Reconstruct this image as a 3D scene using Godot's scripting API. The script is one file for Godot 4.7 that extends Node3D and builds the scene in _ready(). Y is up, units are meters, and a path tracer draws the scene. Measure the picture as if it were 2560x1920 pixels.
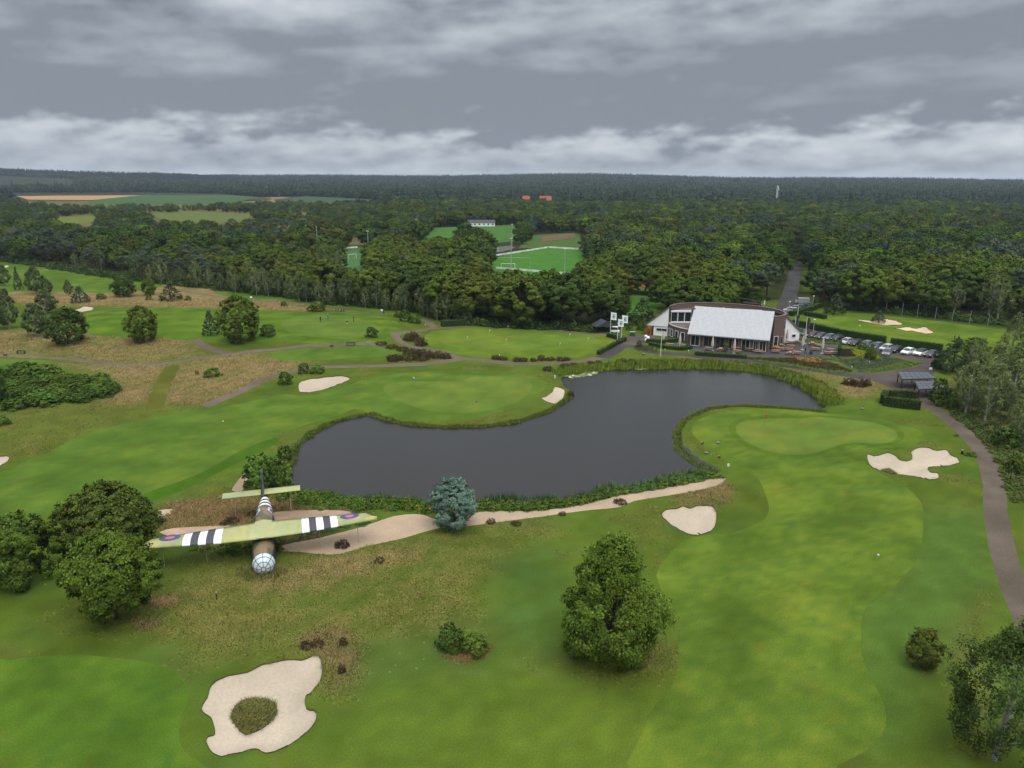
extends Node3D
# Golf course from the air: one terrain grid cut into zones, then the large structures, plants, objects and people.

class MB:
	var v := PackedVector3Array()
	var n := PackedVector3Array()
	var c := PackedColorArray()
	var uv := PackedVector2Array()
	var col := Color.WHITE
	func tri(a: Vector3, b: Vector3, d: Vector3, na: Vector3, nb: Vector3, nd: Vector3):
		if (b - a).cross(d - a).dot(na + nb + nd) > 0.0:
			v.append(a); v.append(d); v.append(b); n.append(na); n.append(nd); n.append(nb)
		else:
			v.append(a); v.append(b); v.append(d); n.append(na); n.append(nb); n.append(nd)
		c.append(col); c.append(col); c.append(col)
	func quad(a: Vector3, b: Vector3, d: Vector3, e: Vector3, out: Vector3):
		var m := (d - a).cross(e - b).normalized()
		if m.dot(out) < 0.0: m = -m
		tri(a, b, d, m, m, m); tri(a, d, e, m, m, m)
	func quaduv(a: Vector3, b: Vector3, d: Vector3, e: Vector3, out: Vector3, r := Rect2(0, 0, 1, 1)):
		# corners: top left, top right, bottom right, bottom left
		var m := (d - a).cross(e - b).normalized()
		if m.dot(out) < 0.0: m = -m
		var t := [r.position, r.position + Vector2(r.size.x, 0), r.end, r.position + Vector2(0, r.size.y)]
		for k in [[a, b, d, 0, 1, 2], [a, d, e, 0, 2, 3]]:
			var p: Vector3 = k[0]; var q: Vector3 = k[1]; var s: Vector3 = k[2]
			if (q - p).cross(s - p).dot(m) > 0.0:
				v.append(p); v.append(s); v.append(q); uv.append(t[k[3]]); uv.append(t[k[5]]); uv.append(t[k[4]])
			else:
				v.append(p); v.append(q); v.append(s); uv.append(t[k[3]]); uv.append(t[k[4]]); uv.append(t[k[5]])
			for i in 3: n.append(m); c.append(col)
	func box(ce: Vector3, s: Vector3, b := Basis.IDENTITY):
		var h := s * 0.5
		for ax in 3:
			var u := (ax + 1) % 3; var w := (ax + 2) % 3
			for sg in [-1.0, 1.0]:
				var o := Vector3.ZERO; o[ax] = sg
				var p := []
				for k in [[-1, -1], [1, -1], [1, 1], [-1, 1]]:
					var q := Vector3.ZERO; q[ax] = sg * h[ax]; q[u] = k[0] * h[u]; q[w] = k[1] * h[w]
					p.append(ce + b * q)
				quad(p[0], p[1], p[2], p[3], b * o)
	func tube(p: Vector3, q: Vector3, r0: float, r1: float, sides := 6, cap := true):
		var d := (q - p).normalized()
		var s := d.cross(Vector3.RIGHT if absf(d.x) < 0.8 else Vector3.UP).normalized()
		var t := d.cross(s)
		for i in sides:
			var a0 := TAU * i / sides; var a1 := TAU * (i + 1) / sides
			var e0 := s * cos(a0) + t * sin(a0); var e1 := s * cos(a1) + t * sin(a1)
			tri(p + e0 * r0, p + e1 * r0, q + e1 * r1, e0, e1, e1); tri(p + e0 * r0, q + e1 * r1, q + e0 * r1, e0, e1, e0)
			if cap:
				tri(q, q + e0 * r1, q + e1 * r1, d, d, d); tri(p, p + e0 * r0, p + e1 * r0, -d, -d, -d)
	func loft(rings: Array, closed := true, uvs := false):
		# rings of equal point counts; normals point away from each ring's middle
		var mids := []
		for r in rings:
			var m := Vector3.ZERO
			for p in r: m += p
			mids.append(m / r.size())
		var nr := rings.size(); var np: int = rings[0].size()
		var nm := []
		for i in nr:
			var row := []
			for j in np:
				var a: Vector3 = rings[mini(i + 1, nr - 1)][j] - rings[maxi(i - 1, 0)][j]
				var jb := (j + 1) % np if closed else mini(j + 1, np - 1)
				var ja := (j - 1 + np) % np if closed else maxi(j - 1, 0)
				var b: Vector3 = rings[i][jb] - rings[i][ja]
				var m := a.cross(b).normalized()
				if m.dot(rings[i][j] - mids[i]) < 0.0: m = -m
				if m.length() < 0.1: m = (rings[i][j] - mids[i]).normalized()
				row.append(m)
			nm.append(row)
		for i in nr - 1:
			for j in (np if closed else np - 1):
				var k := (j + 1) % np
				tri(rings[i][j], rings[i][k], rings[i + 1][k], nm[i][j], nm[i][k], nm[i + 1][k])
				tri(rings[i][j], rings[i + 1][k], rings[i + 1][j], nm[i][j], nm[i + 1][k], nm[i + 1][j])
	func fan(ring: Array, out: Vector3):
		var m := Vector3.ZERO
		for p in ring: m += p
		m /= ring.size()
		for j in ring.size(): tri(m, ring[j], ring[(j + 1) % ring.size()], out, out, out)
	func prism(poly: PackedVector2Array, xf: Transform3D, depth: float):
		# a polygon in x and y, pushed from z = 0 to -depth
		var ix := Geometry2D.triangulate_polygon(poly)
		var f := xf.basis.z.normalized()
		for i in range(0, ix.size(), 3):
			var p := []
			for k in 3: p.append(Vector3(poly[ix[i + k]].x, poly[ix[i + k]].y, 0))
			tri(xf * p[0], xf * p[1], xf * p[2], f, f, f)
			for k in 3: p[k].z = -depth
			tri(xf * p[0], xf * p[1], xf * p[2], -f, -f, -f)
		var mid := Vector2.ZERO
		for p in poly: mid += p
		mid /= poly.size()
		var cw := Geometry2D.is_polygon_clockwise(poly)
		for i in poly.size():
			var a := poly[i]; var b := poly[(i + 1) % poly.size()]
			var o := Vector2(b.y - a.y, a.x - b.x)
			if cw: o = -o
			quad(xf * Vector3(a.x, a.y, 0), xf * Vector3(b.x, b.y, 0), xf * Vector3(b.x, b.y, -depth), xf * Vector3(a.x, a.y, -depth), xf.basis * Vector3(o.x, o.y, 0))
	func add(o: MB, xf: Transform3D, tint := Color.WHITE):
		for i in o.v.size():
			v.append(xf * o.v[i]); n.append((xf.basis * o.n[i]).normalized()); c.append(o.c[i] * tint)
	func mesh() -> ArrayMesh:
		var arr := []
		arr.resize(Mesh.ARRAY_MAX)
		arr[Mesh.ARRAY_VERTEX] = v; arr[Mesh.ARRAY_NORMAL] = n; arr[Mesh.ARRAY_COLOR] = c
		if uv.size() == v.size(): arr[Mesh.ARRAY_TEX_UV] = uv
		var m := ArrayMesh.new()
		if v.size() > 0: m.add_surface_from_arrays(Mesh.PRIMITIVE_TRIANGLES, arr)
		return m

var rng := RandomNumberGenerator.new()
var taken := {}
var M := {}
var n_low := FastNoiseLite.new()
var n_mid := FastNoiseLite.new()
var n_hi := FastNoiseLite.new()

# ---------- names and tags ----------
func numbered(called: String, parent: Node) -> String:
	var key := str(parent.get_instance_id()) + called
	var k: int = taken.get(key, 0)
	taken[key] = k + 1
	return called if k == 0 else "%s_%03d" % [called, k]

func tag(o: Node, label: String, category := "", group := "", kind := ""):
	if label: o.set_meta("label", label)
	if category: o.set_meta("category", category)
	if group: o.set_meta("group", group)
	if kind: o.set_meta("kind", kind)
	return o

func base(called: String, at := Vector3.ZERO, turn := 0.0) -> Node3D:
	var o := Node3D.new()
	o.name = numbered(called, self)
	add_child(o, true)
	o.position = at
	o.rotation.y = turn
	return o

func put(called: String, mesh, mat: Material, parent: Node = self) -> MeshInstance3D:
	var o := MeshInstance3D.new()
	o.name = numbered(called, parent)
	o.mesh = mesh.mesh() if mesh is MB else mesh
	o.material_override = mat
	parent.add_child(o, true)
	return o

func copy(src: Node3D, at: Vector3, turn := 0.0, sc := Vector3.ONE) -> Node3D:
	var o: Node3D = src.duplicate()
	var nm := String(src.name)
	var ix := nm.rfind("_")
	if ix > 0 and nm.substr(ix + 1).is_valid_int(): nm = nm.substr(0, ix)
	o.name = numbered(nm, self)
	add_child(o, true)
	o.position = at
	o.rotation = Vector3(0, turn, 0)
	o.scale = sc
	return o

func ordinal(k: int) -> String:
	return ["nearest", "second", "third", "fourth", "fifth", "sixth", "seventh", "eighth", "ninth", "tenth", "eleventh", "twelfth", "thirteenth", "fourteenth", "fifteenth", "sixteenth"][mini(k, 15)]

func single_out(items: Array, stem: String, refs: Array):
	# every item is named by its rank of distance from the landmark nearest to it; refs: [point, words]
	var by := {}
	for o in items:
		var best := 0
		for k in refs.size():
			if Vector2(o.position.x, o.position.z).distance_to(refs[k][0]) < Vector2(o.position.x, o.position.z).distance_to(refs[best][0]): best = k
		if not by.has(best): by[best] = []
		by[best].append(o)
	for k in by:
		var at: Vector2 = refs[k][0]
		by[k].sort_custom(func(a, b): return Vector2(a.position.x, a.position.z).distance_to(at) < Vector2(b.position.x, b.position.z).distance_to(at))
		for i in by[k].size(): by[k][i].set_meta("label", "%s, %s to %s" % [stem, ordinal(i) if i == 0 else ordinal(i) + " nearest", refs[k][1]])

# ---------- small helpers ----------
func P(t: String) -> PackedVector2Array:
	var r := PackedVector2Array()
	for w in t.split(" ", false):
		var q := w.split(",")
		r.append(Vector2(float(q[0]), float(q[1])))
	return r

func Q(t: String) -> Array:
	var r := []
	for w in t.split(" ", false):
		var row := []
		for q in w.split(","): row.append(float(q))
		r.append(row)
	return r

func smooth(p: PackedVector2Array, cuts := 3, closed := true) -> PackedVector2Array:
	var r := PackedVector2Array()
	var n := p.size()
	for i in (n if closed else n - 1):
		var a := p[(i - 1 + n) % n] if closed else p[maxi(i - 1, 0)]
		var b := p[i]
		var c := p[(i + 1) % n]
		var d := p[(i + 2) % n] if closed else p[mini(i + 2, n - 1)]
		for k in cuts: r.append(b.cubic_interpolate(c, a, d, float(k) / cuts))
	if not closed: r.append(p[n - 1])
	return r

func ribbon(line: PackedVector2Array, w0: float, w1 := -1.0) -> PackedVector2Array:
	if w1 < 0.0: w1 = w0
	var l := smooth(line, 4, false)
	var a := PackedVector2Array(); var b := PackedVector2Array()
	for i in l.size():
		var d := (l[mini(i + 1, l.size() - 1)] - l[maxi(i - 1, 0)]).normalized()
		var s := Vector2(-d.y, d.x) * lerpf(w0, w1, float(i) / l.size()) * 0.5 * (1.0 + 0.10 * n_mid.get_noise_2d(l[i].x * 4.0, l[i].y * 4.0))
		a.append(l[i] + s); b.append(l[i] - s)
	b.reverse()
	a.append_array(b)
	return a

func sdist(p: Vector2, poly: PackedVector2Array) -> float:
	var best := 1e9
	var inside := false
	var j := poly.size() - 1
	for i in poly.size():
		var a := poly[i]; var b := poly[j]
		var ab := b - a
		var t := clampf((p - a).dot(ab) / maxf(ab.length_squared(), 1e-6), 0.0, 1.0)
		best = minf(best, (a + ab * t).distance_squared_to(p))
		if (a.y > p.y) != (b.y > p.y) and p.x < (b.x - a.x) * (p.y - a.y) / (b.y - a.y) + a.x: inside = not inside
		j = i
	return -sqrt(best) if inside else sqrt(best)

func bounds(poly: PackedVector2Array) -> Rect2:
	var r := Rect2(poly[0], Vector2.ZERO)
	for p in poly: r = r.expand(p)
	return r

func n01(x: float) -> float: return clampf(0.5 + 0.75 * x, 0.0, 1.0)

func flat_mat(c: Color, rough := 0.8, metal := 0.0, spec := 0.5) -> StandardMaterial3D:
	var m := StandardMaterial3D.new()
	m.albedo_color = c.linear_to_srgb()
	m.roughness = rough; m.metallic = metal; m.metallic_specular = spec
	return m

func vmat(rough := 0.8, spec := 0.3) -> StandardMaterial3D:
	var m := StandardMaterial3D.new()
	m.vertex_color_use_as_albedo = true
	m.roughness = rough; m.metallic_specular = spec
	return m

func noise_tex(freq: float, lo: float, hi: float, size := 512, sd := 1, octaves := 4, kind := FastNoiseLite.TYPE_SIMPLEX_SMOOTH, mid := -1.0) -> NoiseTexture2D:
	var t := NoiseTexture2D.new()
	var f := FastNoiseLite.new()
	f.noise_type = kind; f.frequency = freq; f.seed = sd; f.fractal_octaves = octaves
	t.noise = f; t.width = size; t.height = size; t.seamless = true
	var g := Gradient.new()
	g.set_color(0, Color(lo, lo, lo)); g.set_color(1, Color(hi, hi, hi))
	if mid >= 0.0: g.add_point(0.5, Color(mid, mid, mid))
	t.color_ramp = g
	return t

func triplanar(m: StandardMaterial3D, tex: Texture2D, period: float, tex2: Texture2D = null, period2 := 1.0):
	m.albedo_texture = tex
	m.uv1_triplanar = true; m.uv1_world_triplanar = true
	m.uv1_scale = Vector3.ONE / period
	if tex2:
		m.detail_enabled = true; m.detail_albedo = tex2; m.detail_blend_mode = BaseMaterial3D.BLEND_MODE_MUL
		m.detail_uv_layer = BaseMaterial3D.DETAIL_UV_2
		m.uv2_triplanar = true; m.uv2_world_triplanar = true; m.uv2_scale = Vector3.ONE / period2
	return m

func make_materials():
	var g1 := noise_tex(0.05, 0.82, 1.0, 512, 3, 5)
	var g2 := noise_tex(0.012, 0.86, 1.0, 512, 7, 5)
	M.grass = triplanar(vmat(0.9, 0.1), g1, 5.7, g2, 61.0)
	M.sand = triplanar(vmat(0.95, 0.1), noise_tex(0.03, 0.9, 1.0, 512, 11, 5), 6.1, noise_tex(0.01, 0.9, 1.0, 256, 12, 3), 23.0)
	M.path = triplanar(vmat(0.9, 0.2), noise_tex(0.05, 0.72, 1.0, 512, 13, 5), 5.3, noise_tex(0.01, 0.82, 1.0, 256, 14, 3), 27.0)
	M.leaf = vmat(0.8, 0.1)
	M.leaf.backlight_enabled = true; M.leaf.backlight = Color(0.5, 0.5, 0.5)
	M.blade = vmat(0.75, 0.15)
	M.bark = triplanar(vmat(0.95, 0.15), noise_tex(0.04, 0.6, 1.0, 256, 21, 4), 1.7)
	M.water = flat_mat(Color(0.017, 0.0168, 0.016), 0.1, 0.0, 0.3)
	var wn := NoiseTexture2D.new()
	var f := FastNoiseLite.new()
	f.noise_type = FastNoiseLite.TYPE_SIMPLEX_SMOOTH; f.frequency = 0.03; f.fractal_octaves = 4; f.seed = 5
	wn.noise = f; wn.width = 512; wn.height = 512; wn.seamless = true; wn.as_normal_map = true; wn.bump_strength = 3.0
	M.water.normal_enabled = true; M.water.normal_texture = wn; M.water.normal_scale = 0.6
	M.water.uv1_triplanar = true; M.water.uv1_world_triplanar = true; M.water.uv1_scale = Vector3(1 / 5.0, 1, 1 / 3.0)
	M.white = flat_mat(Color(0.75, 0.76, 0.76), 0.6)
	M.offwhite = flat_mat(Color(0.62, 0.60, 0.56), 0.8)
	M.dark = flat_mat(Color(0.025, 0.025, 0.028), 0.6)
	M.black = flat_mat(Color(0.012, 0.012, 0.014), 0.5)
	M.grey = flat_mat(Color(0.25, 0.26, 0.27), 0.55)
	M.steel = flat_mat(Color(0.42, 0.43, 0.44), 0.45, 0.4)
	M.glass = flat_mat(Color(0.02, 0.024, 0.027), 0.08)
	M.brick = triplanar(flat_mat(Color(0.165, 0.112, 0.096), 0.9), noise_tex(0.08, 0.7, 1.0, 256, 31, 4), 2.2)
	M.roofing = triplanar(flat_mat(Color(0.17, 0.135, 0.115), 0.95), noise_tex(0.03, 0.75, 1.0, 256, 32, 4), 4.0)
	M.metalroof = triplanar(flat_mat(Color(0.40, 0.41, 0.43), 0.55, 0.1), noise_tex(0.02, 0.88, 1.0, 256, 33, 4), 5.0)
	M.wood = triplanar(flat_mat(Color(0.27, 0.14, 0.08), 0.75), noise_tex(0.05, 0.75, 1.0, 256, 34, 4), 0.9)
	M.rust = flat_mat(Color(0.10, 0.035, 0.025), 0.85)
	M.canvas = triplanar(flat_mat(Color(0.55, 0.49, 0.42), 0.9), noise_tex(0.03, 0.85, 1.0, 256, 35, 3), 0.8)
	M.vert = vmat(0.75, 0.3)
	M.red = flat_mat(Color(0.4, 0.03, 0.02), 0.6)
	M.blue = flat_mat(Color(0.12, 0.35, 0.6), 0.6)

# ---------- sky ----------
func make_sky() -> PanoramaSkyMaterial:
	var w := 3072; var h := 1536
	var data := PackedByteArray()
	data.resize(w * h * 3)
	data.fill(120)
	var f := FastNoiseLite.new(); f.seed = 4; f.noise_type = FastNoiseLite.TYPE_SIMPLEX_SMOOTH; f.frequency = 1.0; f.fractal_octaves = 5; f.fractal_gain = 0.55
	var e := FastNoiseLite.new(); e.seed = 9; e.noise_type = FastNoiseLite.TYPE_SIMPLEX_SMOOTH; e.frequency = 1.0; e.fractal_octaves = 3
	for row in range(0, h / 2 + 6):
		var el := (0.5 - (row + 0.5) / h) * PI
		var y := sin(maxf(el, 0.0005)); var ce := cos(el)
		var deg := rad_to_deg(el)
		var step := 1 if deg < 16.0 else (2 if deg < 40.0 else 8)
		var rgb := Color()
		for col in w:
			if col % step == 0:
				var az := ((col + 0.5) / w - 0.5) * TAU
				var dx := sin(az) * ce; var dz := -cos(az) * ce
				# a cloud deck seen in perspective: features shrink and flatten towards the horizon
				var sa := -sin(az)
				var k := 1.0 / (y + 0.07)
				var px := dx * k; var pz := dz * k
				var soft_ := e.get_noise_3d(px * 0.20 + 3.1, pz * 0.20 + 8.3, 0.0)
				var big := e.get_noise_3d(dx * 2.2 + 5.0, deg * 0.11, dz * 2.2)
				var puff := f.get_noise_3d(dx * 7.5, deg * 0.46 - sa * 1.6, dz * 7.5)
				var fine := f.get_noise_3d(dx * 19.0, deg * 0.95 + 40.0, dz * 19.0)
				var wave := e.get_noise_3d(dx * 1.5 + 11.0, 4.0, dz * 1.5) * 1.3 + e.get_noise_3d(dx * 5.0, 9.0, dz * 5.0) * 0.5
				var belly := e.get_noise_3d(dx * 2.6 + 30.0, deg * 0.30 - sa * 0.9, dz * 2.6)
				var edge := 3.45 + wave * 0.8 + puff * 1.5 + fine * 0.9
				# low bright band, the dark underside above it, then paler towards the zenith
				var low := 0.375 + 0.13 * puff + 0.075 * fine + 0.05 * belly + 0.03 * sa - 0.07 * smoothstep(2.4, 0.6, deg) + 0.06 * smoothstep(0.8, 0.0, deg)
				var t := clampf((deg - edge) / 8.0, 0.0, 1.0)
				var high := lerpf(0.097, 0.305, pow(t, 0.75)) + 0.20 * big * smoothstep(0.05, 0.6, t) + 0.12 * belly + (0.13 * puff + 0.06 * fine) * smoothstep(40.0, 10.0, deg) * (0.6 + t * 0.5)
				high += smoothstep(12.0, 60.0, deg) * SKY_RISE
				var v := lerpf(low, high, smoothstep(-1.2, 1.4, deg - edge))
				v = clampf(v, 0.075, SKY_TOP) / SKY_TOP
				var tint := clampf((v * SKY_TOP - 0.15) / 0.35, 0.0, 1.0)
				rgb = Color(v * lerpf(0.84, 0.95, tint), v * lerpf(0.97, 1.0, tint), v * lerpf(1.15, 1.055, tint)).linear_to_srgb()
			var o := (row * w + col) * 3
			data[o] = int(clampf(rgb.r, 0, 1) * 255); data[o + 1] = int(clampf(rgb.g, 0, 1) * 255); data[o + 2] = int(clampf(rgb.b, 0, 1) * 255)
	var m := PanoramaSkyMaterial.new()
	m.panorama = ImageTexture.create_from_image(Image.create_from_data(w, h, false, Image.FORMAT_RGB8, data))
	return m

func _ready():
	rng.seed = 20
	n_low.seed = 1; n_low.frequency = 0.02; n_low.noise_type = FastNoiseLite.TYPE_SIMPLEX_SMOOTH; n_low.fractal_octaves = 3
	n_mid.seed = 2; n_mid.frequency = 0.09; n_mid.noise_type = FastNoiseLite.TYPE_SIMPLEX_SMOOTH; n_mid.fractal_octaves = 3
	n_hi.seed = 3; n_hi.frequency = 0.45; n_hi.noise_type = FastNoiseLite.TYPE_SIMPLEX_SMOOTH; n_hi.fractal_octaves = 3
	# camera
	var cam := Camera3D.new()
	cam.name = "camera"
	add_child(cam)
	cam.position = Vector3(0, 42, 0)
	cam.rotation_degrees = Vector3(-15.65, 0, 0.3)
	cam.fov = 55.2
	cam.near = 0.5; cam.far = 12000.0
	cam.current = true
	# sky and air
	var we := WorldEnvironment.new()
	we.name = "world_environment"
	var env := Environment.new()
	env.background_mode = Environment.BG_SKY
	env.sky = Sky.new()
	env.sky.sky_material = make_sky()
	env.background_energy_multiplier = SKY_TOP
	env.tonemap_mode = Environment.TONE_MAPPER_LINEAR
	env.tonemap_exposure = 1.47
	env.sdfgi_enabled = true; env.ssao_enabled = true; env.ssil_enabled = true
	env.fog_enabled = true; env.fog_density = FOG; env.fog_light_color = Color(0.78, 0.84, 0.92)
	we.environment = env
	add_child(we)
	# the sun behind thick cloud
	var sun := DirectionalLight3D.new()
	sun.name = "sun"
	sun.light_energy = 0.5
	sun.light_angular_distance = 40.0
	sun.light_color = Color(1.0, 0.975, 0.94)
	sun.shadow_enabled = true
	sun.rotation_degrees = Vector3(-62, 25, 0)
	add_child(sun)
	make_materials()
	build_terrain()
	build_far()
	build_clubhouse()
	build_glider()
	build_plants()
	build_forest()
	build_hedges()
	build_sports()
	build_carpark()
	build_terrace()
	build_course_things()
	build_people()
	scatter()

const FOG := 0.00006
const SKY_TOP := 2.0
const SKY_RISE := 1.0

# ---------- terrain ----------
const NU := 176
const D0 := 34.0
const D1 := 412.0
var rows: Array[float] = []
var gh := PackedFloat32Array()
var gn := PackedVector3Array()
var gt := PackedColorArray()
var gv := PackedFloat32Array()
var zones := []
var pond: PackedVector2Array
var dry := []
var R_GREEN := Color(0.084, 0.126, 0.017)
var OLIVE := Color(0.125, 0.132, 0.028)
var DRY := Color(0.245, 0.178, 0.078)
var BROWN := Color(0.115, 0.078, 0.038)
var CLOVER := Color(0.055, 0.12, 0.03)
var LUSH := Color(0.095, 0.148, 0.020)

func half(d: float) -> float: return 0.74 * d + 24.0

func zone(called: String, poly: PackedVector2Array, mat: String, col: Color, label: String, cat: String, opt := {}):
	zones.append({"name": called, "poly": poly, "mat": mat, "col": col, "label": label, "cat": cat, "opt": opt, "bb": bounds(poly), "mb": MB.new()})

func soft(poly: PackedVector2Array, col: Color, amount: float, fall: float, grain := 0.6):
	dry.append({"poly": poly, "bb": bounds(poly).grow(fall), "col": col, "amount": amount, "fall": fall, "grain": grain})

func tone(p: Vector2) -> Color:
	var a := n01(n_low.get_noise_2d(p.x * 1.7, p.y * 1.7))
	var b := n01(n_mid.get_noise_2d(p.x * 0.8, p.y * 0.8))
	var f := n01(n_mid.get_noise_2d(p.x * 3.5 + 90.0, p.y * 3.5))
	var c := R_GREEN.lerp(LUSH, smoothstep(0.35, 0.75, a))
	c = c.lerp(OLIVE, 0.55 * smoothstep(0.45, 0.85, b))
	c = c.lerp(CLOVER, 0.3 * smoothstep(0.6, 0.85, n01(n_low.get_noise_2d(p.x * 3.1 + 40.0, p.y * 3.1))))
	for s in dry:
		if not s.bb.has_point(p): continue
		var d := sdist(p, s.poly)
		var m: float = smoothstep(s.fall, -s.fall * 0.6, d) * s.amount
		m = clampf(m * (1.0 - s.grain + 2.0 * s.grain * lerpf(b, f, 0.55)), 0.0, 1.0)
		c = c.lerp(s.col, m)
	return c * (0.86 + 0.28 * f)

func height_at(p: Vector2) -> float:
	var d := -p.y
	var amp := smoothstep(310.0, 200.0, d) * smoothstep(34.0, 50.0, d) * smoothstep(0.96, 0.8, absf(p.x) / half(d))
	amp *= 1.0 - smoothstep(0.0, 20.0, minf(p.x - 5.0, d - 150.0))
	var h := amp * (0.55 * n_low.get_noise_2d(p.x, p.y) + 0.10 * n_mid.get_noise_2d(p.x, p.y))
	for z in zones:
		var o: Dictionary = z.opt
		if o.has("lift") and z.bb.grow(12.0).has_point(p):
			h += o.lift * smoothstep(8.0, -5.0, sdist(p, z.poly))
		elif o.has("dig") and z.bb.grow(2.5).has_point(p):
			var s := sdist(p, z.poly)
			if s < 0.0: h -= minf(o.dig, -s * 0.45)
			else: h += 0.16 * smoothstep(2.5, 0.0, s)
		elif o.has("island") and z.bb.grow(1.0).has_point(p):
			h += o.island * smoothstep(0.6, -1.6, sdist(p, z.poly))
	if bounds(pond).grow(5.0).has_point(p):
		var s := sdist(p, pond)
		if s < 0.0: h = -0.5 + maxf(s * 0.5, -1.2)
		else: h = lerpf(-0.5, h, smoothstep(0.0, 4.0, s))
	return h

func grid_pos(i: int, j: int) -> Vector2:
	return Vector2((2.0 * j / NU - 1.0) * half(rows[i]), -rows[i])

func row_of(d: float) -> int:
	var lo := 0; var hi := rows.size() - 2
	while lo < hi:
		var m := (lo + hi + 1) / 2
		if rows[m] <= d: lo = m
		else: hi = m - 1
	return lo

func cell_of(p: Vector2) -> Vector2i:
	var i := row_of(-p.y)
	return Vector2i(i, clampi(int(floor((p.x / half(-p.y) + 1.0) * 0.5 * NU)), 0, NU - 1))

func bilin(i: int, j: int, p: Vector2) -> Array:
	var fz := clampf((-p.y - rows[i]) / (rows[i + 1] - rows[i]), 0.0, 1.0)
	var fu := clampf((p.x / half(-p.y) + 1.0) * 0.5 * NU - j, 0.0, 1.0)
	return [fu, fz]

func ground(x: float, z: float) -> float:
	if -z <= D0 or -z >= rows[rows.size() - 1] or absf(x) >= half(-z): return 0.0
	var c := cell_of(Vector2(x, z))
	var f := bilin(c.x, c.y, Vector2(x, z))
	var k := c.x * (NU + 1) + c.y
	return lerpf(lerpf(gh[k], gh[k + 1], f[0]), lerpf(gh[k + NU + 1], gh[k + NU + 2], f[0]), f[1])

func G(x: float, z: float) -> Vector3: return Vector3(x, ground(x, z), z)

func emit(mb: MB, poly: PackedVector2Array, i: int, j: int, z):
	var ix := Geometry2D.triangulate_polygon(poly)
	var k := i * (NU + 1) + j
	var drop: float = z.opt.get("drop", 0.0) if z else 0.0
	var stripe: float = z.opt.get("stripe", 0.0) if z else 0.0
	var pv := []; var pn := []; var pc := []
	for p in poly:
		var f := bilin(i, j, p)
		var fu: float = f[0]; var fz: float = f[1]
		pv.append(Vector3(p.x, lerpf(lerpf(gh[k], gh[k + 1], fu), lerpf(gh[k + NU + 1], gh[k + NU + 2], fu), fz) - drop, p.y))
		pn.append(gn[k].lerp(gn[k + 1], fu).lerp(gn[k + NU + 1].lerp(gn[k + NU + 2], fu), fz).normalized())
		if z:
			var q := lerpf(lerpf(gv[k], gv[k + 1], fu), lerpf(gv[k + NU + 1], gv[k + NU + 2], fu), fz)
			var c: Color = z.col
			if stripe > 0.0:
				var a: float = z.opt.angle
				q += stripe * sin((p.x * cos(a) + p.y * sin(a)) * TAU / z.opt.get("width", 7.0))
			var amp: float = z.opt.get("var", 0.30)
			c = c * (1.0 + amp * (q - 0.5) * 2.0)
			if z.mat == "grass": c = c.lerp(Color(c.r * 1.35, c.g * 1.0, c.b * 0.9), clampf((q - 0.45) * 1.4, 0.0, 0.8))
			if z.mat == "grass" and amp > 0.12:
				# small spots of clover and worn turf
				var sp := n_hi.get_noise_2d(p.x * 0.55 + 700.0, p.y * 0.55) + 0.35 * n_mid.get_noise_2d(p.x * 0.5, p.y * 0.5 + 60.0)
				c = c.lerp(Color(c.r * 0.62, c.g * 0.80, c.b * 1.15), 0.5 * smoothstep(0.50, 0.62, sp))
				c = c.lerp(Color(c.r * 1.35, c.g * 0.95, c.b * 1.1), 0.5 * smoothstep(-0.42, -0.6, sp))
			pc.append(c)
		else:
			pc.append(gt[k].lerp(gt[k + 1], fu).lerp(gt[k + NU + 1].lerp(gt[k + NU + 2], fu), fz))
	for t in range(0, ix.size(), 3):
		var a := ix[t]; var b := ix[t + 1]; var d := ix[t + 2]
		if ((pv[b] - pv[a]) as Vector3).cross(pv[d] - pv[a]).y > 0.0:
			var s := b; b = d; d = s
		for e in [a, b, d]:
			mb.v.append(pv[e]); mb.n.append(pn[e]); mb.c.append(pc[e])

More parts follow.
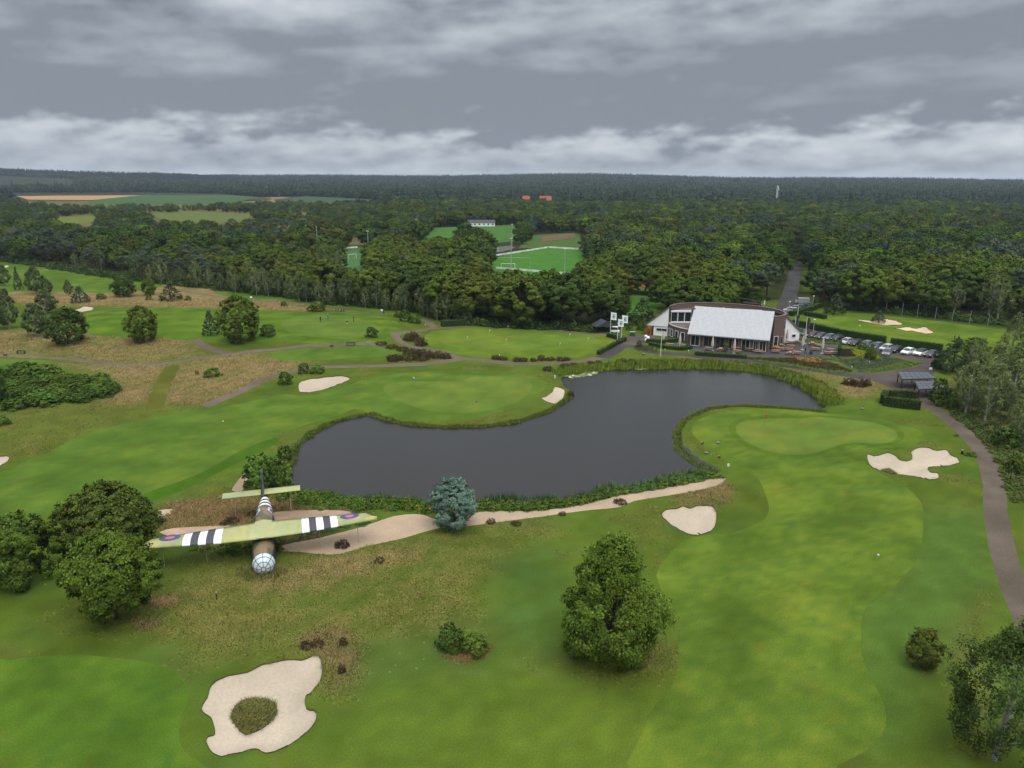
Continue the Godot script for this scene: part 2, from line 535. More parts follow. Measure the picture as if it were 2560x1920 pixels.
func build_terrain():
	pond = smooth(P("12.4,-159.5 16.2,-161.6 20.7,-163.8 31.6,-165.3 42.5,-165.9 52.7,-164.0 59.3,-158.4 61.9,-149.1 61.9,-141.7 60.5,-134.9 56.8,-135.7 53.5,-136.6 48.5,-137.7 43.0,-137.6 37.8,-135.1 33.1,-129.9 30.0,-124.0 28.6,-118.4 28.3,-114.1 29.0,-109.1 30.4,-105.8 31.3,-104.5 30.0,-103.0 26.5,-101.6 22.6,-99.4 18.9,-97.4 14.7,-96.0 11.3,-94.4 8.6,-92.8 2.9,-92.0 -3.4,-91.8 -6.6,-91.6 -12.9,-92.0 -19.2,-92.2 -23.2,-92.9 -26.6,-93.9 -30.0,-95.5 -32.2,-98.4 -34.2,-104.0 -35.4,-108.8 -35.5,-114.5 -34.4,-121.5 -31.6,-126.6 -28.0,-129.9 -26.1,-129.7 -23.3,-127.3 -18.7,-125.0 -13.6,-123.8 -8.7,-123.6 -3.8,-124.5 1.2,-127.2 6.5,-132.5 9.6,-137.6 11.6,-143.0 12.1,-147.8 11.1,-152.5 11.0,-156.3"), 2)
	var d := D0
	while d < D1:
		rows.append(d)
		d += clampf(d * 0.0098, 0.55, 3.4)
	# zones, those on top first
	zone("grass_island", smooth(P("-22.69,-50.15 -22.97,-51.42 -22.57,-52.47 -20.98,-52.77 -19.92,-52.29 -19.28,-51.27 -19.25,-50.18 -19.78,-49.12 -20.88,-48.40 -21.87,-49.11"), 2), "grass", Color(0.10, 0.098, 0.03), "round heather and grass island inside the near bunker", "grass island", {"island": 0.75, "var": 0.5})
	zone("grass_island", smooth(P("56.3,-104.3 57.8,-105.0 58.1,-103.1 56.8,-102.5 56.0,-103.3"), 2), "grass", Color(0.09, 0.095, 0.03), "tiny grass island inside the irregular bunker by the drive", "grass island", {"island": 0.4})
	var sandc := Color(0.465, 0.395, 0.305)
	var bk := {"dig": 0.8, "drop": 0.06, "var": 0.10}
	zone("bunker", smooth(P("-25.31,-50.89 -25.29,-51.97 -25.60,-53.71 -24.62,-54.84 -23.19,-55.37 -22.19,-56.44 -20.56,-57.00 -18.93,-57.12 -17.54,-57.69 -16.78,-56.05 -16.50,-54.39 -16.84,-52.90 -17.12,-52.03 -16.71,-50.74 -15.75,-50.20 -15.71,-48.64 -16.70,-46.98 -17.64,-46.19 -18.48,-45.87 -19.29,-46.21 -20.37,-45.93 -21.62,-45.54 -22.43,-45.84 -23.27,-46.78 -23.41,-47.42 -23.07,-47.92 -23.97,-49.44 -24.84,-50.05"), 3), "sand", sandc, "large ring shaped sand bunker with a grass island in the foreground", "bunker", bk)
	zone("bunker", smooth(P("56.2,-108.8 57.1,-108.5 59.9,-109.8 60.5,-108.6 60.8,-106.6 62.5,-107.3 63.9,-110.3 65.8,-112.1 67.3,-112.4 68.3,-110.7 69.8,-110.7 69.4,-108.7 69.6,-107.4 68.7,-105.4 67.0,-104.5 64.5,-103.8 62.9,-103.5 62.5,-102.0 63.1,-101.1 62.3,-99.6 60.7,-98.6 60.0,-99.3 59.1,-100.2 56.6,-100.7 55.0,-102.2 54.6,-104.6"), 3), "sand", sandc, "irregular many lobed bunker beside the curving drive", "bunker", bk)
	zone("bunker", smooth(P("19.6,-87.6 20.8,-88.9 21.9,-89.3 22.9,-90.0 23.7,-89.6 25.1,-90.3 26.8,-90.5 27.0,-88.7 25.9,-85.0 24.7,-82.8 22.7,-81.6 21.5,-82.4 20.4,-84.0 19.8,-85.6"), 3), "sand", sandc, "heart shaped bunker below the end of the sandy track", "bunker", bk)
	zone("bunker", smooth(P("-45.2,-150.3 -43.7,-152.6 -40.4,-154.2 -37.6,-155.4 -35.1,-153.5 -36.0,-150.1 -38.6,-145.1 -42.0,-143.4 -43.4,-144.0"), 3), "sand", sandc, "long pale bunker left of the flagged peninsula green", "bunker", bk)
	zone("bunker", smooth(P("9.0,-147.6 10.9,-147.1 10.4,-142.0 9.5,-137.7 7.3,-137.2 5.8,-139.0 7.2,-141.4 8.3,-144.2"), 3), "sand", sandc, "small slanting bunker on the tip of the peninsula", "bunker", bk)
	zone("bunker", smooth(P("-81.3,-107.2 -79.4,-106.6 -77.9,-106.4 -77.1,-105.0 -76.8,-103.5 -77.6,-101.9"), 3), "sand", sandc, "bunker cut by the edge beside the long striped fairway", "bunker", bk)
	zone("bunker", smooth(P("-141.7,-234.9 -142.5,-241.7 -138.8,-240.9 -137.4,-237.1 -138.8,-234.2"), 3), "sand", sandc, "small white bunker behind the dark round tree", "bunker", bk)
	zone("bunker", smooth(P("-245.0,-354.0 -246.6,-359.8 -242.4,-355.4 -240.3,-349.2"), 3), "sand", sandc, "tiny far bunker by the birches at the upper fairway", "bunker", bk)
	zone("bunker", smooth(P("108.1,-227.1 112.1,-225.9 117.4,-227.9 119.3,-224.8 118.5,-219.8 114.6,-217.2 111.3,-219.1 108.9,-222.0"), 3), "sand", Color(0.56, 0.44, 0.31), "flat bunker with a small conifer behind it on the practice range", "bunker", bk)
	zone("bunker", smooth(P("111.7,-212.0 117.1,-214.9 119.7,-213.8 122.9,-214.6 120.3,-206.0 117.6,-206.6 114.7,-210.3"), 3), "sand", Color(0.56, 0.44, 0.31), "wedge shaped bunker in the middle of the practice range", "bunker", bk)
	var warm := Color(0.41, 0.315, 0.222)
	zone("sandy_track", smooth(P("-27.3,-77.5 -26.9,-78.4 -23.6,-80.0 -20.7,-81.8 -17.7,-83.9 -15.1,-86.0 -12.2,-86.8 -10.7,-86.2 -9.4,-85.4 -6.8,-86.2 -4.2,-87.5 -0.3,-88.1 4.6,-88.4 9.0,-90.2 13.7,-93.2 19.2,-95.6 24.9,-97.8 29.8,-99.7 31.3,-99.6 29.8,-97.5 27.1,-95.9 21.4,-93.4 16.6,-91.4 14.5,-89.6 10.7,-88.6 7.0,-87.5 2.7,-86.1 -0.3,-85.2 -4.0,-84.1 -6.9,-83.4 -8.9,-83.2 -12.6,-80.8 -16.7,-78.5 -19.5,-76.5 -21.6,-76.3 -24.4,-76.8 -26.6,-76.9"), 2), "sand", warm, "sandy track running along the south bank of the pond", "track", {"var": 0.12})
	zone("sand_patch", smooth(P("-32.3,-85.9 -30.4,-87.7 -25.8,-88.3 -21.1,-87.7 -21.0,-86.0 -24.3,-84.8 -29.5,-84.6"), 2), "sand", Color(0.40, 0.29, 0.20), "bare sand behind the glider's wing with roundel in view", "sand", {"var": 0.3})
	zone("sand_patch", smooth(P("-43.0,-81.5 -41.6,-82.8 -38.4,-83.5 -35.4,-83.9 -34.6,-82.7 -37.6,-81.5 -40.6,-80.5"), 2), "sand", Color(0.42, 0.30, 0.21), "bare sand behind the glider wing beside the oaks", "sand", {"var": 0.3})
	zone("sand_patch", smooth(P("-46.3,-87.0 -45.9,-87.9 -44.4,-88.2 -44.1,-86.8 -45.3,-85.9"), 2), "sand", warm, "small bare sand spot beside the rear oak", "sand", {"var": 0.2})
	zone("sand_patch", smooth(P("-39.0,-94.5 -39.4,-98.3 -39.4,-101.2 -38.3,-99.2 -37.7,-95.8 -37.5,-93.9"), 2), "sand", Color(0.36, 0.26, 0.18), "sandy gap between the big shrub and the glider tail", "sand", {"var": 0.3})
	var gv_ := Color(0.160, 0.130, 0.098)
	zone("gravel_drive", ribbon(P("81.7,-149.6 81.9,-145.5 81.5,-141.1 80.5,-135.4 79.6,-128.4 78.5,-121.8 76.5,-114.0 73.7,-106.8 70.4,-100.0 66.7,-93.5 63.7,-88.7") , 2.8) , "path", gv_, "brown gravel drive curving along the birch grove", "drive", {"var": 0.14})
	zone("gravel_drive", ribbon(P("63.8,-88.8 61.3,-84.2 57.7,-77.5 54.6,-71.3 51.92,-65.35 50.07,-60.94 48.50,-57.22"), 2.8), "path", gv_, "nearest stretch of the gravel drive", "drive", {"var": 0.14})
	var asph := Color(0.088, 0.080, 0.080)
	zone("asphalt_path", ribbon(P("21.9,-173.9 25.3,-180.3 28.6,-186.9 31.7,-186.4 34.8,-181.2 39.0,-178.9 42.3,-178.0 48.6,-174.2"), 3.6), "path", asph, "grey paved path between the terrace and the pond", "path", {"var": 0.12})
	zone("asphalt_path", ribbon(P("46.3,-175.2 52.5,-173.3 57.5,-171.0 62.0,-168.3 66.5,-164.6 71.0,-161.6 75.0,-159.5 78.2,-157.4"), 3.4), "path", asph, "grey paved path below the flower beds", "path", {"var": 0.12})
	zone("forecourt", P("27.2,-201.1 31.7,-199.6 38.3,-202.9 40.5,-198.8 36.7,-191.8 32.9,-186.1 29.4,-184.2 27.3,-185.9 28.7,-193.5 26.3,-197.4"), "path", Color(0.13, 0.105, 0.09), "paved forecourt left of the clubhouse", "forecourt", {"var": 0.12})
	zone("car_park", P("81.9,-212.1 88.6,-206.9 93.9,-196.0 100.7,-185.4 102.8,-178.9 109.4,-183.9 103.3,-171.0 96.5,-162.1 92.1,-156.6 89.3,-145.6 85.8,-142.8 80.9,-140.0 80.9,-145.5 79.7,-150.1 78.8,-155.1 76.2,-159.2 78.4,-162.4 81.8,-160.8 89.1,-164.0 95.5,-167.5 98.3,-170.6 96.1,-174.2 94.2,-178.7 92.8,-187.4 87.7,-193.3 83.2,-198.7 78.5,-202.8"), "path", Color(0.115, 0.095, 0.085), "brown paved car park along the clipped hedge", "car park", {"var": 0.14})
	zone("terrace", P("42.9,-191.8 46.4,-189.1 53.0,-189.2 66.4,-186.8 70.7,-198.4 74.9,-200.6 77.2,-197.6 86.3,-190.0 80.5,-176.5 73.8,-175.8 62.7,-175.6 57.9,-176.3 47.1,-181.9 41.5,-184.8"), "path", Color(0.105, 0.098, 0.098), "grey paved terrace in front of the clubhouse", "terrace", {"var": 0.10})
	zone("flower_bed", P("57.9,-175.5 62.9,-175.1 73.1,-175.0 75.2,-173.8 76.5,-168.9 78.2,-162.8 76.5,-161.4 72.1,-162.7 67.9,-166.5 62.7,-170.1 57.1,-173.4"), "grass", Color(0.045, 0.030, 0.022), "dark soil flower bed with orange blooms below the terrace", "flower bed", {"var": 0.4})
	zone("flower_bed", P("78.2,-172.0 82.4,-173.9 88.7,-178.6 91.8,-177.0 95.0,-174.2 97.8,-170.1 93.2,-166.6 88.6,-164.4 81.5,-161.5 79.4,-162.4 78.3,-167.1"), "grass", Color(0.055, 0.072, 0.032), "green planted bed with small trees by the car park", "flower bed", {"var": 0.4})
	zone("flower_bed", P("84.8,-185.4 88.2,-185.2 85.3,-176.9 80.9,-176.5"), "grass", Color(0.03, 0.022, 0.018), "bare dark bed beside the terrace corner", "flower bed", {"var": 0.3})
	zone("access_road", ribbon(P("87.1,-233.2 91.6,-244.9 97.5,-259.4 105.2,-277.7 115.5,-303.1 127.4,-333.4 138.1,-360.2 147.8,-384.2"), 5.5), "path", Color(0.085, 0.080, 0.082), "grey access road running into the woods", "road", {"var": 0.1})
	var pth := Color(0.20, 0.152, 0.114)
	zone("path", ribbon(P("-39.6,-163.3 -30.6,-164.7 -23.7,-166.5 -18.5,-168.7 -14.3,-171.1 -11.9,-172.9 -8.9,-172.6 -4.0,-170.7 1.6,-169.1 7.0,-168.8 12.6,-169.5 17.5,-171.5 22.3,-174.8"), 2.7), "path", pth, "reddish path along the north side of the peninsula green", "path", {"var": 0.14})
	zone("path", ribbon(P("-11.4,-171.9 -14.7,-175.9 -19.9,-182.0 -25.0,-184.7 -29.2,-187.9 -31.3,-192.4 -30.2,-197.6 -27.2,-202.3 -23.9,-208.0 -18.4,-210.9 -11.8,-214.1 -5.0,-216.5 1.0,-215.9 6.4,-212.0 12.9,-207.4 19.7,-203.9 25.5,-201.7 27.9,-200.3"), 2.4), "path", pth, "reddish path looping round the practice putting green", "path", {"var": 0.14})
	zone("path", ribbon(P("-22.3,-209.0 -23.6,-213.1 -25.5,-218.3 -27.7,-223.8"), 2.2), "path", pth, "short reddish path beside the clipped hedge", "path", {"var": 0.14})
	zone("path", ribbon(P("-59.0,-134.2 -57.1,-139.5 -55.4,-145.8 -54.1,-151.5 -51.9,-156.1 -48.5,-159.8 -44.7,-162.3 -39.1,-163.3"), 2.4), "path", Color(0.20, 0.15, 0.115), "straight path ending in the rough beside the striped fairway", "path", {"var": 0.14})
	zone("path", ribbon(P("-127.5,-174.8 -119.5,-173.5 -112.1,-171.8 -103.9,-169.3 -96.7,-166.7 -90.2,-165.2 -86.4,-164.9 -83.1,-165.5 -78.6,-167.4 -74.6,-171.0 -70.9,-173.8 -67.0,-176.5 -62.3,-178.4 -57.0,-179.9 -51.5,-181.3 -43.0,-181.6 -35.3,-182.3 -32.2,-182.8"), 2.0), "path", Color(0.205, 0.155, 0.118), "long narrow path curving past the two benches", "path", {"var": 0.14})
	zone("path", ribbon(P("-82.3,-186.6 -79.6,-183.1 -76.2,-179.7 -72.6,-177.2 -69.0,-175.8"), 2.0), "path", Color(0.19, 0.14, 0.105), "short path branching off below the large oak", "path", {"var": 0.14})
	zone("path", ribbon(P("-127.8,-280.6 -119.6,-273.8 -107.9,-266.0 -97.3,-260.0 -87.5,-255.2 -77.8,-250.0 -68.5,-244.6 -56.3,-239.0 -49.6,-235.7 -44.6,-233.3 -40.3,-230.9"), 2.0), "path", Color(0.20, 0.15, 0.11), "far path along the dry grass below the woods", "path", {"var": 0.14})
	var green := Color(0.122, 0.189, 0.032); var fair := Color(0.094, 0.165, 0.024); var apron := Color(0.100, 0.165, 0.022)
	zone("putting_green", smooth(P("-26.5,-144.7 -25.3,-149.4 -21.1,-151.9 -16.2,-152.2 -12.9,-152.7 -9.7,-154.7 -5.3,-156.4 -0.2,-156.4 3.1,-153.6 4.3,-148.7 3.2,-141.9 0.7,-136.5 -3.1,-132.5 -7.3,-130.0 -13.1,-130.4 -18.4,-133.2 -23.2,-138.2"), 3), "grass", green, "oval putting green with blue flag on the peninsula", "putting green", {"var": 0.10, "stripe": 0.10, "angle": 0.4, "width": 5.0})
	zone("putting_green", smooth(P("39.4,-122.4 40.9,-125.4 43.9,-127.6 47.3,-128.6 51.7,-128.2 57.0,-128.8 62.1,-127.5 65.0,-125.8 66.3,-122.8 66.3,-119.6 64.5,-116.4 61.0,-114.5 56.5,-114.8 53.3,-113.3 48.2,-110.1 44.3,-109.3 41.3,-110.9 39.3,-114.6 38.8,-118.3"), 3), "grass", green, "putting green with red flag beside the pond", "putting green", {"var": 0.10, "stripe": 0.08, "angle": 1.2, "width": 5.0})
	zone("putting_green", smooth(P("-20.0,-195.2 -17.8,-203.6 -11.6,-210.4 -5.0,-213.4 4.1,-209.7 12.8,-205.5 21.2,-201.4 24.1,-193.4 21.7,-185.8 15.5,-183.9 7.6,-182.8 -2.3,-181.7 -10.2,-184.2 -16.5,-187.6"), 3), "grass", Color(0.122, 0.195, 0.030), "large practice putting green in front of the wood", "putting green", {"var": 0.10, "stripe": 0.12, "angle": 0.9, "width": 6.0})
	zone("putting_green", smooth(P("-66.3,-207.1 -63.1,-218.1 -57.4,-221.3 -52.1,-221.0 -46.7,-217.3 -38.6,-205.5 -35.1,-196.9 -37.1,-190.7 -44.4,-186.7 -51.5,-189.4 -58.7,-193.2"), 3), "grass", Color(0.112, 0.18, 0.030), "far raised putting green where four golfers stand", "putting green", {"var": 0.10, "stripe": 0.10, "angle": 1.4, "width": 5.0})
	zone("collar", smooth(P("38.1,-122.4 40.5,-126.7 43.8,-129.3 47.8,-130.3 52.3,-130.0 57.6,-130.2 63.1,-129.0 66.5,-127.1 67.9,-123.9 67.5,-119.7 65.2,-115.7 60.9,-113.3 56.2,-113.5 53.0,-112.0 47.9,-108.7 43.7,-107.8 40.5,-109.3 38.2,-113.2 37.7,-117.9"), 3), "grass", Color(0.082, 0.148, 0.017), "darker mown collar round the green by the pond", "collar", {"var": 0.2})
	zone("tee", smooth(P("-46.86,-55.81 -44.90,-56.58 -43.30,-57.10 -40.11,-57.61 -36.50,-57.42 -32.70,-56.79 -29.64,-55.53 -27.71,-53.70 -26.82,-51.77 -26.44,-49.42 -25.55,-47.24 -24.59,-45.98 -22.47,-44.50 -20.90,-43.06 -37.90,-42.95"), 3), "grass", Color(0.09, 0.168, 0.020), "smooth mown lawn left of the ring bunker", "fairway", {"var": 0.22})
	zone("tee", smooth(P("-124.4,-170.2 -122.0,-170.0 -114.4,-169.7 -110.2,-168.7 -106.8,-166.2 -105.5,-163.3 -104.8,-161.0 -108.3,-160.0 -116.9,-159.4"), 3), "grass", fair, "small tee lawn below the bench", "tee", {"var": 0.15})
	zone("tee", smooth(P("-59.7,-175.3 -56.6,-178.7 -51.1,-179.7 -43.0,-179.9 -35.0,-181.0 -29.5,-180.7 -28.1,-178.6 -30.2,-175.2 -37.5,-172.3 -44.6,-169.4 -49.8,-168.0 -55.7,-169.4"), 3), "grass", fair, "narrow tee lawn between the two paths", "tee", {"var": 0.15})
	zone("fairway", smooth(P("-77.0,-98.1 -74.5,-101.4 -74.6,-104.7 -73.1,-108.0 -72.5,-115.5 -68.5,-122.8 -60.7,-130.1 -53.8,-134.6 -47.2,-142.0 -44.0,-141.5 -39.3,-141.6 -36.2,-145.6 -34.0,-148.6 -30.5,-154.2 -24.4,-159.0 -14.7,-161.5 -5.5,-161.2 1.5,-158.6 6.5,-153.7 7.2,-147.6 5.0,-141.3 1.3,-134.5 -3.0,-129.7 -8.5,-126.4 -15.5,-126.0 -23.0,-127.5 -26.4,-130.7 -29.6,-132.0 -31.6,-129.6 -35.1,-125.1 -38.1,-121.2 -39.9,-116.8 -42.0,-113.0 -44.0,-108.1 -45.5,-102.7 -47.0,-98.2 -48.9,-94.9 -50.4,-92.7 -51.8,-90.1 -54.8,-88.1 -59.5,-85.8 -66.8,-83.5"), 2), "grass", fair, "long striped fairway sweeping onto the pond peninsula", "fairway", {"var": 0.20, "stripe": 0.12, "angle": 1.75, "width": 9.0})
	zone("fringe", smooth(P("-39.6,-116.4 -41.9,-112.5 -43.8,-107.7 -45.3,-102.2 -46.9,-97.8 -48.7,-94.6 -50.2,-92.3 -51.6,-89.7 -52.6,-87.7 -49.5,-89.5 -46.9,-92.1 -44.6,-96.6 -43.3,-101.2 -41.5,-105.9 -39.9,-110.2 -38.6,-114.2"), 2), "grass", Color(0.055, 0.128, 0.012), "darker green strip along the long striped fairway", "fringe", {"var": 0.2})  # darker green band along the fairway edge
	zone("fairway", smooth(P("31.4,-121.4 33.5,-126.6 37.0,-130.5 41.3,-133.4 46.0,-134.5 53.1,-133.6 58.1,-131.4 62.9,-129.1 69.0,-124.4 71.0,-120.3 68.3,-115.7 63.8,-112.0 57.3,-109.5 54.4,-105.9 54.0,-102.5 55.0,-99.8 56.0,-96.5 55.6,-92.3 54.2,-88.6 49.4,-80.0 45.7,-74.8 41.2,-70.2 36.52,-66.31 34.76,-63.84 32.75,-59.59 31.81,-57.08 31.45,-54.54 31.18,-52.57 30.52,-50.17 29.15,-48.10 26.99,-46.32 24.22,-44.78 22.31,-42.88 9.02,-42.79 10.36,-48.10 12.12,-51.63 13.67,-53.56 15.09,-56.47 15.74,-60.11 16.07,-65.23 15.9,-71.8 18.0,-76.2 20.6,-80.0 23.1,-81.2 26.9,-82.5 29.9,-84.4 32.5,-86.4 34.1,-89.2 35.1,-93.1 36.0,-99.6 35.2,-102.8 34.0,-105.3 32.0,-111.2 31.2,-116.7"), 2), "grass", apron, "broad smooth fairway leading up to the green by the pond", "fairway", {"var": 0.34})
	zone("lawn", smooth(P("-23.9,-196.1 -22.3,-204.5 -15.7,-210.5 -5.0,-214.3 1.9,-213.8 8.6,-209.4 21.3,-202.0 27.6,-199.1 27.4,-191.5 21.4,-176.8 14.6,-172.2 7.1,-170.9 -4.0,-173.0 -9.4,-175.3 -15.8,-179.3 -20.2,-184.5 -22.4,-189.9"), 3), "grass", Color(0.108, 0.172, 0.020), "mown surround of the practice putting green", "lawn", {"var": 0.25})
	zone("fairway", smooth(P("-132.2,-225.4 -129.3,-232.5 -123.0,-234.7 -110.5,-234.5 -92.7,-233.6 -76.6,-229.8 -63.8,-227.4 -54.2,-229.9 -49.0,-228.4 -43.5,-225.3 -36.1,-217.7 -31.6,-206.0 -30.6,-193.3 -33.9,-183.7 -39.0,-180.0 -45.6,-181.2 -56.3,-184.6 -61.4,-187.1 -64.1,-184.4 -71.1,-181.9 -79.1,-184.0 -91.9,-188.8 -102.2,-189.1 -112.4,-192.8 -118.5,-199.3 -125.9,-212.8"), 2), "grass", Color(0.088, 0.162, 0.018), "far fairway with a raised green below the dry grass", "fairway", {"lift": 1.6, "var": 0.25, "stripe": 0.18, "angle": 1.5, "width": 9.0})
	zone("fairway", smooth(P("-256.4,-358.7 -245.6,-360.5 -230.0,-350.2 -203.9,-339.3 -182.6,-326.1 -160.9,-311.5 -147.0,-309.6 -138.9,-289.3 -142.9,-277.7 -151.2,-273.5 -169.5,-275.2 -185.1,-281.4 -197.9,-274.2"), 2), "grass", Color(0.09, 0.158, 0.022), "upper fairway running along the foot of the woods", "fairway", {"var": 0.25, "stripe": 0.1, "angle": 1.5, "width": 10.0})
	zone("fairway", smooth(P("-114.0,-278.7 -101.7,-280.3 -80.8,-269.5 -73.3,-262.5 -60.1,-256.1 -48.1,-249.9 -36.3,-241.1 -27.7,-232.7 -20.3,-227.5 -25.3,-224.7 -34.4,-228.4 -45.9,-237.8 -57.3,-243.4 -73.7,-254.0 -83.2,-258.7 -94.6,-260.1 -105.7,-267.6"), 2), "grass", Color(0.085, 0.16, 0.024), "narrow grass strip between the far path and the woods", "fairway", {"var": 0.25})
	zone("fairway", smooth(P("88.3,-230.5 98.4,-234.9 113.6,-238.8 123.2,-231.5 133.2,-223.2 141.6,-213.7 147.5,-205.6 146.8,-198.3 136.3,-192.2 128.2,-189.2 119.4,-188.1 110.2,-186.0 106.0,-189.6 100.8,-195.6 93.1,-207.0 88.3,-217.7 86.9,-223.9"), 2), "grass", Color(0.102, 0.17, 0.022), "practice range lawn behind the car park hedge", "fairway", {"var": 0.25})
	zone("mown_strip", smooth(P("-79.9,-163.8 -76.8,-164.5 -72.9,-152.1 -69.6,-142.7 -67.0,-135.3 -65.3,-131.9 -68.8,-131.8 -70.4,-135.3 -75.1,-148.4"), 2), "grass", Color(0.10, 0.115, 0.022), "mown strip through the dry grass", "path", {"var": 0.25})
	zone("puddle", smooth(P("49.7,-101.6 50.6,-102.3 51.5,-102.5 52.2,-102.1 52.3,-101.4 51.4,-100.7 50.3,-100.5 49.7,-100.8"), 2), "path", Color(0.10, 0.11, 0.10), "grey wet patch on the fairway near the many lobed bunker", "puddle", {"var": 0.1})
	# tones of the uncut ground
	soft(P("-189.2,-273.3 -168.8,-274.0 -150.1,-274.7 -142.3,-298.0 -141.0,-305.0 -112.1,-292.5 -96.8,-260.0 -79.0,-253.8 -69.4,-246.1 -66.9,-238.6 -82.4,-239.6 -96.1,-242.2 -120.3,-244.5 -139.5,-245.5 -156.8,-244.9 -175.8,-254.0"), DRY, 0.9, 6.0)
	soft(P("-145.7,-201.3 -129.1,-199.6 -117.0,-197.9 -104.9,-194.1 -93.3,-192.4 -84.0,-186.9 -78.3,-179.9 -76.8,-171.7 -83.8,-167.0 -91.0,-166.8 -104.3,-171.1 -128.8,-176.7"), DRY, 0.62, 6.0, 0.75)
	soft(P("-104.4,-165.1 -85.6,-163.3 -79.7,-163.4 -75.6,-149.6 -71.4,-137.3 -73.4,-134.2 -77.8,-135.1 -80.3,-145.9 -82.4,-151.9 -94.2,-159.6"), DRY, 0.8, 3.5, 0.7)
	soft(P("-76.5,-163.5 -71.3,-171.9 -61.8,-176.9 -53.3,-167.6 -47.5,-166.3 -52.3,-156.4 -56.2,-146.4 -59.8,-135.5 -67.1,-135.8 -73.2,-152.1"), DRY, 0.75, 3.5, 0.8)
	soft(P("-95.1,-130.0 -83.6,-135.0 -70.4,-135.3 -59.7,-134.5 -65.3,-127.7 -72.3,-119.8 -75.5,-108.0 -79.5,-104.7"), OLIVE, 0.6, 5.0, 0.6)
	soft(P("-45.8,-89.6 -37.1,-92.7 -28.8,-90.6 -27.4,-87.7 -32.1,-85.4 -35.9,-83.0 -43.3,-81.7"), Color(0.17, 0.115, 0.05), 0.9, 2.0, 0.7)
	soft(P("-30.7,-88.4 -21.0,-88.5 -18.2,-86.5 -25.1,-77.3 -29.4,-77.2 -32.2,-85.6"), Color(0.09, 0.075, 0.03), 0.9, 1.5, 0.4)
	soft(P("-42.5,-79.9 -31.2,-79.5 -29.9,-77.2 -36.4,-76.0 -41.7,-77.1"), Color(0.06, 0.095, 0.02), 0.9, 1.5, 0.4)
	soft(P("-43.77,-63.90 -36.16,-67.31 -34.2,-74.5 -25.8,-76.2 -18.4,-76.2 -11.4,-80.3 -3.7,-83.4 4.3,-82.9 -1.3,-75.3 -6.09,-69.39 -2.92,-64.27 -8.85,-60.04 -17.90,-61.42 -21.56,-58.87 -31.34,-61.68"), Color(0.150, 0.146, 0.036), 0.58, 5.0, 0.9)
	soft(P("-27.6,-72.0 -18.3,-75.7 -12.0,-76.3 -20.1,-70.2 -25.44,-68.30"), DRY, 0.55, 3.0, 0.9)
	soft(P("-19.38,-60.30 -17.20,-62.18 -14.21,-59.63 -12.95,-54.38 -12.75,-51.47 -14.53,-50.09 -16.10,-52.57 -15.95,-56.89"), Color(0.15, 0.11, 0.045), 0.75, 1.8, 0.9)
	soft(P("-13.43,-58.94 -8.99,-61.13 -4.42,-59.01 -2.60,-56.34 -9.74,-54.40 -12.43,-53.78"), Color(0.07, 0.115, 0.03), 0.6, 3.0, 0.5)
	soft(P("4.17,-59.09 14.50,-59.17 14.79,-56.49 12.55,-53.38 5.38,-52.74 0.69,-53.88 1.14,-57.69"), Color(0.14, 0.115, 0.03), 0.30, 2.5, 0.9)
	soft(P("12.42,-57.12 14.94,-59.18 14.66,-55.84 12.26,-53.97"), Color(0.15, 0.12, 0.04), 0.3, 1.2, 0.5)
	soft(P("-1.3,-75.3 4.1,-77.6 5.55,-66.84 3.67,-57.71 -0.16,-64.29"), CLOVER, 0.5, 4.0, 0.5)
	soft(P("69.7,-160.2 79.5,-155.1 77.5,-148.9 70.1,-141.9 67.3,-144.1 69.4,-151.1"), DRY, 0.6, 3.0, 0.7)
	soft(P("42.1,-176.7 56.0,-172.3 70.3,-161.5 70.3,-154.9 63.7,-162.8 51.1,-168.3 40.8,-171.1"), Color(0.19, 0.16, 0.05), 0.7, 2.0, 0.7)
	soft(P("23.1,-96.1 30.1,-99.5 31.5,-97.3 29.7,-92.5 26.7,-89.1 22.0,-90.9"), Color(0.17, 0.125, 0.05), 0.7, 1.5, 0.7)
	soft(P("41.62,-61.36 50.0,-70.3 51.07,-69.08 46.92,-63.96 44.30,-61.88 42.15,-58.29 40.04,-57.82"), Color(0.12, 0.085, 0.03), 0.6, 1.6, 0.6)
	soft(P("36.67,-57.57 38.32,-58.03 37.52,-56.05 35.94,-55.41"), Color(0.13, 0.08, 0.04), 0.8, 0.8, 0.3)
	soft(P("91.0,-151.5 85.1,-133.0 82.7,-119.8 78.8,-105.6 104.3,-143.6 101.7,-155.5"), Color(0.13, 0.115, 0.05), 0.65, 3.0, 0.7)
	soft(P("-37.48,-67.07 -34.88,-67.67 -34.43,-65.95 -36.02,-65.66"), Color(0.26, 0.17, 0.08), 0.9, 0.7, 0.2)
	soft(P("-37.00,-63.22 -34.40,-63.50 -34.55,-62.20 -35.50,-61.69"), Color(0.13, 0.09, 0.05), 0.8, 0.8, 0.4)
	soft(P("-5.86,-57.68 -2.11,-58.85 -1.95,-58.16 -3.84,-56.70 -5.55,-57.23"), Color(0.16, 0.085, 0.045), 0.8, 0.6, 0.4)
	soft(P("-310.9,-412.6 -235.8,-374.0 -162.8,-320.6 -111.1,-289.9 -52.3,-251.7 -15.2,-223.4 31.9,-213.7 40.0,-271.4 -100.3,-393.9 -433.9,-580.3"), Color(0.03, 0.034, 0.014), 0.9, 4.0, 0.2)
	soft(P("103.3,-249.9 124.6,-234.3 152.0,-209.0 188.7,-262.4 119.2,-290.2"), Color(0.03, 0.036, 0.014), 0.9, 5.0, 0.2)
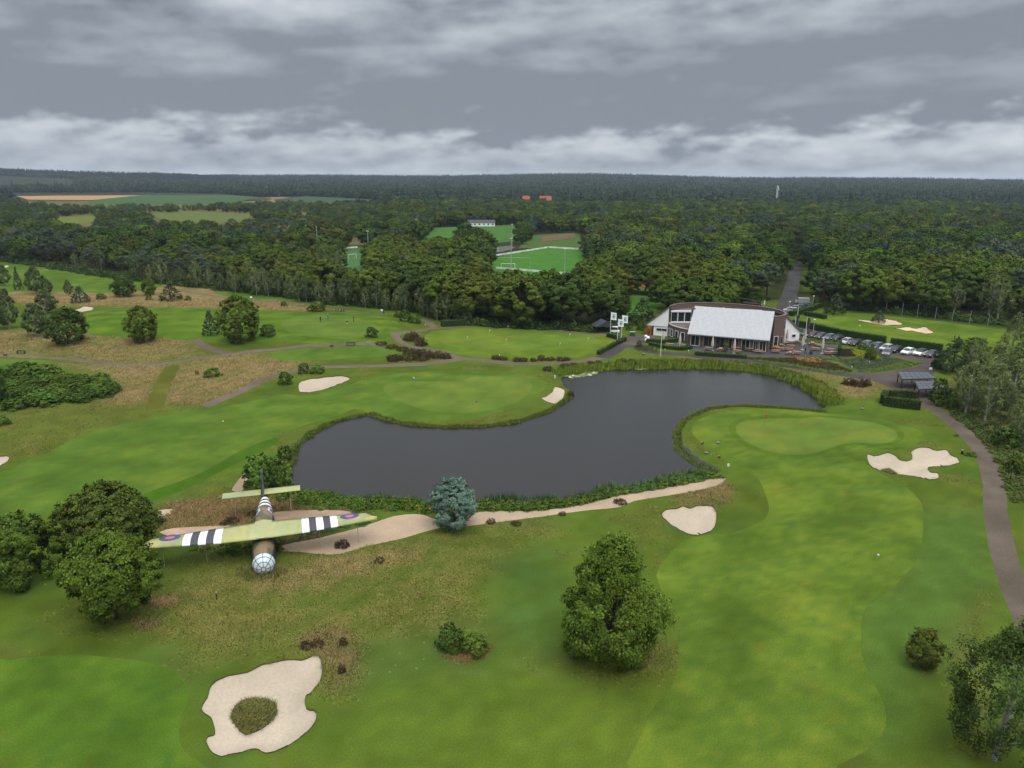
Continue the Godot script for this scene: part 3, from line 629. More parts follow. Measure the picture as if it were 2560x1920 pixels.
	soft(P("54.2,-88.6 62.0,-88.7 55.6,-76.4 50.45,-69.69 44.31,-63.94 40.55,-58.96 35.10,-54.58 29.11,-47.29 27.08,-47.28 30.53,-50.71 31.26,-55.58 33.59,-61.29 37.41,-67.19 45.9,-75.2"), Color(0.082, 0.146, 0.026), 0.85, 4.0, 0.25)
	soft(P("-19.36,-52.20 -10.47,-53.24 -2.67,-55.32 5.43,-54.77 11.74,-52.44 5.15,-51.27 -2.39,-48.74 -9.09,-44.87 -17.01,-44.52"), Color(0.096, 0.152, 0.020), 0.8, 4.0, 0.3)
	soft(P("-4.81,-48.38 2.61,-51.43 10.32,-51.68 16.06,-56.54 13.64,-44.15 -8.95,-43.99"), Color(0.110, 0.163, 0.021), 0.9, 5.0, 0.15)
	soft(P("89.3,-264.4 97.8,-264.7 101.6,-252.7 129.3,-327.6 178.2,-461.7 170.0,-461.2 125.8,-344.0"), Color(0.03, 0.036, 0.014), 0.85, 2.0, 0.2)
	# heights, tones and slopes at the grid points
	var nr := rows.size()
	var row_n := NU + 1
	gh.resize(nr * row_n); gt.resize(nr * row_n); gn.resize(nr * row_n); gv.resize(nr * row_n)
	for i in nr:
		for j in row_n:
			var p := grid_pos(i, j)
			gh[i * row_n + j] = height_at(p)
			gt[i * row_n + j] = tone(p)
			gv[i * row_n + j] = n01(0.5 * n_low.get_noise_2d(p.x * 1.5 + 300.0, p.y * 1.5) + 0.6 * n_mid.get_noise_2d(p.x, p.y) + 0.5 * n_hi.get_noise_2d(p.x, p.y))
	for i in nr:
		for j in row_n:
			var i0 := maxi(i - 1, 0); var i1 := mini(i + 1, nr - 1); var j0 := maxi(j - 1, 0); var j1 := mini(j + 1, NU)
			var sx := (gh[i * row_n + j1] - gh[i * row_n + j0]) / (grid_pos(i, j1).x - grid_pos(i, j0).x)
			var sz := (gh[i1 * row_n + j] - gh[i0 * row_n + j]) / -(rows[i1] - rows[i0])
			gn[i * row_n + j] = Vector3(-sx, 1.0, -sz).normalized()
	# which zone fills a cell, which ones cross it
	var full := PackedInt32Array(); full.resize(nr * NU); full.fill(-1)
	var cross := {}
	for k in zones.size():
		var z: Dictionary = zones[k]
		var poly: PackedVector2Array = z.poly
		for e in poly.size():
			var a := poly[e]; var b := poly[(e + 1) % poly.size()]
			var steps := maxi(1, int(ceil(a.distance_to(b) / 0.2)))
			for s in steps + 1:
				var p := a.lerp(b, float(s) / steps)
				if -p.y <= D0 or -p.y >= rows[nr - 1] or absf(p.x) >= half(-p.y): continue
				var c := cell_of(p)
				var id := c.x * NU + c.y
				if not cross.has(id): cross[id] = []
				var l: Array = cross[id]
				if l.is_empty() or l[-1] != k: l.append(k)
		var bb: Rect2 = z.bb
		var r0 := row_of(clampf(-bb.end.y, D0, rows[nr - 2])); var r1 := row_of(clampf(-bb.position.y, D0, rows[nr - 2]))
		for i in range(r0, r1 + 1):
			var dm := (rows[i] + rows[i + 1]) * 0.5
			# the zone's crossings with this row give the runs of cells inside it
			var xs := []
			var jj := poly.size() - 1
			for e in poly.size():
				var a := poly[e]; var b := poly[jj]
				if (a.y > -dm) != (b.y > -dm): xs.append((b.x - a.x) * (-dm - a.y) / (b.y - a.y) + a.x)
				jj = e
			xs.sort()
			for q in range(0, xs.size() - 1, 2):
				var j0 := clampi(int(ceil((xs[q] / half(dm) + 1.0) * 0.5 * NU - 0.5)), 0, NU)
				var j1 := clampi(int(floor((xs[q + 1] / half(dm) + 1.0) * 0.5 * NU - 0.5)), -1, NU - 1)
				for j in range(j0, j1 + 1):
					var id := i * NU + j
					if full[id] < 0 and not (cross.has(id) and cross[id].has(k)): full[id] = k
	var gmb := MB.new()
	for i in nr - 1:
		for j in NU:
			var id := i * NU + j
			var cell := PackedVector2Array([grid_pos(i, j), grid_pos(i, j + 1), grid_pos(i + 1, j + 1), grid_pos(i + 1, j)])
			var pieces := [cell]
			if cross.has(id):
				for k in cross[id]:
					if full[id] >= 0 and k > full[id]: break
					var rest := []
					for pc in pieces:
						for q in Geometry2D.intersect_polygons(pc, zones[k].poly):
							if Geometry2D.is_polygon_clockwise(q): continue
							emit(zones[k].mb, q, i, j, zones[k])
						for q in Geometry2D.clip_polygons(pc, zones[k].poly):
							if not Geometry2D.is_polygon_clockwise(q): rest.append(q)
					pieces = rest
			for pc in pieces:
				if full[id] >= 0: emit(zones[full[id]].mb, pc, i, j, zones[full[id]])
				else: emit(gmb, pc, i, j, null)
	# the ground goes on beside and behind the surveyed part
	gmb.col = Color(0.07, 0.105, 0.024)
	for i in nr - 1:
		for s in [-1.0, 1.0]:
			var a := Vector3(s * half(rows[i]), 0, -rows[i]); var b := Vector3(s * half(rows[i + 1]), 0, -rows[i + 1])
			gmb.quad(a, b, Vector3(s * 1500.0, 0, b.z), Vector3(s * 1500.0, 0, a.z), Vector3.UP)
	gmb.quad(Vector3(-1500, 0, -D0), Vector3(1500, 0, -D0), Vector3(1500, 0, 300), Vector3(-1500, 0, 300), Vector3.UP)
	tag(put("ground", gmb, M.grass), "uncut grass, dry rough and bare ground of the golf course", "ground", "", "structure")
	for z in zones:
		if z.mb.v.size() == 0: continue
		var o := put(z.name, z.mb, M[z.mat])
		tag(o, z.label, z.cat, "", "structure")
		if z.opt.has("dig"):
			var lip := MB.new()
			lip.col = Color(0.075, 0.07, 0.028)
			var poly: PackedVector2Array = z.poly
			for e in poly.size():
				var a := poly[e]; var b := poly[(e + 1) % poly.size()]
				var steps := maxi(1, int(a.distance_to(b) / 0.5))
				for s in steps:
					var p := G(a.lerp(b, float(s) / steps).x, a.lerp(b, float(s) / steps).y)
					var q := G(a.lerp(b, float(s + 1) / steps).x, a.lerp(b, float(s + 1) / steps).y)
					var w := 0.05 + 0.09 * n01(n_hi.get_noise_2d(p.x * 2.0, p.z * 2.0))
					lip.quad(p + Vector3.UP * w, q + Vector3.UP * w, q - Vector3.UP * 0.14, p - Vector3.UP * 0.14, Vector3(a.y - b.y, 0, b.x - a.x))
			put("grass_lip", lip, M.vert, o)
	var wmb := MB.new()
	for poly in Geometry2D.offset_polygon(pond, 0.8):
		var ix := Geometry2D.triangulate_polygon(poly)
		for t in range(0, ix.size(), 3):
			wmb.tri(Vector3(poly[ix[t]].x, -0.5, poly[ix[t]].y), Vector3(poly[ix[t + 1]].x, -0.5, poly[ix[t + 1]].y), Vector3(poly[ix[t + 2]].x, -0.5, poly[ix[t + 2]].y), Vector3.UP, Vector3.UP, Vector3.UP)
	tag(put("pond", wmb, M.water), "dark grey pond with two bays and rippled water", "pond", "", "structure")

func hfar(x: float, z: float) -> float:
	var d := sqrt(x * x + z * z)
	var az := atan2(x, -z)
	var h := smoothstep(1900.0, 4600.0, d) * (37.0 + 9.0 * sin(az * 7.0 + 1.0) + 5.0 * sin(az * 17.0))
	h += 16.0 * exp(-pow((d - 3700.0) / 500.0, 2.0)) * smoothstep(-0.36, -0.44, az)
	return h

func sheet(called: String, pts: PackedVector2Array, c: Color, label: String, cat: String, y := 0.04):
	var mb := MB.new()
	mb.col = c
	var ix := Geometry2D.triangulate_polygon(pts)
	for t in range(0, ix.size(), 3):
		mb.tri(Vector3(pts[ix[t]].x, y, pts[ix[t]].y), Vector3(pts[ix[t + 1]].x, y, pts[ix[t + 1]].y), Vector3(pts[ix[t + 2]].x, y, pts[ix[t + 2]].y), Vector3.UP, Vector3.UP, Vector3.UP)
	return tag(put(called, mb, M.grass), label, cat, "", "structure")

func build_far():
	var mb := MB.new()
	var dd: Array[float] = [rows[rows.size() - 1]]
	while dd[-1] < 9000.0: dd.append(dd[-1] * 1.06)
	var nc := 60
	for i in dd.size() - 1:
		for j in nc:
			var p := []
			for k in [[0, 0], [0, 1], [1, 1], [1, 0]]:
				var d: float = dd[i + k[0]]
				var u: float = 2.0 * (j + k[1]) / nc - 1.0
				var x := u * (half(d) + 600.0)
				p.append(Vector3(x, hfar(x, -d), -d))
			var open := smoothstep(-0.12, -0.24, atan2(p[0].x, -p[0].z)) * smoothstep(1350.0, 1200.0, -p[0].z)
			mb.col = Color(0.035, 0.04, 0.018).lerp(Color(0.135, 0.125, 0.045), open) * (0.8 + 0.4 * n01(n_low.get_noise_2d(p[0].x * 0.2, p[0].z * 0.2)))
			mb.quad(p[0], p[1], p[2], p[3], Vector3.UP)
	tag(put("distant_terrain", mb, M.grass), "wooded plain and low hills reaching the horizon", "terrain", "", "structure")
	sheet("stubble_field", P("-1223.8,-1841.7 -971.2,-1998.7 -878.6,-1821.0 -764.0,-1374.9 -886.4,-1382.1"), Color(0.42, 0.27, 0.13), "tan stubble field far off at the foot of the dark ridge", "field")
	sheet("crop_field", P("-760.2,-1375.6 -878.6,-1821.0 -733.0,-1911.6 -497.9,-1556.9 -457.9,-1431.0 -487.7,-1173.7 -653.4,-1148.7"), Color(0.06, 0.12, 0.04), "bright green field beside the stubble field", "field")
	sheet("crop_field", P("-463.1,-1461.3 -471.7,-1723.2 -353.9,-1663.5 -258.6,-1467.5 -265.9,-1324.3 -404.8,-1301.3"), Color(0.055, 0.095, 0.045), "bluish green strip field beyond the tree line", "field")
	sheet("meadow", P("-479.8,-1288.9 -531.8,-1587.2 -508.9,-1672.0 -448.4,-1566.8 -404.8,-1301.3"), Color(0.22, 0.17, 0.09), "brownish meadow between two far fields", "field")
	sheet("heath", P("-2021.8,-2840.5 -1601.1,-2742.1 -1320.1,-2307.2 -1447.4,-2030.3"), Color(0.13, 0.07, 0.05), "reddish heath strip below the far dark ridge", "heath")
	sheet("distant_fairway", P("-479.7,-784.4 -458.9,-825.9 -392.4,-708.6 -413.2,-684.8"), Color(0.13, 0.17, 0.035), "small yellowish fairway glimpsed between the trees", "fairway")
	sheet("distant_fairway", P("-431.2,-896.0 -390.9,-938.6 -312.0,-885.8 -255.6,-736.8 -281.2,-703.7 -355.2,-760.7"), Color(0.12, 0.155, 0.04), "pale far golf hole ringed by dry grass", "fairway")

# ---------- clubhouse ----------
func arc_wall(cx: float, cz: float, rx: float, rz: float, a0: float, a1: float, y0: float, y1: float, th: float) -> MB:
	var mb := MB.new()
	var n := maxi(3, int(absf(a1 - a0) / 4.0))
	for i in n:
		var q := []
		for k in 2:
			var a := deg_to_rad(lerpf(a0, a1, float(i + k) / n))
			q.append([Vector3(cx + rx * cos(a), 0, cz + rz * sin(a)), Vector3(cx + (rx - th) * cos(a), 0, cz + (rz - th) * sin(a)), Vector3(cos(a) * rz, 0, sin(a) * rx).normalized()])
		var lo := Vector3.UP * y0; var hi := Vector3.UP * y1
		for s in 2:
			var na: Vector3 = q[0][2] * (1 - 2 * s); var nb: Vector3 = q[1][2] * (1 - 2 * s)
			var a: Vector3 = q[0][s]; var b: Vector3 = q[1][s]
			mb.tri(a + lo, b + lo, b + hi, na, nb, nb); mb.tri(a + lo, b + hi, a + hi, na, nb, na)
		mb.quad(q[0][0] + hi, q[1][0] + hi, q[1][1] + hi, q[0][1] + hi, Vector3.UP)
		if i == 0: mb.quad(q[0][0] + lo, q[0][0] + hi, q[0][1] + hi, q[0][1] + lo, q[0][0] - q[1][0])
		if i == n - 1: mb.quad(q[1][0] + lo, q[1][0] + hi, q[1][1] + hi, q[1][1] + lo, q[1][0] - q[0][0])
	return mb

func deck(pts: PackedVector2Array, y: float, th: float) -> MB:
	var mb := MB.new()
	mb.prism(pts, Transform3D(Basis(Vector3.RIGHT, Vector3(0, 0, 1), Vector3.UP), Vector3(0, y, 0)), th)
	return mb

func boxm(ce: Vector3, s: Vector3, turn := 0.0) -> MB:
	var mb := MB.new()
	mb.box(ce, s, Basis(Vector3.UP, turn))
	return mb

func window(parent: Node, ce: Vector3, w: float, h: float, turn := 0.0, bars := 0, called := "window", mat: Material = null):
	# a frame of four rails round a dark pane; ce is the middle of its face
	var b := Basis(Vector3.UP, turn)
	var fr := MB.new()
	var t := 0.09
	for s in [-1.0, 1.0]:
		fr.box(ce + b * Vector3(s * (w * 0.5 - t * 0.5), 0, 0.03), Vector3(t, h, 0.10), b)
		fr.box(ce + b * Vector3(0, s * (h * 0.5 - t * 0.5), 0.032), Vector3(w - 2 * t, t, 0.096), b)
	for k in bars:
		fr.box(ce + b * Vector3(-w * 0.5 + w * (k + 1) / (bars + 1), 0, 0.03), Vector3(0.06, h - 2 * t, 0.09), b)
	var o := put(called, fr, mat if mat else M.white, parent)
	var g := MB.new()
	g.box(ce + b * Vector3(0, 0, 0.0), Vector3(w - 2 * t, h - 2 * t, 0.06), b)
	put("pane", g, M.glass, o)

func build_clubhouse():
	var c := base("clubhouse", Vector3(46.6, 0, -188.7), deg_to_rad(-23.0))
	tag(c, "brown brick oval clubhouse with a big sloping grey metal roof", "building")
	# glazed front: brick piers, windows between them
	var holes := [[0.2, 2.5, 1], [3.5, 6.0, 1], [6.5, 8.9, 1], [9.8, 10.7, 0], [11.4, 12.3, 0], [13.0, 15.1, 1], [15.9, 17.1, 1], [17.4, 19.0, 1]]
	var x := 0.0
	for h in holes:
		if h[0] > x + 0.05: put("wall", boxm(Vector3((x + h[0]) * 0.5, 1.5, -0.2), Vector3(h[0] - x, 3.0, 0.4)), M.brick, c)
		x = h[1]
		window(c, Vector3((h[0] + h[1]) * 0.5, 1.36, -0.05), h[1] - h[0], 2.72, 0.0, h[2], "door" if h[0] < 1.0 else "window", M.white if h[0] < 1.0 or h[0] > 12.0 else M.grey)
		put("lintel", boxm(Vector3((h[0] + h[1]) * 0.5, 2.86, -0.2), Vector3(h[1] - h[0], 0.28, 0.4)), M.brick, c)
	put("wall", boxm(Vector3(19.2, 1.5, -0.2), Vector3(0.4, 3.0, 0.4)), M.brick, c)
	# the great sloping roof
	var rf := MB.new()
	rf.prism(PackedVector2Array([Vector2(0.9, 3.02), Vector2(0.9, 3.26), Vector2(-8.0, 9.12), Vector2(-8.3, 8.9)]), Transform3D(Basis(Vector3(0, 0, 1), Vector3.UP, Vector3(-1, 0, 0)), Vector3(-0.6, 0, 0)), 20.4)
	var roof := put("roof", rf, M.metalroof, c)
	var seams := MB.new()
	var sl := Vector3(0, 9.12 - 3.26, -8.9)
	var sb := Basis(Vector3.RIGHT, atan2(sl.y, 8.9))
	for k in 46:
		seams.box(Vector3(-0.5 + k * 0.449, 6.19 + 0.03, -3.55), Vector3(0.05, 0.075, sl.length() - 0.04), sb)
	var so := put("standing_seams", seams, M.metalroof, roof)
	so.set_meta("kind", "stuff")
	put("gutter", boxm(Vector3(9.6, 3.12, 0.98), Vector3(20.4, 0.16, 0.16)), M.steel, roof)
	for sx in [-0.1, 19.4]:
		var w := MB.new()
		w.prism(PackedVector2Array([Vector2(-0.4, 0), Vector2(-0.4, 3.4), Vector2(-8.2, 8.8), Vector2(-8.2, 0)]), Transform3D(Basis(Vector3(0, 0, 1), Vector3.UP, Vector3(-1, 0, 0)), Vector3(sx - 0.15, 0, 0)), 0.3)
		put("wall", w, M.brick, c)
	put("wall", boxm(Vector3(9.6, 7.6, -8.35), Vector3(19.6, 2.4, 0.3)), M.brick, c)
	put("chimney", boxm(Vector3(-0.75, 7.4, -7.5), Vector3(1.0, 2.6, 1.3)), M.brick, roof)
	# the oval brick drum
	put("drum_wall", arc_wall(7.3, -12, 15.3, 11, 33, -181, 0, 8.0, 0.45), M.brick, c)
	put("coping", arc_wall(7.3, -12, 15.38, 11.08, 33, -181, 8.0, 8.12, 0.6), M.roofing, c)
	put("lower_wall", arc_wall(7.3, -12, 15.3, 11, 178, 112, 0, 3.5, 0.4), M.brick, c)
	put("lower_coping", arc_wall(7.3, -12, 15.4, 11.1, 178, 112, 3.5, 3.62, 0.6), M.steel, c)
	var el := PackedVector2Array()
	for k in 40: el.append(Vector2(7.3 + 14.8 * cos(TAU * k / 40), -12 + 10.5 * sin(TAU * k / 40)))
	put("lower_roof", deck(el, 3.4, 0.3), M.roofing, c)
	var up := PackedVector2Array()
	for k in 40: up.append(Vector2(7.3 + 14.8 * cos(deg_to_rad(-180 + 212.0 * k / 39)), -12 + 10.5 * sin(deg_to_rad(-180 + 212.0 * k / 39))))
	up.append_array(PackedVector2Array([Vector2(19.0, -8.6), Vector2(-0.2, -8.6), Vector2(-0.2, -14.2)]))
	put("upper_roof", deck(up, 6.6, 0.3), M.roofing, c)
	var dirv := Vector3(6.9, 0, -3.1); var ang := -atan2(dirv.z, dirv.x)
	var p0 := Vector3(-7.4, 0, -11.1)
	put("white_fascia", boxm(p0 + dirv * 0.5 + Vector3(0, 6.68, 0.1), Vector3(7.7, 0.34, 0.5), ang), M.white, c)
	put("sill", boxm(p0 + dirv * 0.5 + Vector3(0, 3.6, 0.1), Vector3(7.6, 0.3, 0.3), ang), M.white, c)
	for k in 4: window(c, p0 + dirv * (0.125 + 0.25 * k) + Vector3(0, 5.1, 0.1), 1.82, 2.7, ang, 0)
	# windows of the lower storey and of the right flank
	for a in [174.0, 160.0, 151.0, 140.0, 130.0]:
		var r := deg_to_rad(a)
		window(c, Vector3(7.3 + 15.32 * cos(r), 1.5, -12 + 11.02 * sin(r)), 1.0 if a > 170 else 1.35, 2.1, atan2(cos(r) * 11.0, sin(r) * 15.3), 0)
	for q in [[8.0, 5.2, 2.6, 1.1], [15.0, 1.3, 2.5, 1.2], [28.0, 1.6, 2.6, 1.6]]:
		var r := deg_to_rad(q[0])
		window(c, Vector3(7.3 + 15.32 * cos(r), q[1], -12 + 11.02 * sin(r)), q[3], q[2], atan2(cos(r) * 11.0, sin(r) * 15.3), 0, "window", M.grey if q[0] < 20.0 else M.white)
	put("roof_light", boxm(Vector3(12.5, 7.0, -17.0), Vector3(7.0, 1.0, 3.0), 0.1), M.grey, c)
	put("vent", boxm(Vector3(6.0, 7.2, -15.5), Vector3(0.8, 1.4, 0.8)), M.steel, c)
	# white gabled wings
	var lw := MB.new()
	lw.prism(PackedVector2Array([Vector2(-13.6, 2.75), Vector2(-7.6, 7.9), Vector2(-7.6, 2.75)]), Transform3D(Basis.IDENTITY, Vector3(0, 0, -8.4)), 0.25)
	put("white_gable", lw, M.white, c)
	var lr := MB.new()
	lr.prism(PackedVector2Array([Vector2(-13.9, 2.75), Vector2(-13.9, 2.95), Vector2(-7.6, 8.3), Vector2(-7.6, 8.0)]), Transform3D(Basis.IDENTITY, Vector3(0, 0, -8.1)), 8.0)
	put("wing_roof", lr, M.roofing, c)
	put("wing_wall", boxm(Vector3(-9.6, 1.3, -8.8), Vector3(3.9, 2.6, 0.3)), M.white, c)
	window(c, Vector3(-9.3, 1.75, -8.63), 3.0, 0.9, 0.0, 1)
	put("wing_wall", boxm(Vector3(-10.6, 1.3, -15.6), Vector3(5.6, 2.6, 0.3)), M.brick, c)
	for px in [-13.3, -12.3]:
		put("column", boxm(Vector3(px, 1.37, -8.6), Vector3(0.35, 2.75, 0.35)), M.red, c)
	var rb := Basis(Vector3.UP, deg_to_rad(40.0))
	var rw := MB.new()
	rw.prism(PackedVector2Array([Vector2(0, 0), Vector2(0, 7.5), Vector2(5.4, 2.9), Vector2(5.4, 0)]), Transform3D(rb, Vector3(22.0, 0, -14.2)), 0.3)
	put("white_gable", rw, M.white, c)
	var rr := MB.new()
	rr.prism(PackedVector2Array([Vector2(-0.2, 7.55), Vector2(-0.2, 7.85), Vector2(5.9, 2.8), Vector2(5.7, 2.55)]), Transform3D(rb, Vector3(22.0, 0, -14.0) + rb * Vector3(0, 0, 0.2)), 7.0)
	put("wing_roof", rr, M.roofing, c)
	window(c, Vector3(22.0, 0, -14.2) + rb * Vector3(3.6, 1.5, 0.03), 1.3, 0.9, deg_to_rad(40.0), 0)
	put("wing_wall", boxm(Vector3(22.0, 1.4, -14.2) + rb * Vector3(5.25, 0, -3.4), Vector3(0.3, 2.8, 6.4), deg_to_rad(40.0)), M.white, c)

# ---------- glider ----------
func wing_ring(x: float, le: float, te: float, y: float, th: float) -> Array:
	var r := []
	var ch := le - te
	for k in [[0.0, 0.0], [0.03, 0.45], [0.12, 0.8], [0.3, 1.0], [0.55, 0.75], [0.8, 0.35], [1.0, 0.02], [0.8, -0.1], [0.45, -0.2], [0.12, -0.25], [0.03, -0.18]]:
		r.append(Vector3(x, y + th * k[1], le - ch * k[0]))
	return r

func wing_at(x: float) -> Array:   # leading edge, trailing edge, height
	var a := absf(x)
	var le := 8.05 if a < 4.3 else lerpf(8.05, 7.22, (a - 4.3) / 8.5)
	var te := lerpf(3.5, 4.05, a / 4.3) if a < 4.3 else lerpf(4.05, 5.0, (a - 4.3) / 7.4)
	if a > 11.7: te = lerpf(5.0, 6.9, (a - 11.7) / 1.15)
	return [le, te, 3.0 + a * 0.018]

func wing_top(x: float, z: float) -> float:
	var w := wing_at(x)
	var t: float = (w[0] - z) / (w[0] - w[1])
	var ks := [[0.0, 0.0], [0.03, 0.45], [0.12, 0.8], [0.3, 1.0], [0.55, 0.75], [0.8, 0.35], [1.0, 0.02]]
	for i in 6:
		if t <= ks[i + 1][0]:
			return w[2] + 0.34 * lerpf(ks[i][1], ks[i + 1][1], (t - ks[i][0]) / (ks[i + 1][0] - ks[i][0]))
	return w[2]

func wing_part(called: String, x0: float, x1: float, g: Node, f: Callable):
	var mb := MB.new()
	var n := maxi(2, int(absf(x1 - x0) / 0.35))
	var rings := []
	for i in n + 1:
		var x := lerpf(x0, x1, float(i) / n)
		var w := wing_at(x)
		rings.append(wing_ring(x, w[0], w[1], w[2], 0.34))
	mb.loft(rings)
	mb.fan(rings[0], Vector3(-signf(x1), 0, 0)); mb.fan(rings[n], Vector3(signf(x1), 0, 0))
	for i in mb.v.size(): mb.c[i] = f.call(mb.v[i])
	put(called, mb, M.paint, g)

func roundel(called: String, x: float, z: float, r0: float, r1: float, col: Color, g: Node, lift: float):
	var mb := MB.new()
	mb.col = col
	for i in 4:
		for k in 32:
			var q := []
			for e in [[0, 0], [0, 1], [1, 1], [1, 0]]:
				var r := lerpf(r0, r1, (i + e[0]) / 4.0); var a: float = TAU * (k + e[1]) / 32.0
				var px := x + r * cos(a); var pz := z + r * sin(a)
				q.append(Vector3(px, wing_top(px, pz) + lift, pz))
			mb.quad(q[0], q[1], q[2], q[3], Vector3.UP)
	put(called, mb, M.paint, g)

func build_glider():
	M.paint = vmat(0.55, 0.35)
	var o := base("glider", Vector3(-30.1, ground(-30.1, -81.9), -81.9), deg_to_rad(17.0))
	tag(o, "camouflaged wooden glider with striped wings parked beside the pond", "glider")
	var brown := Color(0.18, 0.128, 0.074); var olive := Color(0.085, 0.09, 0.05); var side := Color(0.026, 0.03, 0.036)
	var st := [[9.8, 1.22, 0.85], [8.5, 1.28, 1.05], [7.0, 1.3, 1.35], [3.0, 1.28, 1.62], [1.0, 1.18, 1.75], [-1.0, 0.97, 1.98], [-2.5, 0.74, 2.2], [-3.7, 0.52, 2.42], [-5.0, 0.3, 2.62], [-6.6, 0.16, 2.75]]
	var ring := func(z: float) -> Array:
		var i := 0
		while i < st.size() - 2 and z < st[i + 1][0]: i += 1
		var t: float = (st[i][0] - z) / (st[i][0] - st[i + 1][0])
		var r: float = lerpf(st[i][1], st[i + 1][1], t); var y: float = lerpf(st[i][2], st[i + 1][2], t)
		var a := []
		for k in 44:
			a.append(Vector3(r * sin(TAU * k / 44.0), y + r * 1.06 * cos(TAU * k / 44.0), z))
		return a
	var paint := func(p: Vector3) -> Color:
		var up: float = p.y - (lerpf(1.1, 2.75, clampf((9.8 - p.z) / 16.4, 0, 1)))
		var w := absf(p.x)
		var c: Color = olive if n_mid.get_noise_2d(p.x * 5.0 + 20.0, p.z * 3.4) > 0.02 else brown
		if up < 0.55 and w > 0.3: c = side
		if up < 0.0: c = side
		# roundel rings on the rear flanks
		var d := Vector2(p.z + 0.15, (p.y - 2.35) * 1.3).length()
		if p.x * p.x > 0.2:
			if d < 0.95: c = Color(0.05, 0.06, 0.17)
			if d < 0.8: c = Color(0.6, 0.6, 0.58)
			if d < 0.62: c = Color(0.05, 0.06, 0.17)
			if d < 0.3: c = Color(0.35, 0.06, 0.06)
		return c
	var secs := [["fuselage", 9.8, -1.3], ["white_band", -1.3, -1.8], ["black_band", -1.8, -2.25], ["white_band", -2.25, -2.75], ["black_band", -2.75, -3.2], ["white_band", -3.2, -3.7], ["tail_cone", -3.7, -6.6]]
	for s in secs:
		var mb := MB.new()
		var n := maxi(2, int((s[1] - s[2]) / 0.14))
		var rings := []
		for i in n + 1: rings.append(ring.call(lerpf(s[1], s[2], float(i) / n)))
		mb.loft(rings)
		if s[0] == "tail_cone": mb.fan(rings[n], Vector3(0, 0, -1))
		for i in mb.v.size():
			var p := mb.v[i]
			mb.c[i] = paint.call(p) if s[0] == "fuselage" else (Color(0.66, 0.67, 0.68) if s[0] == "white_band" else side)
		put(s[0], mb, M.paint, o)
	# glazed nose: panes between dark bars, on a dark floor ring
	var nose_mat := flat_mat(Color(0.47, 0.55, 0.58), 0.12)
	var bars := MB.new()
	var np := func(lat: float, lon: float, grow: float) -> Vector3:
		var r := 1.22 * cos(lat) + grow
		return Vector3(r * sin(lon), 0.85 + 1.06 * r * cos(lon), 9.8 + (1.25 + grow) * sin(lat))
	var lats := [0.0, 0.48, 0.95, 1.38]
	for k in 8:
		var a0 := TAU * k / 8.0; var a1 := TAU * (k + 1) / 8.0
		for i in 3:
			var pane := MB.new()
			for u in 3:
				for w in 3:
					var q := []
					for e in [[0, 0], [0, 1], [1, 1], [1, 0]]:
						q.append(np.call(lerpf(lats[i], lats[i + 1], (u + e[0]) / 3.0), lerpf(a0, a1, (w + e[1]) / 3.0), 0.0))
					var mid: Vector3 = (q[0] + q[2]) * 0.5
					pane.quad(q[0], q[1], q[2], q[3], mid - Vector3(0, 0.85, 9.6))
			put("pane", pane, nose_mat, o)
			for e in 3:
				bars.tube(np.call(lerpf(lats[i], lats[i + 1], e / 3.0), a0, 0.01), np.call(lerpf(lats[i], lats[i + 1], (e + 1) / 3.0), a0, 0.01), 0.03, 0.03, 5)
				if i < 3: bars.tube(np.call(lats[i + 1], lerpf(a0, a1, e / 3.0), 0.01), np.call(lats[i + 1], lerpf(a0, a1, (e + 1) / 3.0), 0.01), 0.03, 0.03, 5)
	put("nose_frame", bars, M.dark, o)
	var tip := MB.new()
	var tr := []
	for k in 20: tr.append(np.call(1.38, TAU * k / 20.0, 0.0))
	tip.fan(tr, Vector3(0, 0, 1))
	put("nose_cap", tip, nose_mat, o)
	# wings
	var light := Color(0.325, 0.325, 0.13); var pale := Color(0.29, 0.315, 0.15); var grn := Color(0.235, 0.26, 0.12)
	var camo := func(p: Vector3) -> Color:
		var q := n01(n_mid.get_noise_2d(p.x * 2.2 + 70.0, p.z * 2.2))
		var c: Color = light.lerp(pale, smoothstep(0.42, 0.55, q))
		if absf(p.x) > 8.0: c = grn.lerp(light, smoothstep(0.45, 0.6, q))
		if absf(p.x) < 1.25: c = Color(0.32, 0.335, 0.16)
		return c * (0.86 + 0.18 * n01(n_hi.get_noise_2d(p.x * 3.0, p.z * 1.2)) + 0.08 * n01(n_hi.get_noise_2d(p.x * 9.0, p.z * 0.8)))
	wing_part("wing_centre", -1.2, 1.2, o, camo)
	for s in [-1.0, 1.0]:
		wing_part("inner_wing", 1.2 * s, 4.3 * s, o, camo)
		for k in 5:
			var cc := Color(0.70, 0.71, 0.73) if k % 2 == 0 else Color(0.055, 0.058, 0.066)
			wing_part("white_stripe" if k % 2 == 0 else "black_stripe", (4.3 + 0.8 * k) * s, (5.1 + 0.8 * k) * s, o, func(p: Vector3) -> Color: return cc * (0.95 + 0.1 * n01(n_hi.get_noise_2d(p.x * 2.0, p.z * 2.0))))
		wing_part("outer_wing", 8.3 * s, 12.8 * s, o, camo)
		roundel("roundel", 9.75 * s, 5.72 if s > 0 else 5.62, 0.0, 1.12, Color(0.06, 0.07, 0.20), o, 0.012)
		roundel("roundel_centre", 9.75 * s, 5.72 if s > 0 else 5.62, 0.0, 0.5, Color(0.47, 0.13, 0.12), o, 0.022)
		for x in [6.2, 10.6]:
			var post := MB.new()
			post.tube(Vector3(x * s, -1.0, 6.0), Vector3(x * s, 3.05, 6.0), 0.035, 0.035, 6)
			put("support_post", post, M.steel, o)
	# saddle of the wing over the body
	var sad := MB.new()
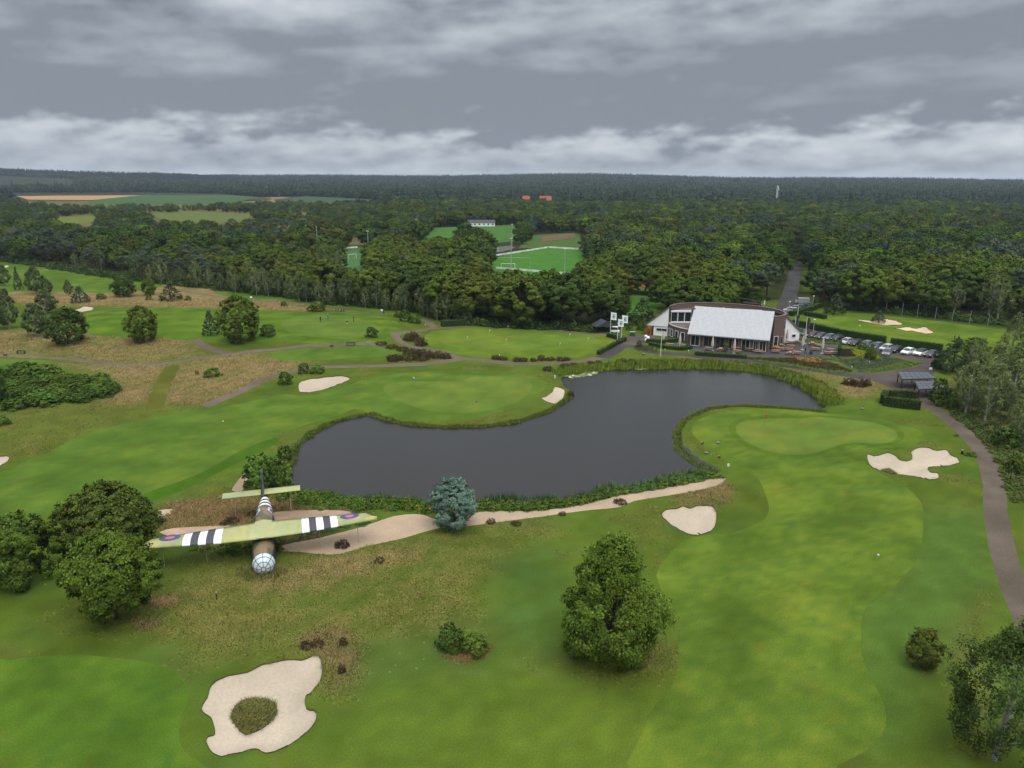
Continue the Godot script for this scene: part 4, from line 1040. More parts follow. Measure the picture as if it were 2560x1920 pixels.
	sad.loft([[Vector3(-1.25, 2.9, 7.9), Vector3(-0.9, 3.1, 7.9), Vector3(0, 3.2, 8.25), Vector3(0.9, 3.1, 7.9), Vector3(1.25, 2.9, 7.9)], [Vector3(-1.25, 3.2, 6.8), Vector3(-0.9, 3.38, 6.8), Vector3(0, 3.42, 6.8), Vector3(0.9, 3.38, 6.8), Vector3(1.25, 3.2, 6.8)], [Vector3(-1.25, 3.05, 5.0), Vector3(-0.9, 3.24, 5.0), Vector3(0, 3.3, 5.0), Vector3(0.9, 3.24, 5.0), Vector3(1.25, 3.05, 5.0)], [Vector3(-1.2, 2.9, 3.5), Vector3(-0.9, 3.0, 3.4), Vector3(0, 3.1, 3.2), Vector3(0.9, 3.0, 3.4), Vector3(1.2, 2.9, 3.5)]], false)
	for i in sad.c.size(): sad.c[i] = Color(0.31, 0.325, 0.155)
	put("wing_saddle", sad, M.paint, o)
	# tail
	for s in [-1.0, 1.0]:
		var mb := MB.new()
		var rings := []
		for i in 5:
			var x: float = -0.35 + s * (0.1 + 4.62 * i / 4.0)
			rings.append(wing_ring(x, -4.25 - 0.012 * i, -6.15, 3.06, 0.16))
		mb.loft(rings)
		mb.fan(rings[0], Vector3(-s, 0, 0)); mb.fan(rings[4], Vector3(s, 0, 0))
		for i in mb.v.size():
			mb.c[i] = Color(0.31, 0.325, 0.15).lerp(Color(0.24, 0.275, 0.15), smoothstep(0.45, 0.6, n01(n_mid.get_noise_2d(mb.v[i].x * 2.5, mb.v[i].z * 2.5)))) * (0.92 + 0.12 * n01(n_hi.get_noise_2d(mb.v[i].x * 3.0, 5.0)))
		put("tailplane", mb, M.paint, o)
		var post := MB.new()
		post.tube(Vector3(-0.35 + 3.4 * s, -1.0, -5.2), Vector3(-0.35 + 3.4 * s, 3.08, -5.2), 0.045, 0.045, 6)
		put("support_post", post, M.steel, o)
	var fin := MB.new()
	fin.prism(PackedVector2Array([Vector2(-3.7, 2.85), Vector2(-4.6, 4.3), Vector2(-5.2, 5.7), Vector2(-5.6, 5.95), Vector2(-6.4, 5.85), Vector2(-6.9, 4.2), Vector2(-6.9, 2.6), Vector2(-5.0, 2.6)]), Transform3D(Basis(Vector3(0, 0, 1), Vector3.UP, Vector3(-1, 0, 0)), Vector3(-0.24, 0, 0)), 0.2)
	put("tail_fin", fin, flat_mat(side, 0.6), o)

# ---------- plants ----------
var lib := {}

func rdir(r: RandomNumberGenerator) -> Vector3:
	var y := r.randf_range(-1, 1); var a := r.randf() * TAU; var s := sqrt(1.0 - y * y)
	return Vector3(s * cos(a), y, s * sin(a))

func leaf(mb: MB, r: RandomNumberGenerator, p: Vector3, nrm: Vector3, s: float, col: Color, wide := 0.6, calm := false):
	var m := (nrm + rdir(r) * 0.75).normalized()
	var u := m.cross(rdir(r)).normalized() * s * 0.5
	var w := m.cross(u).normalized() * s * 0.5 * wide
	var k := (nrm * 0.75 + m * 0.45).normalized()
	if calm: k = nrm
	if k.dot(m) < 0.15: m = (m + k * 1.2).normalized() if calm else m; k = k if calm else m
	mb.col = col
	var lift := m * s * 0.12
	mb.tri(p - u, p + w + lift, p + u, k, k, k)
	mb.tri(p - u, p + u, p - w + lift, k, k, k)

# crowns are built of lobes, each covered with leaf clumps; R and H are the crown's radius and the tree's height
func crown(kind: String, sd: int, R: float, H: float, count: int, size: float, cols: Array, sprays := 9, fewer := 0, calm := false) -> Dictionary:
	var r := RandomNumberGenerator.new(); r.seed = sd
	var mb := MB.new()
	var tr := MB.new()
	var lobes := []
	var nl := 44
	match kind:
		"oak", "round", "bush", "pear":
			var y0 := 0.16 if kind in ["oak"] else (0.04 if kind == "round" else 0.0)
			nl = 56 if kind != "bush" else 30
			if fewer > 0: nl = fewer
			if kind == "pear": nl = 76
			for i in nl:
				var t := pow((i + 0.5) / nl, 0.8)
				var prof := sqrt(maxf(0.05, 1.0 - pow((t - 0.36) / 0.68, 2.0)))
				if kind == "pear": prof = pow(maxf(0.0, 1.0 - maxf(0.0, t - 0.38) / 0.66), 0.58) * (0.6 if i % 4 == 0 else 1.0)
				if t < 0.36: prof = lerpf({"bush": 0.95, "pear": 0.62}.get(kind, 0.70), 1.0, t / 0.36)
				var a := i * 2.39996 + r.randf_range(-0.4, 0.4)
				var lr := R * (r.randf_range(0.20, 0.37) if fewer == 0 or fewer > 30 else r.randf_range(0.34, 0.48)) * (1.0 if t < 0.8 else 0.85)
				var rho := maxf(0.0, R * prof * r.randf_range(0.70, 1.12) - lr * 0.80)
				lobes.append([Vector3(rho * cos(a), H * lerpf(y0 + 0.10, 0.94, t) - lr * 0.25, rho * sin(a)), Vector3(lr, lr * (0.85 if not calm else 1.0), lr), r.randf_range(0.80, 1.22)])
		"birch":
			nl = 46
			for i in nl:
				var t := (i + 0.5) / nl
				var prof := 0.55 + 0.45 * sin(PI * pow(t, 0.75)) if t < 0.6 else lerpf(0.97, 0.14, pow((t - 0.6) / 0.4, 1.2))
				var a := i * 2.39996 + r.randf_range(-0.5, 0.5)
				var lr := R * r.randf_range(0.20, 0.34)
				var rho := maxf(0.0, R * prof * r.randf_range(0.55, 1.05) - lr * 0.6)
				lobes.append([Vector3(rho * cos(a), H * lerpf(0.2, 0.95, t), rho * sin(a)), Vector3(lr, lr * 1.25, lr), r.randf_range(0.8, 1.25)])
		"pine":
			nl = 30
			for i in nl:
				var t := (i + 0.5) / nl
				var a := i * 2.39996 + r.randf_range(-0.6, 0.6)
				var prof := lerpf(0.85, 1.0, t / 0.5) if t < 0.5 else lerpf(1.0, 0.35, (t - 0.5) / 0.5)
				var lr := R * r.randf_range(0.30, 0.44)
				var rho := maxf(0.0, R * prof * r.randf_range(0.6, 1.1) - lr * 0.5)
				lobes.append([Vector3(rho * cos(a), H * lerpf(0.45, 0.95, t), rho * sin(a)), Vector3(lr, lr * 0.42, lr), r.randf_range(0.8, 1.2)])
		"cone", "bluepine":
			nl = 60
			for i in nl:
				var t := (i + 0.5) / nl
				var a := i * 2.39996 + r.randf_range(-0.3, 0.3)
				var prof := pow(1.0 - t, 0.75) * r.randf_range(0.85, 1.12)
				if kind == "bluepine": prof = (lerpf(0.9, 1.0, t / 0.3) if t < 0.3 else pow(1.0 - (t - 0.3) / 0.72, 0.8)) * r.randf_range(0.7, 1.15)
				var lr := R * (r.randf_range(0.20, 0.30) if kind == "cone" else r.randf_range(0.26, 0.36)) * lerpf(1.0, 0.6, t)
				var rho := maxf(0.0, R * prof - lr * 0.6)
				var off := Vector3.ZERO
				if kind == "bluepine": off = Vector3(-0.12 * R if t > 0.6 else 0.0, 0, 0) if i % 4 else Vector3(0.42 * R * (1.0 - t), H * 0.05, 0.1 * R)
				lobes.append([off + Vector3(rho * cos(a), H * lerpf(0.08, 0.97, t), rho * sin(a)), Vector3(lr, lr * 0.7, lr), r.randf_range(0.8, 1.2)])
		"heather":
			nl = 14
			for i in nl:
				var a := i * 2.39996
				var q := sqrt((i + 0.5) / nl)
				var lr := R * r.randf_range(0.28, 0.42)
				lobes.append([Vector3(R * 0.75 * q * cos(a), H * 0.35 * (1.0 - 0.5 * q), R * 0.75 * q * sin(a)), Vector3(lr, H * r.randf_range(0.45, 0.7), lr), r.randf_range(0.75, 1.25)])
	# every lobe carries sprays, every spray carries leaf clumps
	var mid := Vector3(0, H * 0.5, 0)
	var area := 0.0
	for l in lobes: area += l[1].x * l[1].x
	var broad := kind in ["oak", "round", "bush", "pear"]
	var wide := 0.62 if broad else (0.45 if kind == "birch" else 0.36)
	for l in lobes:
		var nsp := clampi(int(sprays * (l[1].x * l[1].x) / area * lobes.size()), 1, 60)
		var per := maxi(2, int(count * (l[1].x * l[1].x) / area / nsp))
		var out: Vector3 = (l[0] - mid); out.y *= 0.6
		for q in nsp:
			var d := rdir(r)
			if kind != "birch" and d.y < -0.3 and r.randf() < 0.75: d.y = -d.y
			if out.length() > R * 0.2 and d.dot(out.normalized()) < -0.2: d = -d
			var c0: Vector3 = l[0] + d * l[1] * r.randf_range(0.62, 1.05)
			var sr: float = l[1].x * (0.42 if nsp > 3 else 0.9)
			var st := r.randf_range(0.84, 1.18)
			for e in per:
				var d2 := rdir(r)
				var p: Vector3 = c0 + d2 * Vector3(sr, sr * (1.5 if kind == "birch" else (0.9 if calm else 0.62)), sr) * pow(r.randf(), 0.5)
				if kind == "birch": p.y -= r.randf() * sr * 0.8
				if p.y < 0.04: p.y = 0.04 + r.randf() * 0.15
				var c: Color = cols[r.randi() % cols.size()] * (l[2] * st * (r.randf_range(0.82, 1.2) if not calm else r.randf_range(0.93, 1.07)))
				var nn := (d * 0.8 + d2 * 0.5 + Vector3.UP * 0.4 + (p - mid).normalized() * 0.4).normalized()
				if calm: nn = (d * 0.9 + d2 * 0.35 + (p - mid).normalized() * 0.9 + Vector3.UP * 0.25).normalized()
				leaf(mb, r, p, nn, size * r.randf_range(0.7, 1.35), c, wide, calm)
	# stem and limbs
	if kind in ["oak", "round", "pear", "birch", "pine", "bluepine", "cone"]:
		var tw := clampf(H * 0.026, 0.09, 0.36) * (0.75 if kind == "birch" else 1.0)
		var lean := Vector3(r.randf_range(-0.04, 0.04), 0, r.randf_range(-0.04, 0.04)) * H
		var top := Vector3(lean.x, H * (0.55 if kind in ["oak", "round", "pear"] else 0.9), lean.z)
		tr.col = Color(0.42, 0.40, 0.37) if kind == "birch" else (Color(0.16, 0.09, 0.055) if kind == "pine" else Color(0.085, 0.07, 0.05))
		var pts := []
		for k in 5: pts.append(Vector3.ZERO.lerp(top, k / 4.0) + Vector3(r.randf_range(-1, 1), 0, r.randf_range(-1, 1)) * tw * 0.8 * (1 if k > 0 else 0))
		for k in 4: tr.tube(pts[k], pts[k + 1], tw * lerpf(1.15, 0.35, k / 4.0), tw * lerpf(1.15, 0.35, (k + 1) / 4.0), 7, false)
		var step := 3 if kind in ["oak", "round", "pear"] else (2 if kind == "birch" else 4)
		for k in range(0, lobes.size(), step):
			var l: Vector3 = lobes[k][0]
			var sy := clampf(l.y - Vector2(l.x, l.z).length() * (0.7 if kind != "pine" else 0.3), H * 0.12, top.y)
			var s := Vector3(lean.x * sy / top.y, sy, lean.z * sy / top.y)
			tr.tube(s, l, tw * 0.34, tw * 0.1, 5, false)
	return {"crown": mb.mesh(), "trunk": tr.mesh() if tr.v.size() else null, "R": R, "H": H}

func make_library():
	var oakc := [Color(0.080, 0.132, 0.020), Color(0.068, 0.114, 0.017), Color(0.096, 0.142, 0.022), Color(0.060, 0.106, 0.018)]
	var darkc := [Color(0.046, 0.078, 0.018), Color(0.054, 0.088, 0.020), Color(0.040, 0.070, 0.018)]
	var olivec := [Color(0.080, 0.105, 0.020), Color(0.072, 0.096, 0.018), Color(0.092, 0.116, 0.024)]
	var birchc := [Color(0.11, 0.15, 0.052), Color(0.095, 0.135, 0.046), Color(0.135, 0.17, 0.066)]
	var pinec := [Color(0.062, 0.095, 0.058), Color(0.052, 0.082, 0.048), Color(0.078, 0.112, 0.070)]
	var bluec := [Color(0.105, 0.175, 0.135), Color(0.085, 0.145, 0.108), Color(0.13, 0.205, 0.165)]
	var greenc := [Color(0.07, 0.135, 0.022), Color(0.055, 0.11, 0.022), Color(0.085, 0.155, 0.028)]
	var heathc := [Color(0.078, 0.046, 0.034), Color(0.062, 0.038, 0.028), Color(0.095, 0.062, 0.040), Color(0.075, 0.068, 0.030)]
	for l in [oakc, darkc, olivec, birchc, pinec, greenc]:
		for i in l.size(): l[i] = l[i] * Color(1.08, 1.03, 1.0)
	var cloudshadec := [Color(0.028, 0.046, 0.020), Color(0.036, 0.056, 0.022), Color(0.028, 0.046, 0.027)]  # cloud shadow over the far woods is mixed into these leaf colours
	# near, each with its own crown
	lib.oak_big = crown("pear", 101, 5.4, 11.4, 34000, 0.25, oakc, 13)
	lib.oak_front = crown("oak", 102, 5.0, 9.8, 30000, 0.28, oakc, 12)
	lib.oak_rear = crown("round", 103, 5.2, 9.4, 26000, 0.30, darkc + olivec, 12)
	lib.bush_left = crown("bush", 104, 4.3, 7.6, 24000, 0.28, oakc + darkc, 16)
	lib.blue_pine = crown("round", 105, 3.5, 7.0, 26000, 0.20, [Color(0.125, 0.20, 0.15), Color(0.105, 0.175, 0.128), Color(0.155, 0.235, 0.185)], 11)
	lib.small_tree = crown("round", 106, 1.65, 3.6, 9000, 0.15, olivec, 9)
	lib.birch_near = crown("birch", 107, 4.2, 11.3, 17000, 0.24, [Color(0.05, 0.085, 0.02), Color(0.065, 0.10, 0.026), Color(0.042, 0.07, 0.018)], 7)
	# middle distance
	for k in 5: lib["oak%d" % k] = crown("oak" if k < 4 else "round", 200 + k, 6.0, 14.0, 13000, 0.48, [oakc, olivec, oakc + darkc, darkc, oakc + olivec][k], 7, 40, true)
	for k in 3: lib["birch%d" % k] = crown("birch", 220 + k, 3.0, 11.0, 3000, 0.38, birchc, 5)
	lib["birchd"] = crown("birch", 228, 3.2, 11.0, 9000, 0.36, [Color(0.078, 0.112, 0.040), Color(0.068, 0.100, 0.036), Color(0.092, 0.126, 0.048)], 7)
	for k in 2: lib["pine%d" % k] = crown("pine", 230 + k, 4.2, 14.0, 4500, 0.55, pinec, 8)
	for k in 2: lib["cone%d" % k] = crown("cone", 240 + k, 2.4, 6.0, 4200, 0.30, [darkc + pinec, pinec + [Color(0.075, 0.115, 0.095)]][k], 5)
	for k in 3: lib["bush%d" % k] = crown("bush", 250 + k, 1.5, 2.2, 2400, 0.22, [greenc, darkc + greenc, olivec + greenc][k], 6)
	for k in 2: lib["heather%d" % k] = crown("heather", 260 + k, 1.5, 0.9, 2000, 0.15, heathc, 9)
	lib["round0"] = crown("round", 270, 4.5, 8.5, 9000, 0.38, darkc, 8)
	lib["round1"] = crown("round", 271, 4.5, 8.5, 9000, 0.38, olivec + oakc, 8)
	# far
	for k in 4: lib["far%d" % k] = crown("oak", 300 + k, 6.4, 13.0, 3000, 0.78, [oakc, olivec, oakc + darkc, darkc][k], 5, 20, true)
	for k in 3: lib["remote%d" % k] = crown("oak", 320 + k, 6.6, 13.0, 700, 1.5, [cloudshadec + darkc, cloudshadec, cloudshadec + pinec][k], 2, 12, true)
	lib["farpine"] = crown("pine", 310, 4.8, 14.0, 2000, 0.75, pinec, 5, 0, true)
	lib["farcone"] = crown("cone", 311, 3.2, 17.0, 360, 1.9, cloudshadec, 1)
	lib["darkpine"] = crown("bluepine", 320, 4.5, 9.0, 14000, 0.34, darkc + pinec, 9)

func plant(called: String, kind: String, at: Vector3, h: float, w: float, label: String, cat: String, group := "", turn := -1.0) -> Node3D:
	var l: Dictionary = lib[kind]
	var o := base(called, at, rng.randf() * TAU if turn < 0.0 else turn)
	o.scale = Vector3(w * 0.5 / l.R, h / l.H, w * 0.5 / l.R)
	var only: bool = l.trunk == null
	put("foliage" if only else "crown", l.crown, M.leaf, o)
	if not only: put("trunk", l.trunk, M.bark, o)
	return tag(o, label, cat, group)

func spots(poly: PackedVector2Array, gap: float, sd: int) -> Array:
	var r := RandomNumberGenerator.new(); r.seed = sd
	var out := []
	var bb := bounds(poly)
	var x := bb.position.x
	while x < bb.end.x:
		var y := bb.position.y
		while y < bb.end.y:
			var p := Vector2(x + r.randf() * gap, y + r.randf() * gap)
			if Geometry2D.is_point_in_polygon(p, poly): out.append(p)
			y += gap
		x += gap
	return out

func build_plants():
	make_library()
	var got := []
	var one := func(called: String, kind: String, spec: String, label: String, cat: String, hs := 1.0, ws := 1.0):
		var q: Array = Q(spec)[0]
		plant(called, kind, G(q[0], q[1]) - Vector3(0, 0.05, 0), q[2] * hs, q[3] * ws, label, cat)
	one.call("oak_tree", "oak_big", "9.0,-57.4,12.27,9.92", "big free standing oak in the foreground on the smooth fairway", "tree", 1.0, 1.0)
	one.call("oak_tree", "oak_front", "-38.9,-63.3,9.77,10.06", "left oak with visible pale stem, nearest of the foreground pair", "tree", 0.97, 0.88)
	one.call("oak_tree", "oak_rear", "-44.9,-74.4,9.60,10.66", "darker oak behind the left oak, beside the glider wing tip", "tree", 0.98, 0.98)
	one.call("oak_shrub", "bush_left", "-52.0,-69.7,7.79,8.45", "wide low dark oak at the left edge of the foreground", "tree", 1.0, 0.95)
	one.call("pine_tree", "blue_pine", "-7.2,-83.4,6.59,6.46", "bluish green pine standing in the sandy track", "tree", 1.0, 0.97)
	one.call("young_tree", "small_tree", "36.8,-56.5,3.89,3.25", "small round olive tree near the gravel drive", "tree")
	one.call("birch_tree", "birch_near", "36.6,-45.8,11.49,7.89", "near birch with white forked stem at the lower right corner", "tree")
	one.call("beech_tree", "round0", "-114.9,-185.8,9.57,9.78", "very dark round tree beside the left path", "tree")
	one.call("hornbeam_tree", "round1", "-95.7,-186.3,9.47,8.40", "egg shaped olive tree on the dry grass below the far fairway", "tree")
	one.call("oak_tree", "round1", "-69.7,-184.0,11.96,11.19", "large oak above the fork of the left paths", "tree")
	one.call("pine_tree", "cone1", "-79.9,-190.8,6.72,4.55", "bluish pine leaning on the large oak by the path fork", "tree")
	one.call("shrub", "bush1", "-64.5,-190.2,3.12,4.05", "dark bush at the right foot of the large path oak", "shrub")
	one.call("shrub", "bush1", "-87.4,-238.0,3.96,5.20", "rounded bush peeking out behind the large path oak", "shrub")
	one.call("oak_tree", "round0", "-140.8,-264.9,7.60,8.25", "broad dark tree with short stem on the upper dry strip", "tree")
	one.call("oak_tree", "round1", "-133.6,-268.8,6.35,5.47", "slim stemmed tree beside the broad one on the upper dry strip", "tree")
	one.call("shrub", "bush0", "-128.2,-257.3,2.13,2.36", "small green bush below the slim stemmed tree", "shrub")
	one.call("yew_tree", "cone0", "-120.5,-257.5,6.54,6.98", "dark pyramid shaped conifer on the upper dry strip", "tree", 1.0, 1.1)
	one.call("spruce_tree", "cone1", "-148.4,-250.3,5.74,5.83", "bluish small spruce below the upper fairway", "tree", 1.0, 1.1)
	one.call("birch_tree", "birchd", "-161.9,-266.7,5.63,3.31", "narrow young tree beside the bluish small spruce", "tree")
	one.call("birch_tree", "birchd", "-175.3,-268.9,10.16,6.95", "tall bushy birch on the upper left fairway edge", "tree")
	one.call("birch_tree", "birchd", "-171.8,-270.1,5.70,4.19", "lower birch at the right side of the tall bushy birch", "tree")
	one.call("birch_tree", "birchd", "-147.7,-230.0,7.21,6.82", "grey green birch above the very dark round tree", "tree")
	one.call("birch_tree", "birchd", "-128.8,-194.7,8.93,6.58", "drooping birch left of the very dark round tree", "tree")
	one.call("birch_tree", "birchd", "-142.7,-204.7,11.12,6.02", "dense birch at the left edge beside the path bench", "tree")
	one.call("birch_tree", "birchd", "-146.9,-205.7,10.16,5.18", "half hidden birch leaving the frame at the left", "tree")
	one.call("larch_tree", "cone0", "-188.4,-279.3,8.79,3.57", "thin ragged conifer on the upper left fairway", "tree", 1.0, 0.9)
	one.call("birch_tree", "birchd", "-201.3,-290.5,8.02,5.37", "round birch at the left end of the upper fairway", "tree")
	one.call("shrub", "bush2", "-63.6,-236.7,3.14,5.79", "round bush on the dry bank behind the golfers' green", "shrub")
	one.call("shrub", "bush2", "-114.2,-257.0,1.80,2.25", "little bush right of the dark pyramid conifer", "shrub")
	one.call("shrub", "bush2", "-145.5,-258.1,2.25,3.54", "low bush on dry grass left of the broad dark tree", "shrub")
	one.call("shrub", "bush2", "-77.5,-246.8,1.69,2.18", "yellowish little bush by the far path", "shrub")
	one.call("shrub", "bush1", "-185.7,-327.1,2.46,3.35", "dark bush in front of the upper woodland edge", "shrub")
	one.call("shrub", "bush1", "-36.9,-188.5,2.68,3.47", "leafy bush beside the park bench on the middle path", "shrub")
	one.call("shrub", "bush2", "-35.4,-225.2,2.18,2.67", "left bush of the trio on the bank beside the putting loop", "shrub")
	one.call("shrub", "bush1", "-32.0,-217.2,3.65,3.60", "tall middle bush of the trio on the bank", "shrub")
	one.call("shrub", "bush0", "-29.1,-216.3,2.61,3.68", "bright green bush of the trio on the bank", "shrub")
	one.call("shrub", "bush2", "-39.2,-245.5,3.56,3.42", "rounded pale bush standing before the woodland edge", "shrub")
	one.call("shrub", "bush1", "-47.9,-149.2,2.69,3.17", "dark bush where the straight path passes the long bunker", "shrub")
	one.call("shrub", "bush2", "-46.2,-157.6,2.40,2.66", "leaning grey bush on the far side of the straight path", "shrub")
	one.call("shrub", "bush0", "-43.2,-157.7,1.63,3.48", "green low bush above the long pale bunker", "shrub")
	one.call("shrub", "bush0", "-65.6,-155.3,1.88,3.89", "green broom bush in the dry meadow between paths", "shrub")
	one.call("shrub", "bush0", "-69.6,-156.8,1.13,0.88", "tiny broom tuft left of the meadow broom bush", "shrub")
	one.call("willow_shrub", "bush1", "-35.0,-106.1,2.84,2.37", "dark shrub overhanging the west end of the pond", "shrub")
	one.call("willow_shrub", "bush0", "-35.0,-95.4,4.86,5.07", "big green shrub behind the glider tail fin", "shrub")
	one.call("willow_shrub", "bush1", "-32.6,-94.6,4.94,3.64", "second big shrub between the tail fin and the water", "shrub")
	one.call("shrub", "bush1", "-5.7,-58.9,2.94,2.43", "taller of two dark foreground bushes in the rough", "shrub", 0.82, 1.1)
	one.call("shrub", "bush2", "-3.3,-58.3,2.18,2.41", "lower of two dark foreground bushes in the rough", "shrub", 0.75, 1.15)
	one.call("yew_tree", "cone0", "104.7,-236.2,6.70,6.10", "dark dense conifer at the end of the far car park hedge", "tree", 1.0, 1.1)
	one.call("spruce_tree", "cone1", "113.8,-225.2,3.68,3.69", "bluish small conifer behind the flat bunker", "tree", 1.0, 1.15)
	one.call("laurel_shrub", "bush1", "82.7,-136.4,5.13,3.94", "dense rounded shrub beside the dark cart shelters", "shrub", 1.0, 1.05)
	one.call("pine_tree", "darkpine", "100.2,-161.9,7.60,6.58", "dark bluish pine at the end of the car park", "tree", 1.0, 1.1)
	one.call("yew_tree", "cone0", "39.7,-221.7,7.40,7.12", "dark pyramid conifer left of the clubhouse", "tree", 1.0, 1.15)
	one.call("young_tree", "round1", "87.2,-174.0,3.00,3.04", "young tree with yellow green leaves in the planted bed", "tree")
	one.call("shrub", "bush0", "90.2,-184.8,1.79,2.65", "bright green shrub in front of the parked cars", "shrub")
	one.call("shrub", "bush0", "92.9,-184.9,1.55,1.45", "smaller bright green shrub in front of the parked cars", "shrub")
	one.call("shrub", "bush1", "33.0,-186.1,1.84,1.53", "clipped green bush beside the round forecourt bed", "shrub")
	one.call("shrub", "bush2", "120.3,-186.3,2.86,6.10", "olive bush below the practice range golfers", "shrub")
	one.call("shrub", "bush1", "80.2,-112.3,3.45,4.06", "dark bush under the birches beside the drive", "shrub")
	one.call("shrub", "bush2", "74.9,-101.2,3.17,3.46", "greyish bush under the birches near the drive bend", "shrub")
	one.call("shrub", "bush1", "83.5,-133.0,3.05,2.37", "dark bush at the birch stems behind the drive", "shrub")
	for q in Q("33.8,-208.2,1.86,2.01 36.4,-215.2,1.92,2.77 37.0,-208.3,2.37,2.35 38.7,-211.8,2.06,2.04 38.2,-219.8,1.96,3.18 36.9,-222.6,1.26,2.50 42.2,-222.7,2.88,3.22"):
		got.append(plant("garden_shrub", "bush%d" % (rng.randi() % 3), G(q[0], q[1]), q[2] * 1.2, q[3], "garden shrub between the white flags and the left white gable", "shrub", "garden shrubs beside the left gable"))
	for i in got.size(): got[i].set_meta("label", ["garden shrub nearest to the green waste bins", "garden shrub left of the dark conifer by the gable", "wide garden shrub in front of the left gable", "low garden shrub touching the left gable", "rear garden shrub below the dark conifer", "rear garden shrub behind the white flags", "rear garden shrub behind the left gable roof"][i])
	got.clear()
	one.call("heather", "heather0", "-19.9,-78.1,1.20,1.74", "single dark heather cushion on the sandy track", "heather")
	# heather beds, broom thicket, birch grove
	var hk := 0
	for q in Q("-27.3,-190.2,2.00,3.26 -23.6,-186.6,2.46,3.60 -26.6,-194.1,1.70,2.91 -33.4,-182.7,0.89,3.13 -30.5,-181.9,1.00,3.51 -27.6,-180.8,0.96,3.49 -25.3,-178.6,1.10,3.84 -21.6,-176.2,1.56,4.55 -18.3,-173.8,1.66,4.12 -16.0,-173.1,1.46,2.99 -27.8,-169.7,1.51,3.66 -25.0,-170.6,1.63,4.04 -21.8,-171.4,1.52,4.06 -28.7,-170.9,1.21,2.95"):
		got.append(plant("heather", "heather%d" % (hk % 2), G(q[0], q[1]), q[2] * 1.15, q[3], "brown heather cushion in the beds along the putting green path", "heather", "heather cushions along the path"))
		hk += 1
	var rf := func(t: String, words: Array) -> Array:
		var out := []
		var p := P(t)
		for i in words.size(): out.append([p[i], words[i]])
		return out
	single_out(got, "brown heather cushion", rf.call("-12.6,-172.4 -36.5,-182.7 -30.8,-197.0", ["the meeting point of the reddish paths", "the slatted screen beside the bench", "the west bend of the putting green path"]))
	got.clear()
	for q in Q("-4.0,-173.0,1.23,2.24 -2.2,-172.8,1.00,2.61 1.2,-171.7,1.11,2.23 2.7,-171.6,1.03,2.23 5.1,-171.5,0.95,1.85 7.2,-172.0,1.37,2.60 9.2,-171.8,0.99,2.60 11.8,-171.4,1.03,2.60 13.1,-171.5,0.99,1.86"):
		got.append(plant("heather", "heather%d" % (hk % 2), G(q[0], q[1]), q[2] * 1.1, q[3], "dark heather clump in the row below the practice green", "heather", "heather row below the practice green"))
		hk += 1
	single_out(got, "dark heather clump", rf.call("-5.5,-172.1 15.3,-172.2", ["the left end of the row below the practice green", "the right end of the row below the practice green"]))
	got.clear()
	for q in Q("8.1,-161.2,1.23,2.45 12.3,-165.2,0.81,2.87 14.5,-165.8,0.81,2.52 18.6,-167.3,1.01,2.54 20.2,-167.7,1.05,2.18 26.0,-168.8,1.28,3.30 28.6,-168.8,1.13,2.93 11.9,-143.3,1.37,1.57 11.8,-138.8,0.95,1.22 72.0,-151.2,1.88,2.99 73.7,-150.5,2.17,3.64 75.6,-151.0,1.70,2.33"):
		got.append(plant("heather", "heather%d" % (hk % 2), G(q[0], q[1]), q[2], q[3], "brown heather bush on the pond bank", "heather", "heather bushes on the pond banks"))
		hk += 1
	single_out(got, "brown heather bush", rf.call("15.2,-157.8 32.6,-177.4 9.8,-143.1 73.7,-150.6", ["the water lilies on the north bank", "the dark stump by the paved path", "the small bunker on the peninsula tip", "the dry mound left of the square hedge"]))
	got.clear()
	for q in Q("-18.8,-58.9,0.79,1.45 -18.0,-59.2,0.79,1.29 -15.6,-59.5,0.89,0.86 -14.9,-55.6,0.95,0.73 -14.9,-74.6,0.58,1.36 0.6,-84.1,0.51,1.51 -2.6,-84.7,0.51,1.40 14.6,-90.7,0.81,1.87 6.6,-87.0,0.39,1.08 -35.3,-84.8,0.85,1.86 -36.0,-84.3,0.59,1.39 -33.4,-86.6,0.69,1.58"):
		got.append(plant("heather", "heather%d" % (hk % 2), G(q[0], q[1]), maxf(q[2], 0.5), q[3], "dry brown heather tussock in the rough", "heather", "dry heather tussocks in the rough"))
		hk += 1
	single_out(got, "dry brown heather tussock", rf.call("-17.36,-57.54 -7.2,-83.4 -33.1,-88.4 22.9,-86.3 -17.3,-85.8", ["the top of the ring shaped bunker", "the bluish pine in the sandy track", "the glider's body", "the heart shaped bunker", "the glider's uncovered wing tip"]))
	got.clear()
	for p in spots(P("-114.3,-156.5 -112.1,-159.9 -108.8,-160.7 -102.8,-156.7 -95.7,-154.9 -88.6,-151.8 -82.8,-148.2 -81.1,-149.5 -77.9,-143.7 -78.2,-138.2 -81.5,-136.6 -85.4,-134.0 -88.9,-131.5 -93.4,-130.0 -98.8,-133.8"), 3.3, 5):
		var k := rng.randi() % 3
		got.append(plant("broom_bush", "bush%d" % k, G(p.x, p.y), rng.randf_range(1.3, 2.3), rng.randf_range(3.4, 5.0), "green broom bush in the thicket at the left edge", "shrub", "broom thicket at the left"))
	single_out(got, "broom bush in left thicket", rf.call("-110.7,-159.9 -79.9,-147.1 -84.8,-132.0 -97.7,-133.8 -96.8,-156.8", ["the dark bush above it", "its tip towards the mown strip", "its white flowers", "the dark tree cut by the left edge", "the tee lawn side"]))
	got.clear()
	one.call("shrub", "bush1", "-109.6,-158.2,1.88,3.22", "dark bush rising above the broom thicket", "shrub")
	one.call("young_tree", "bush1", "-97.7,-133.8,8.20,3.49", "dark tree cut by the left edge beside the broom thicket", "tree")
	one.call("shrub", "bush0", "-89.1,-121.6,1.56,2.94", "low bush at the left edge below the broom thicket", "shrub")
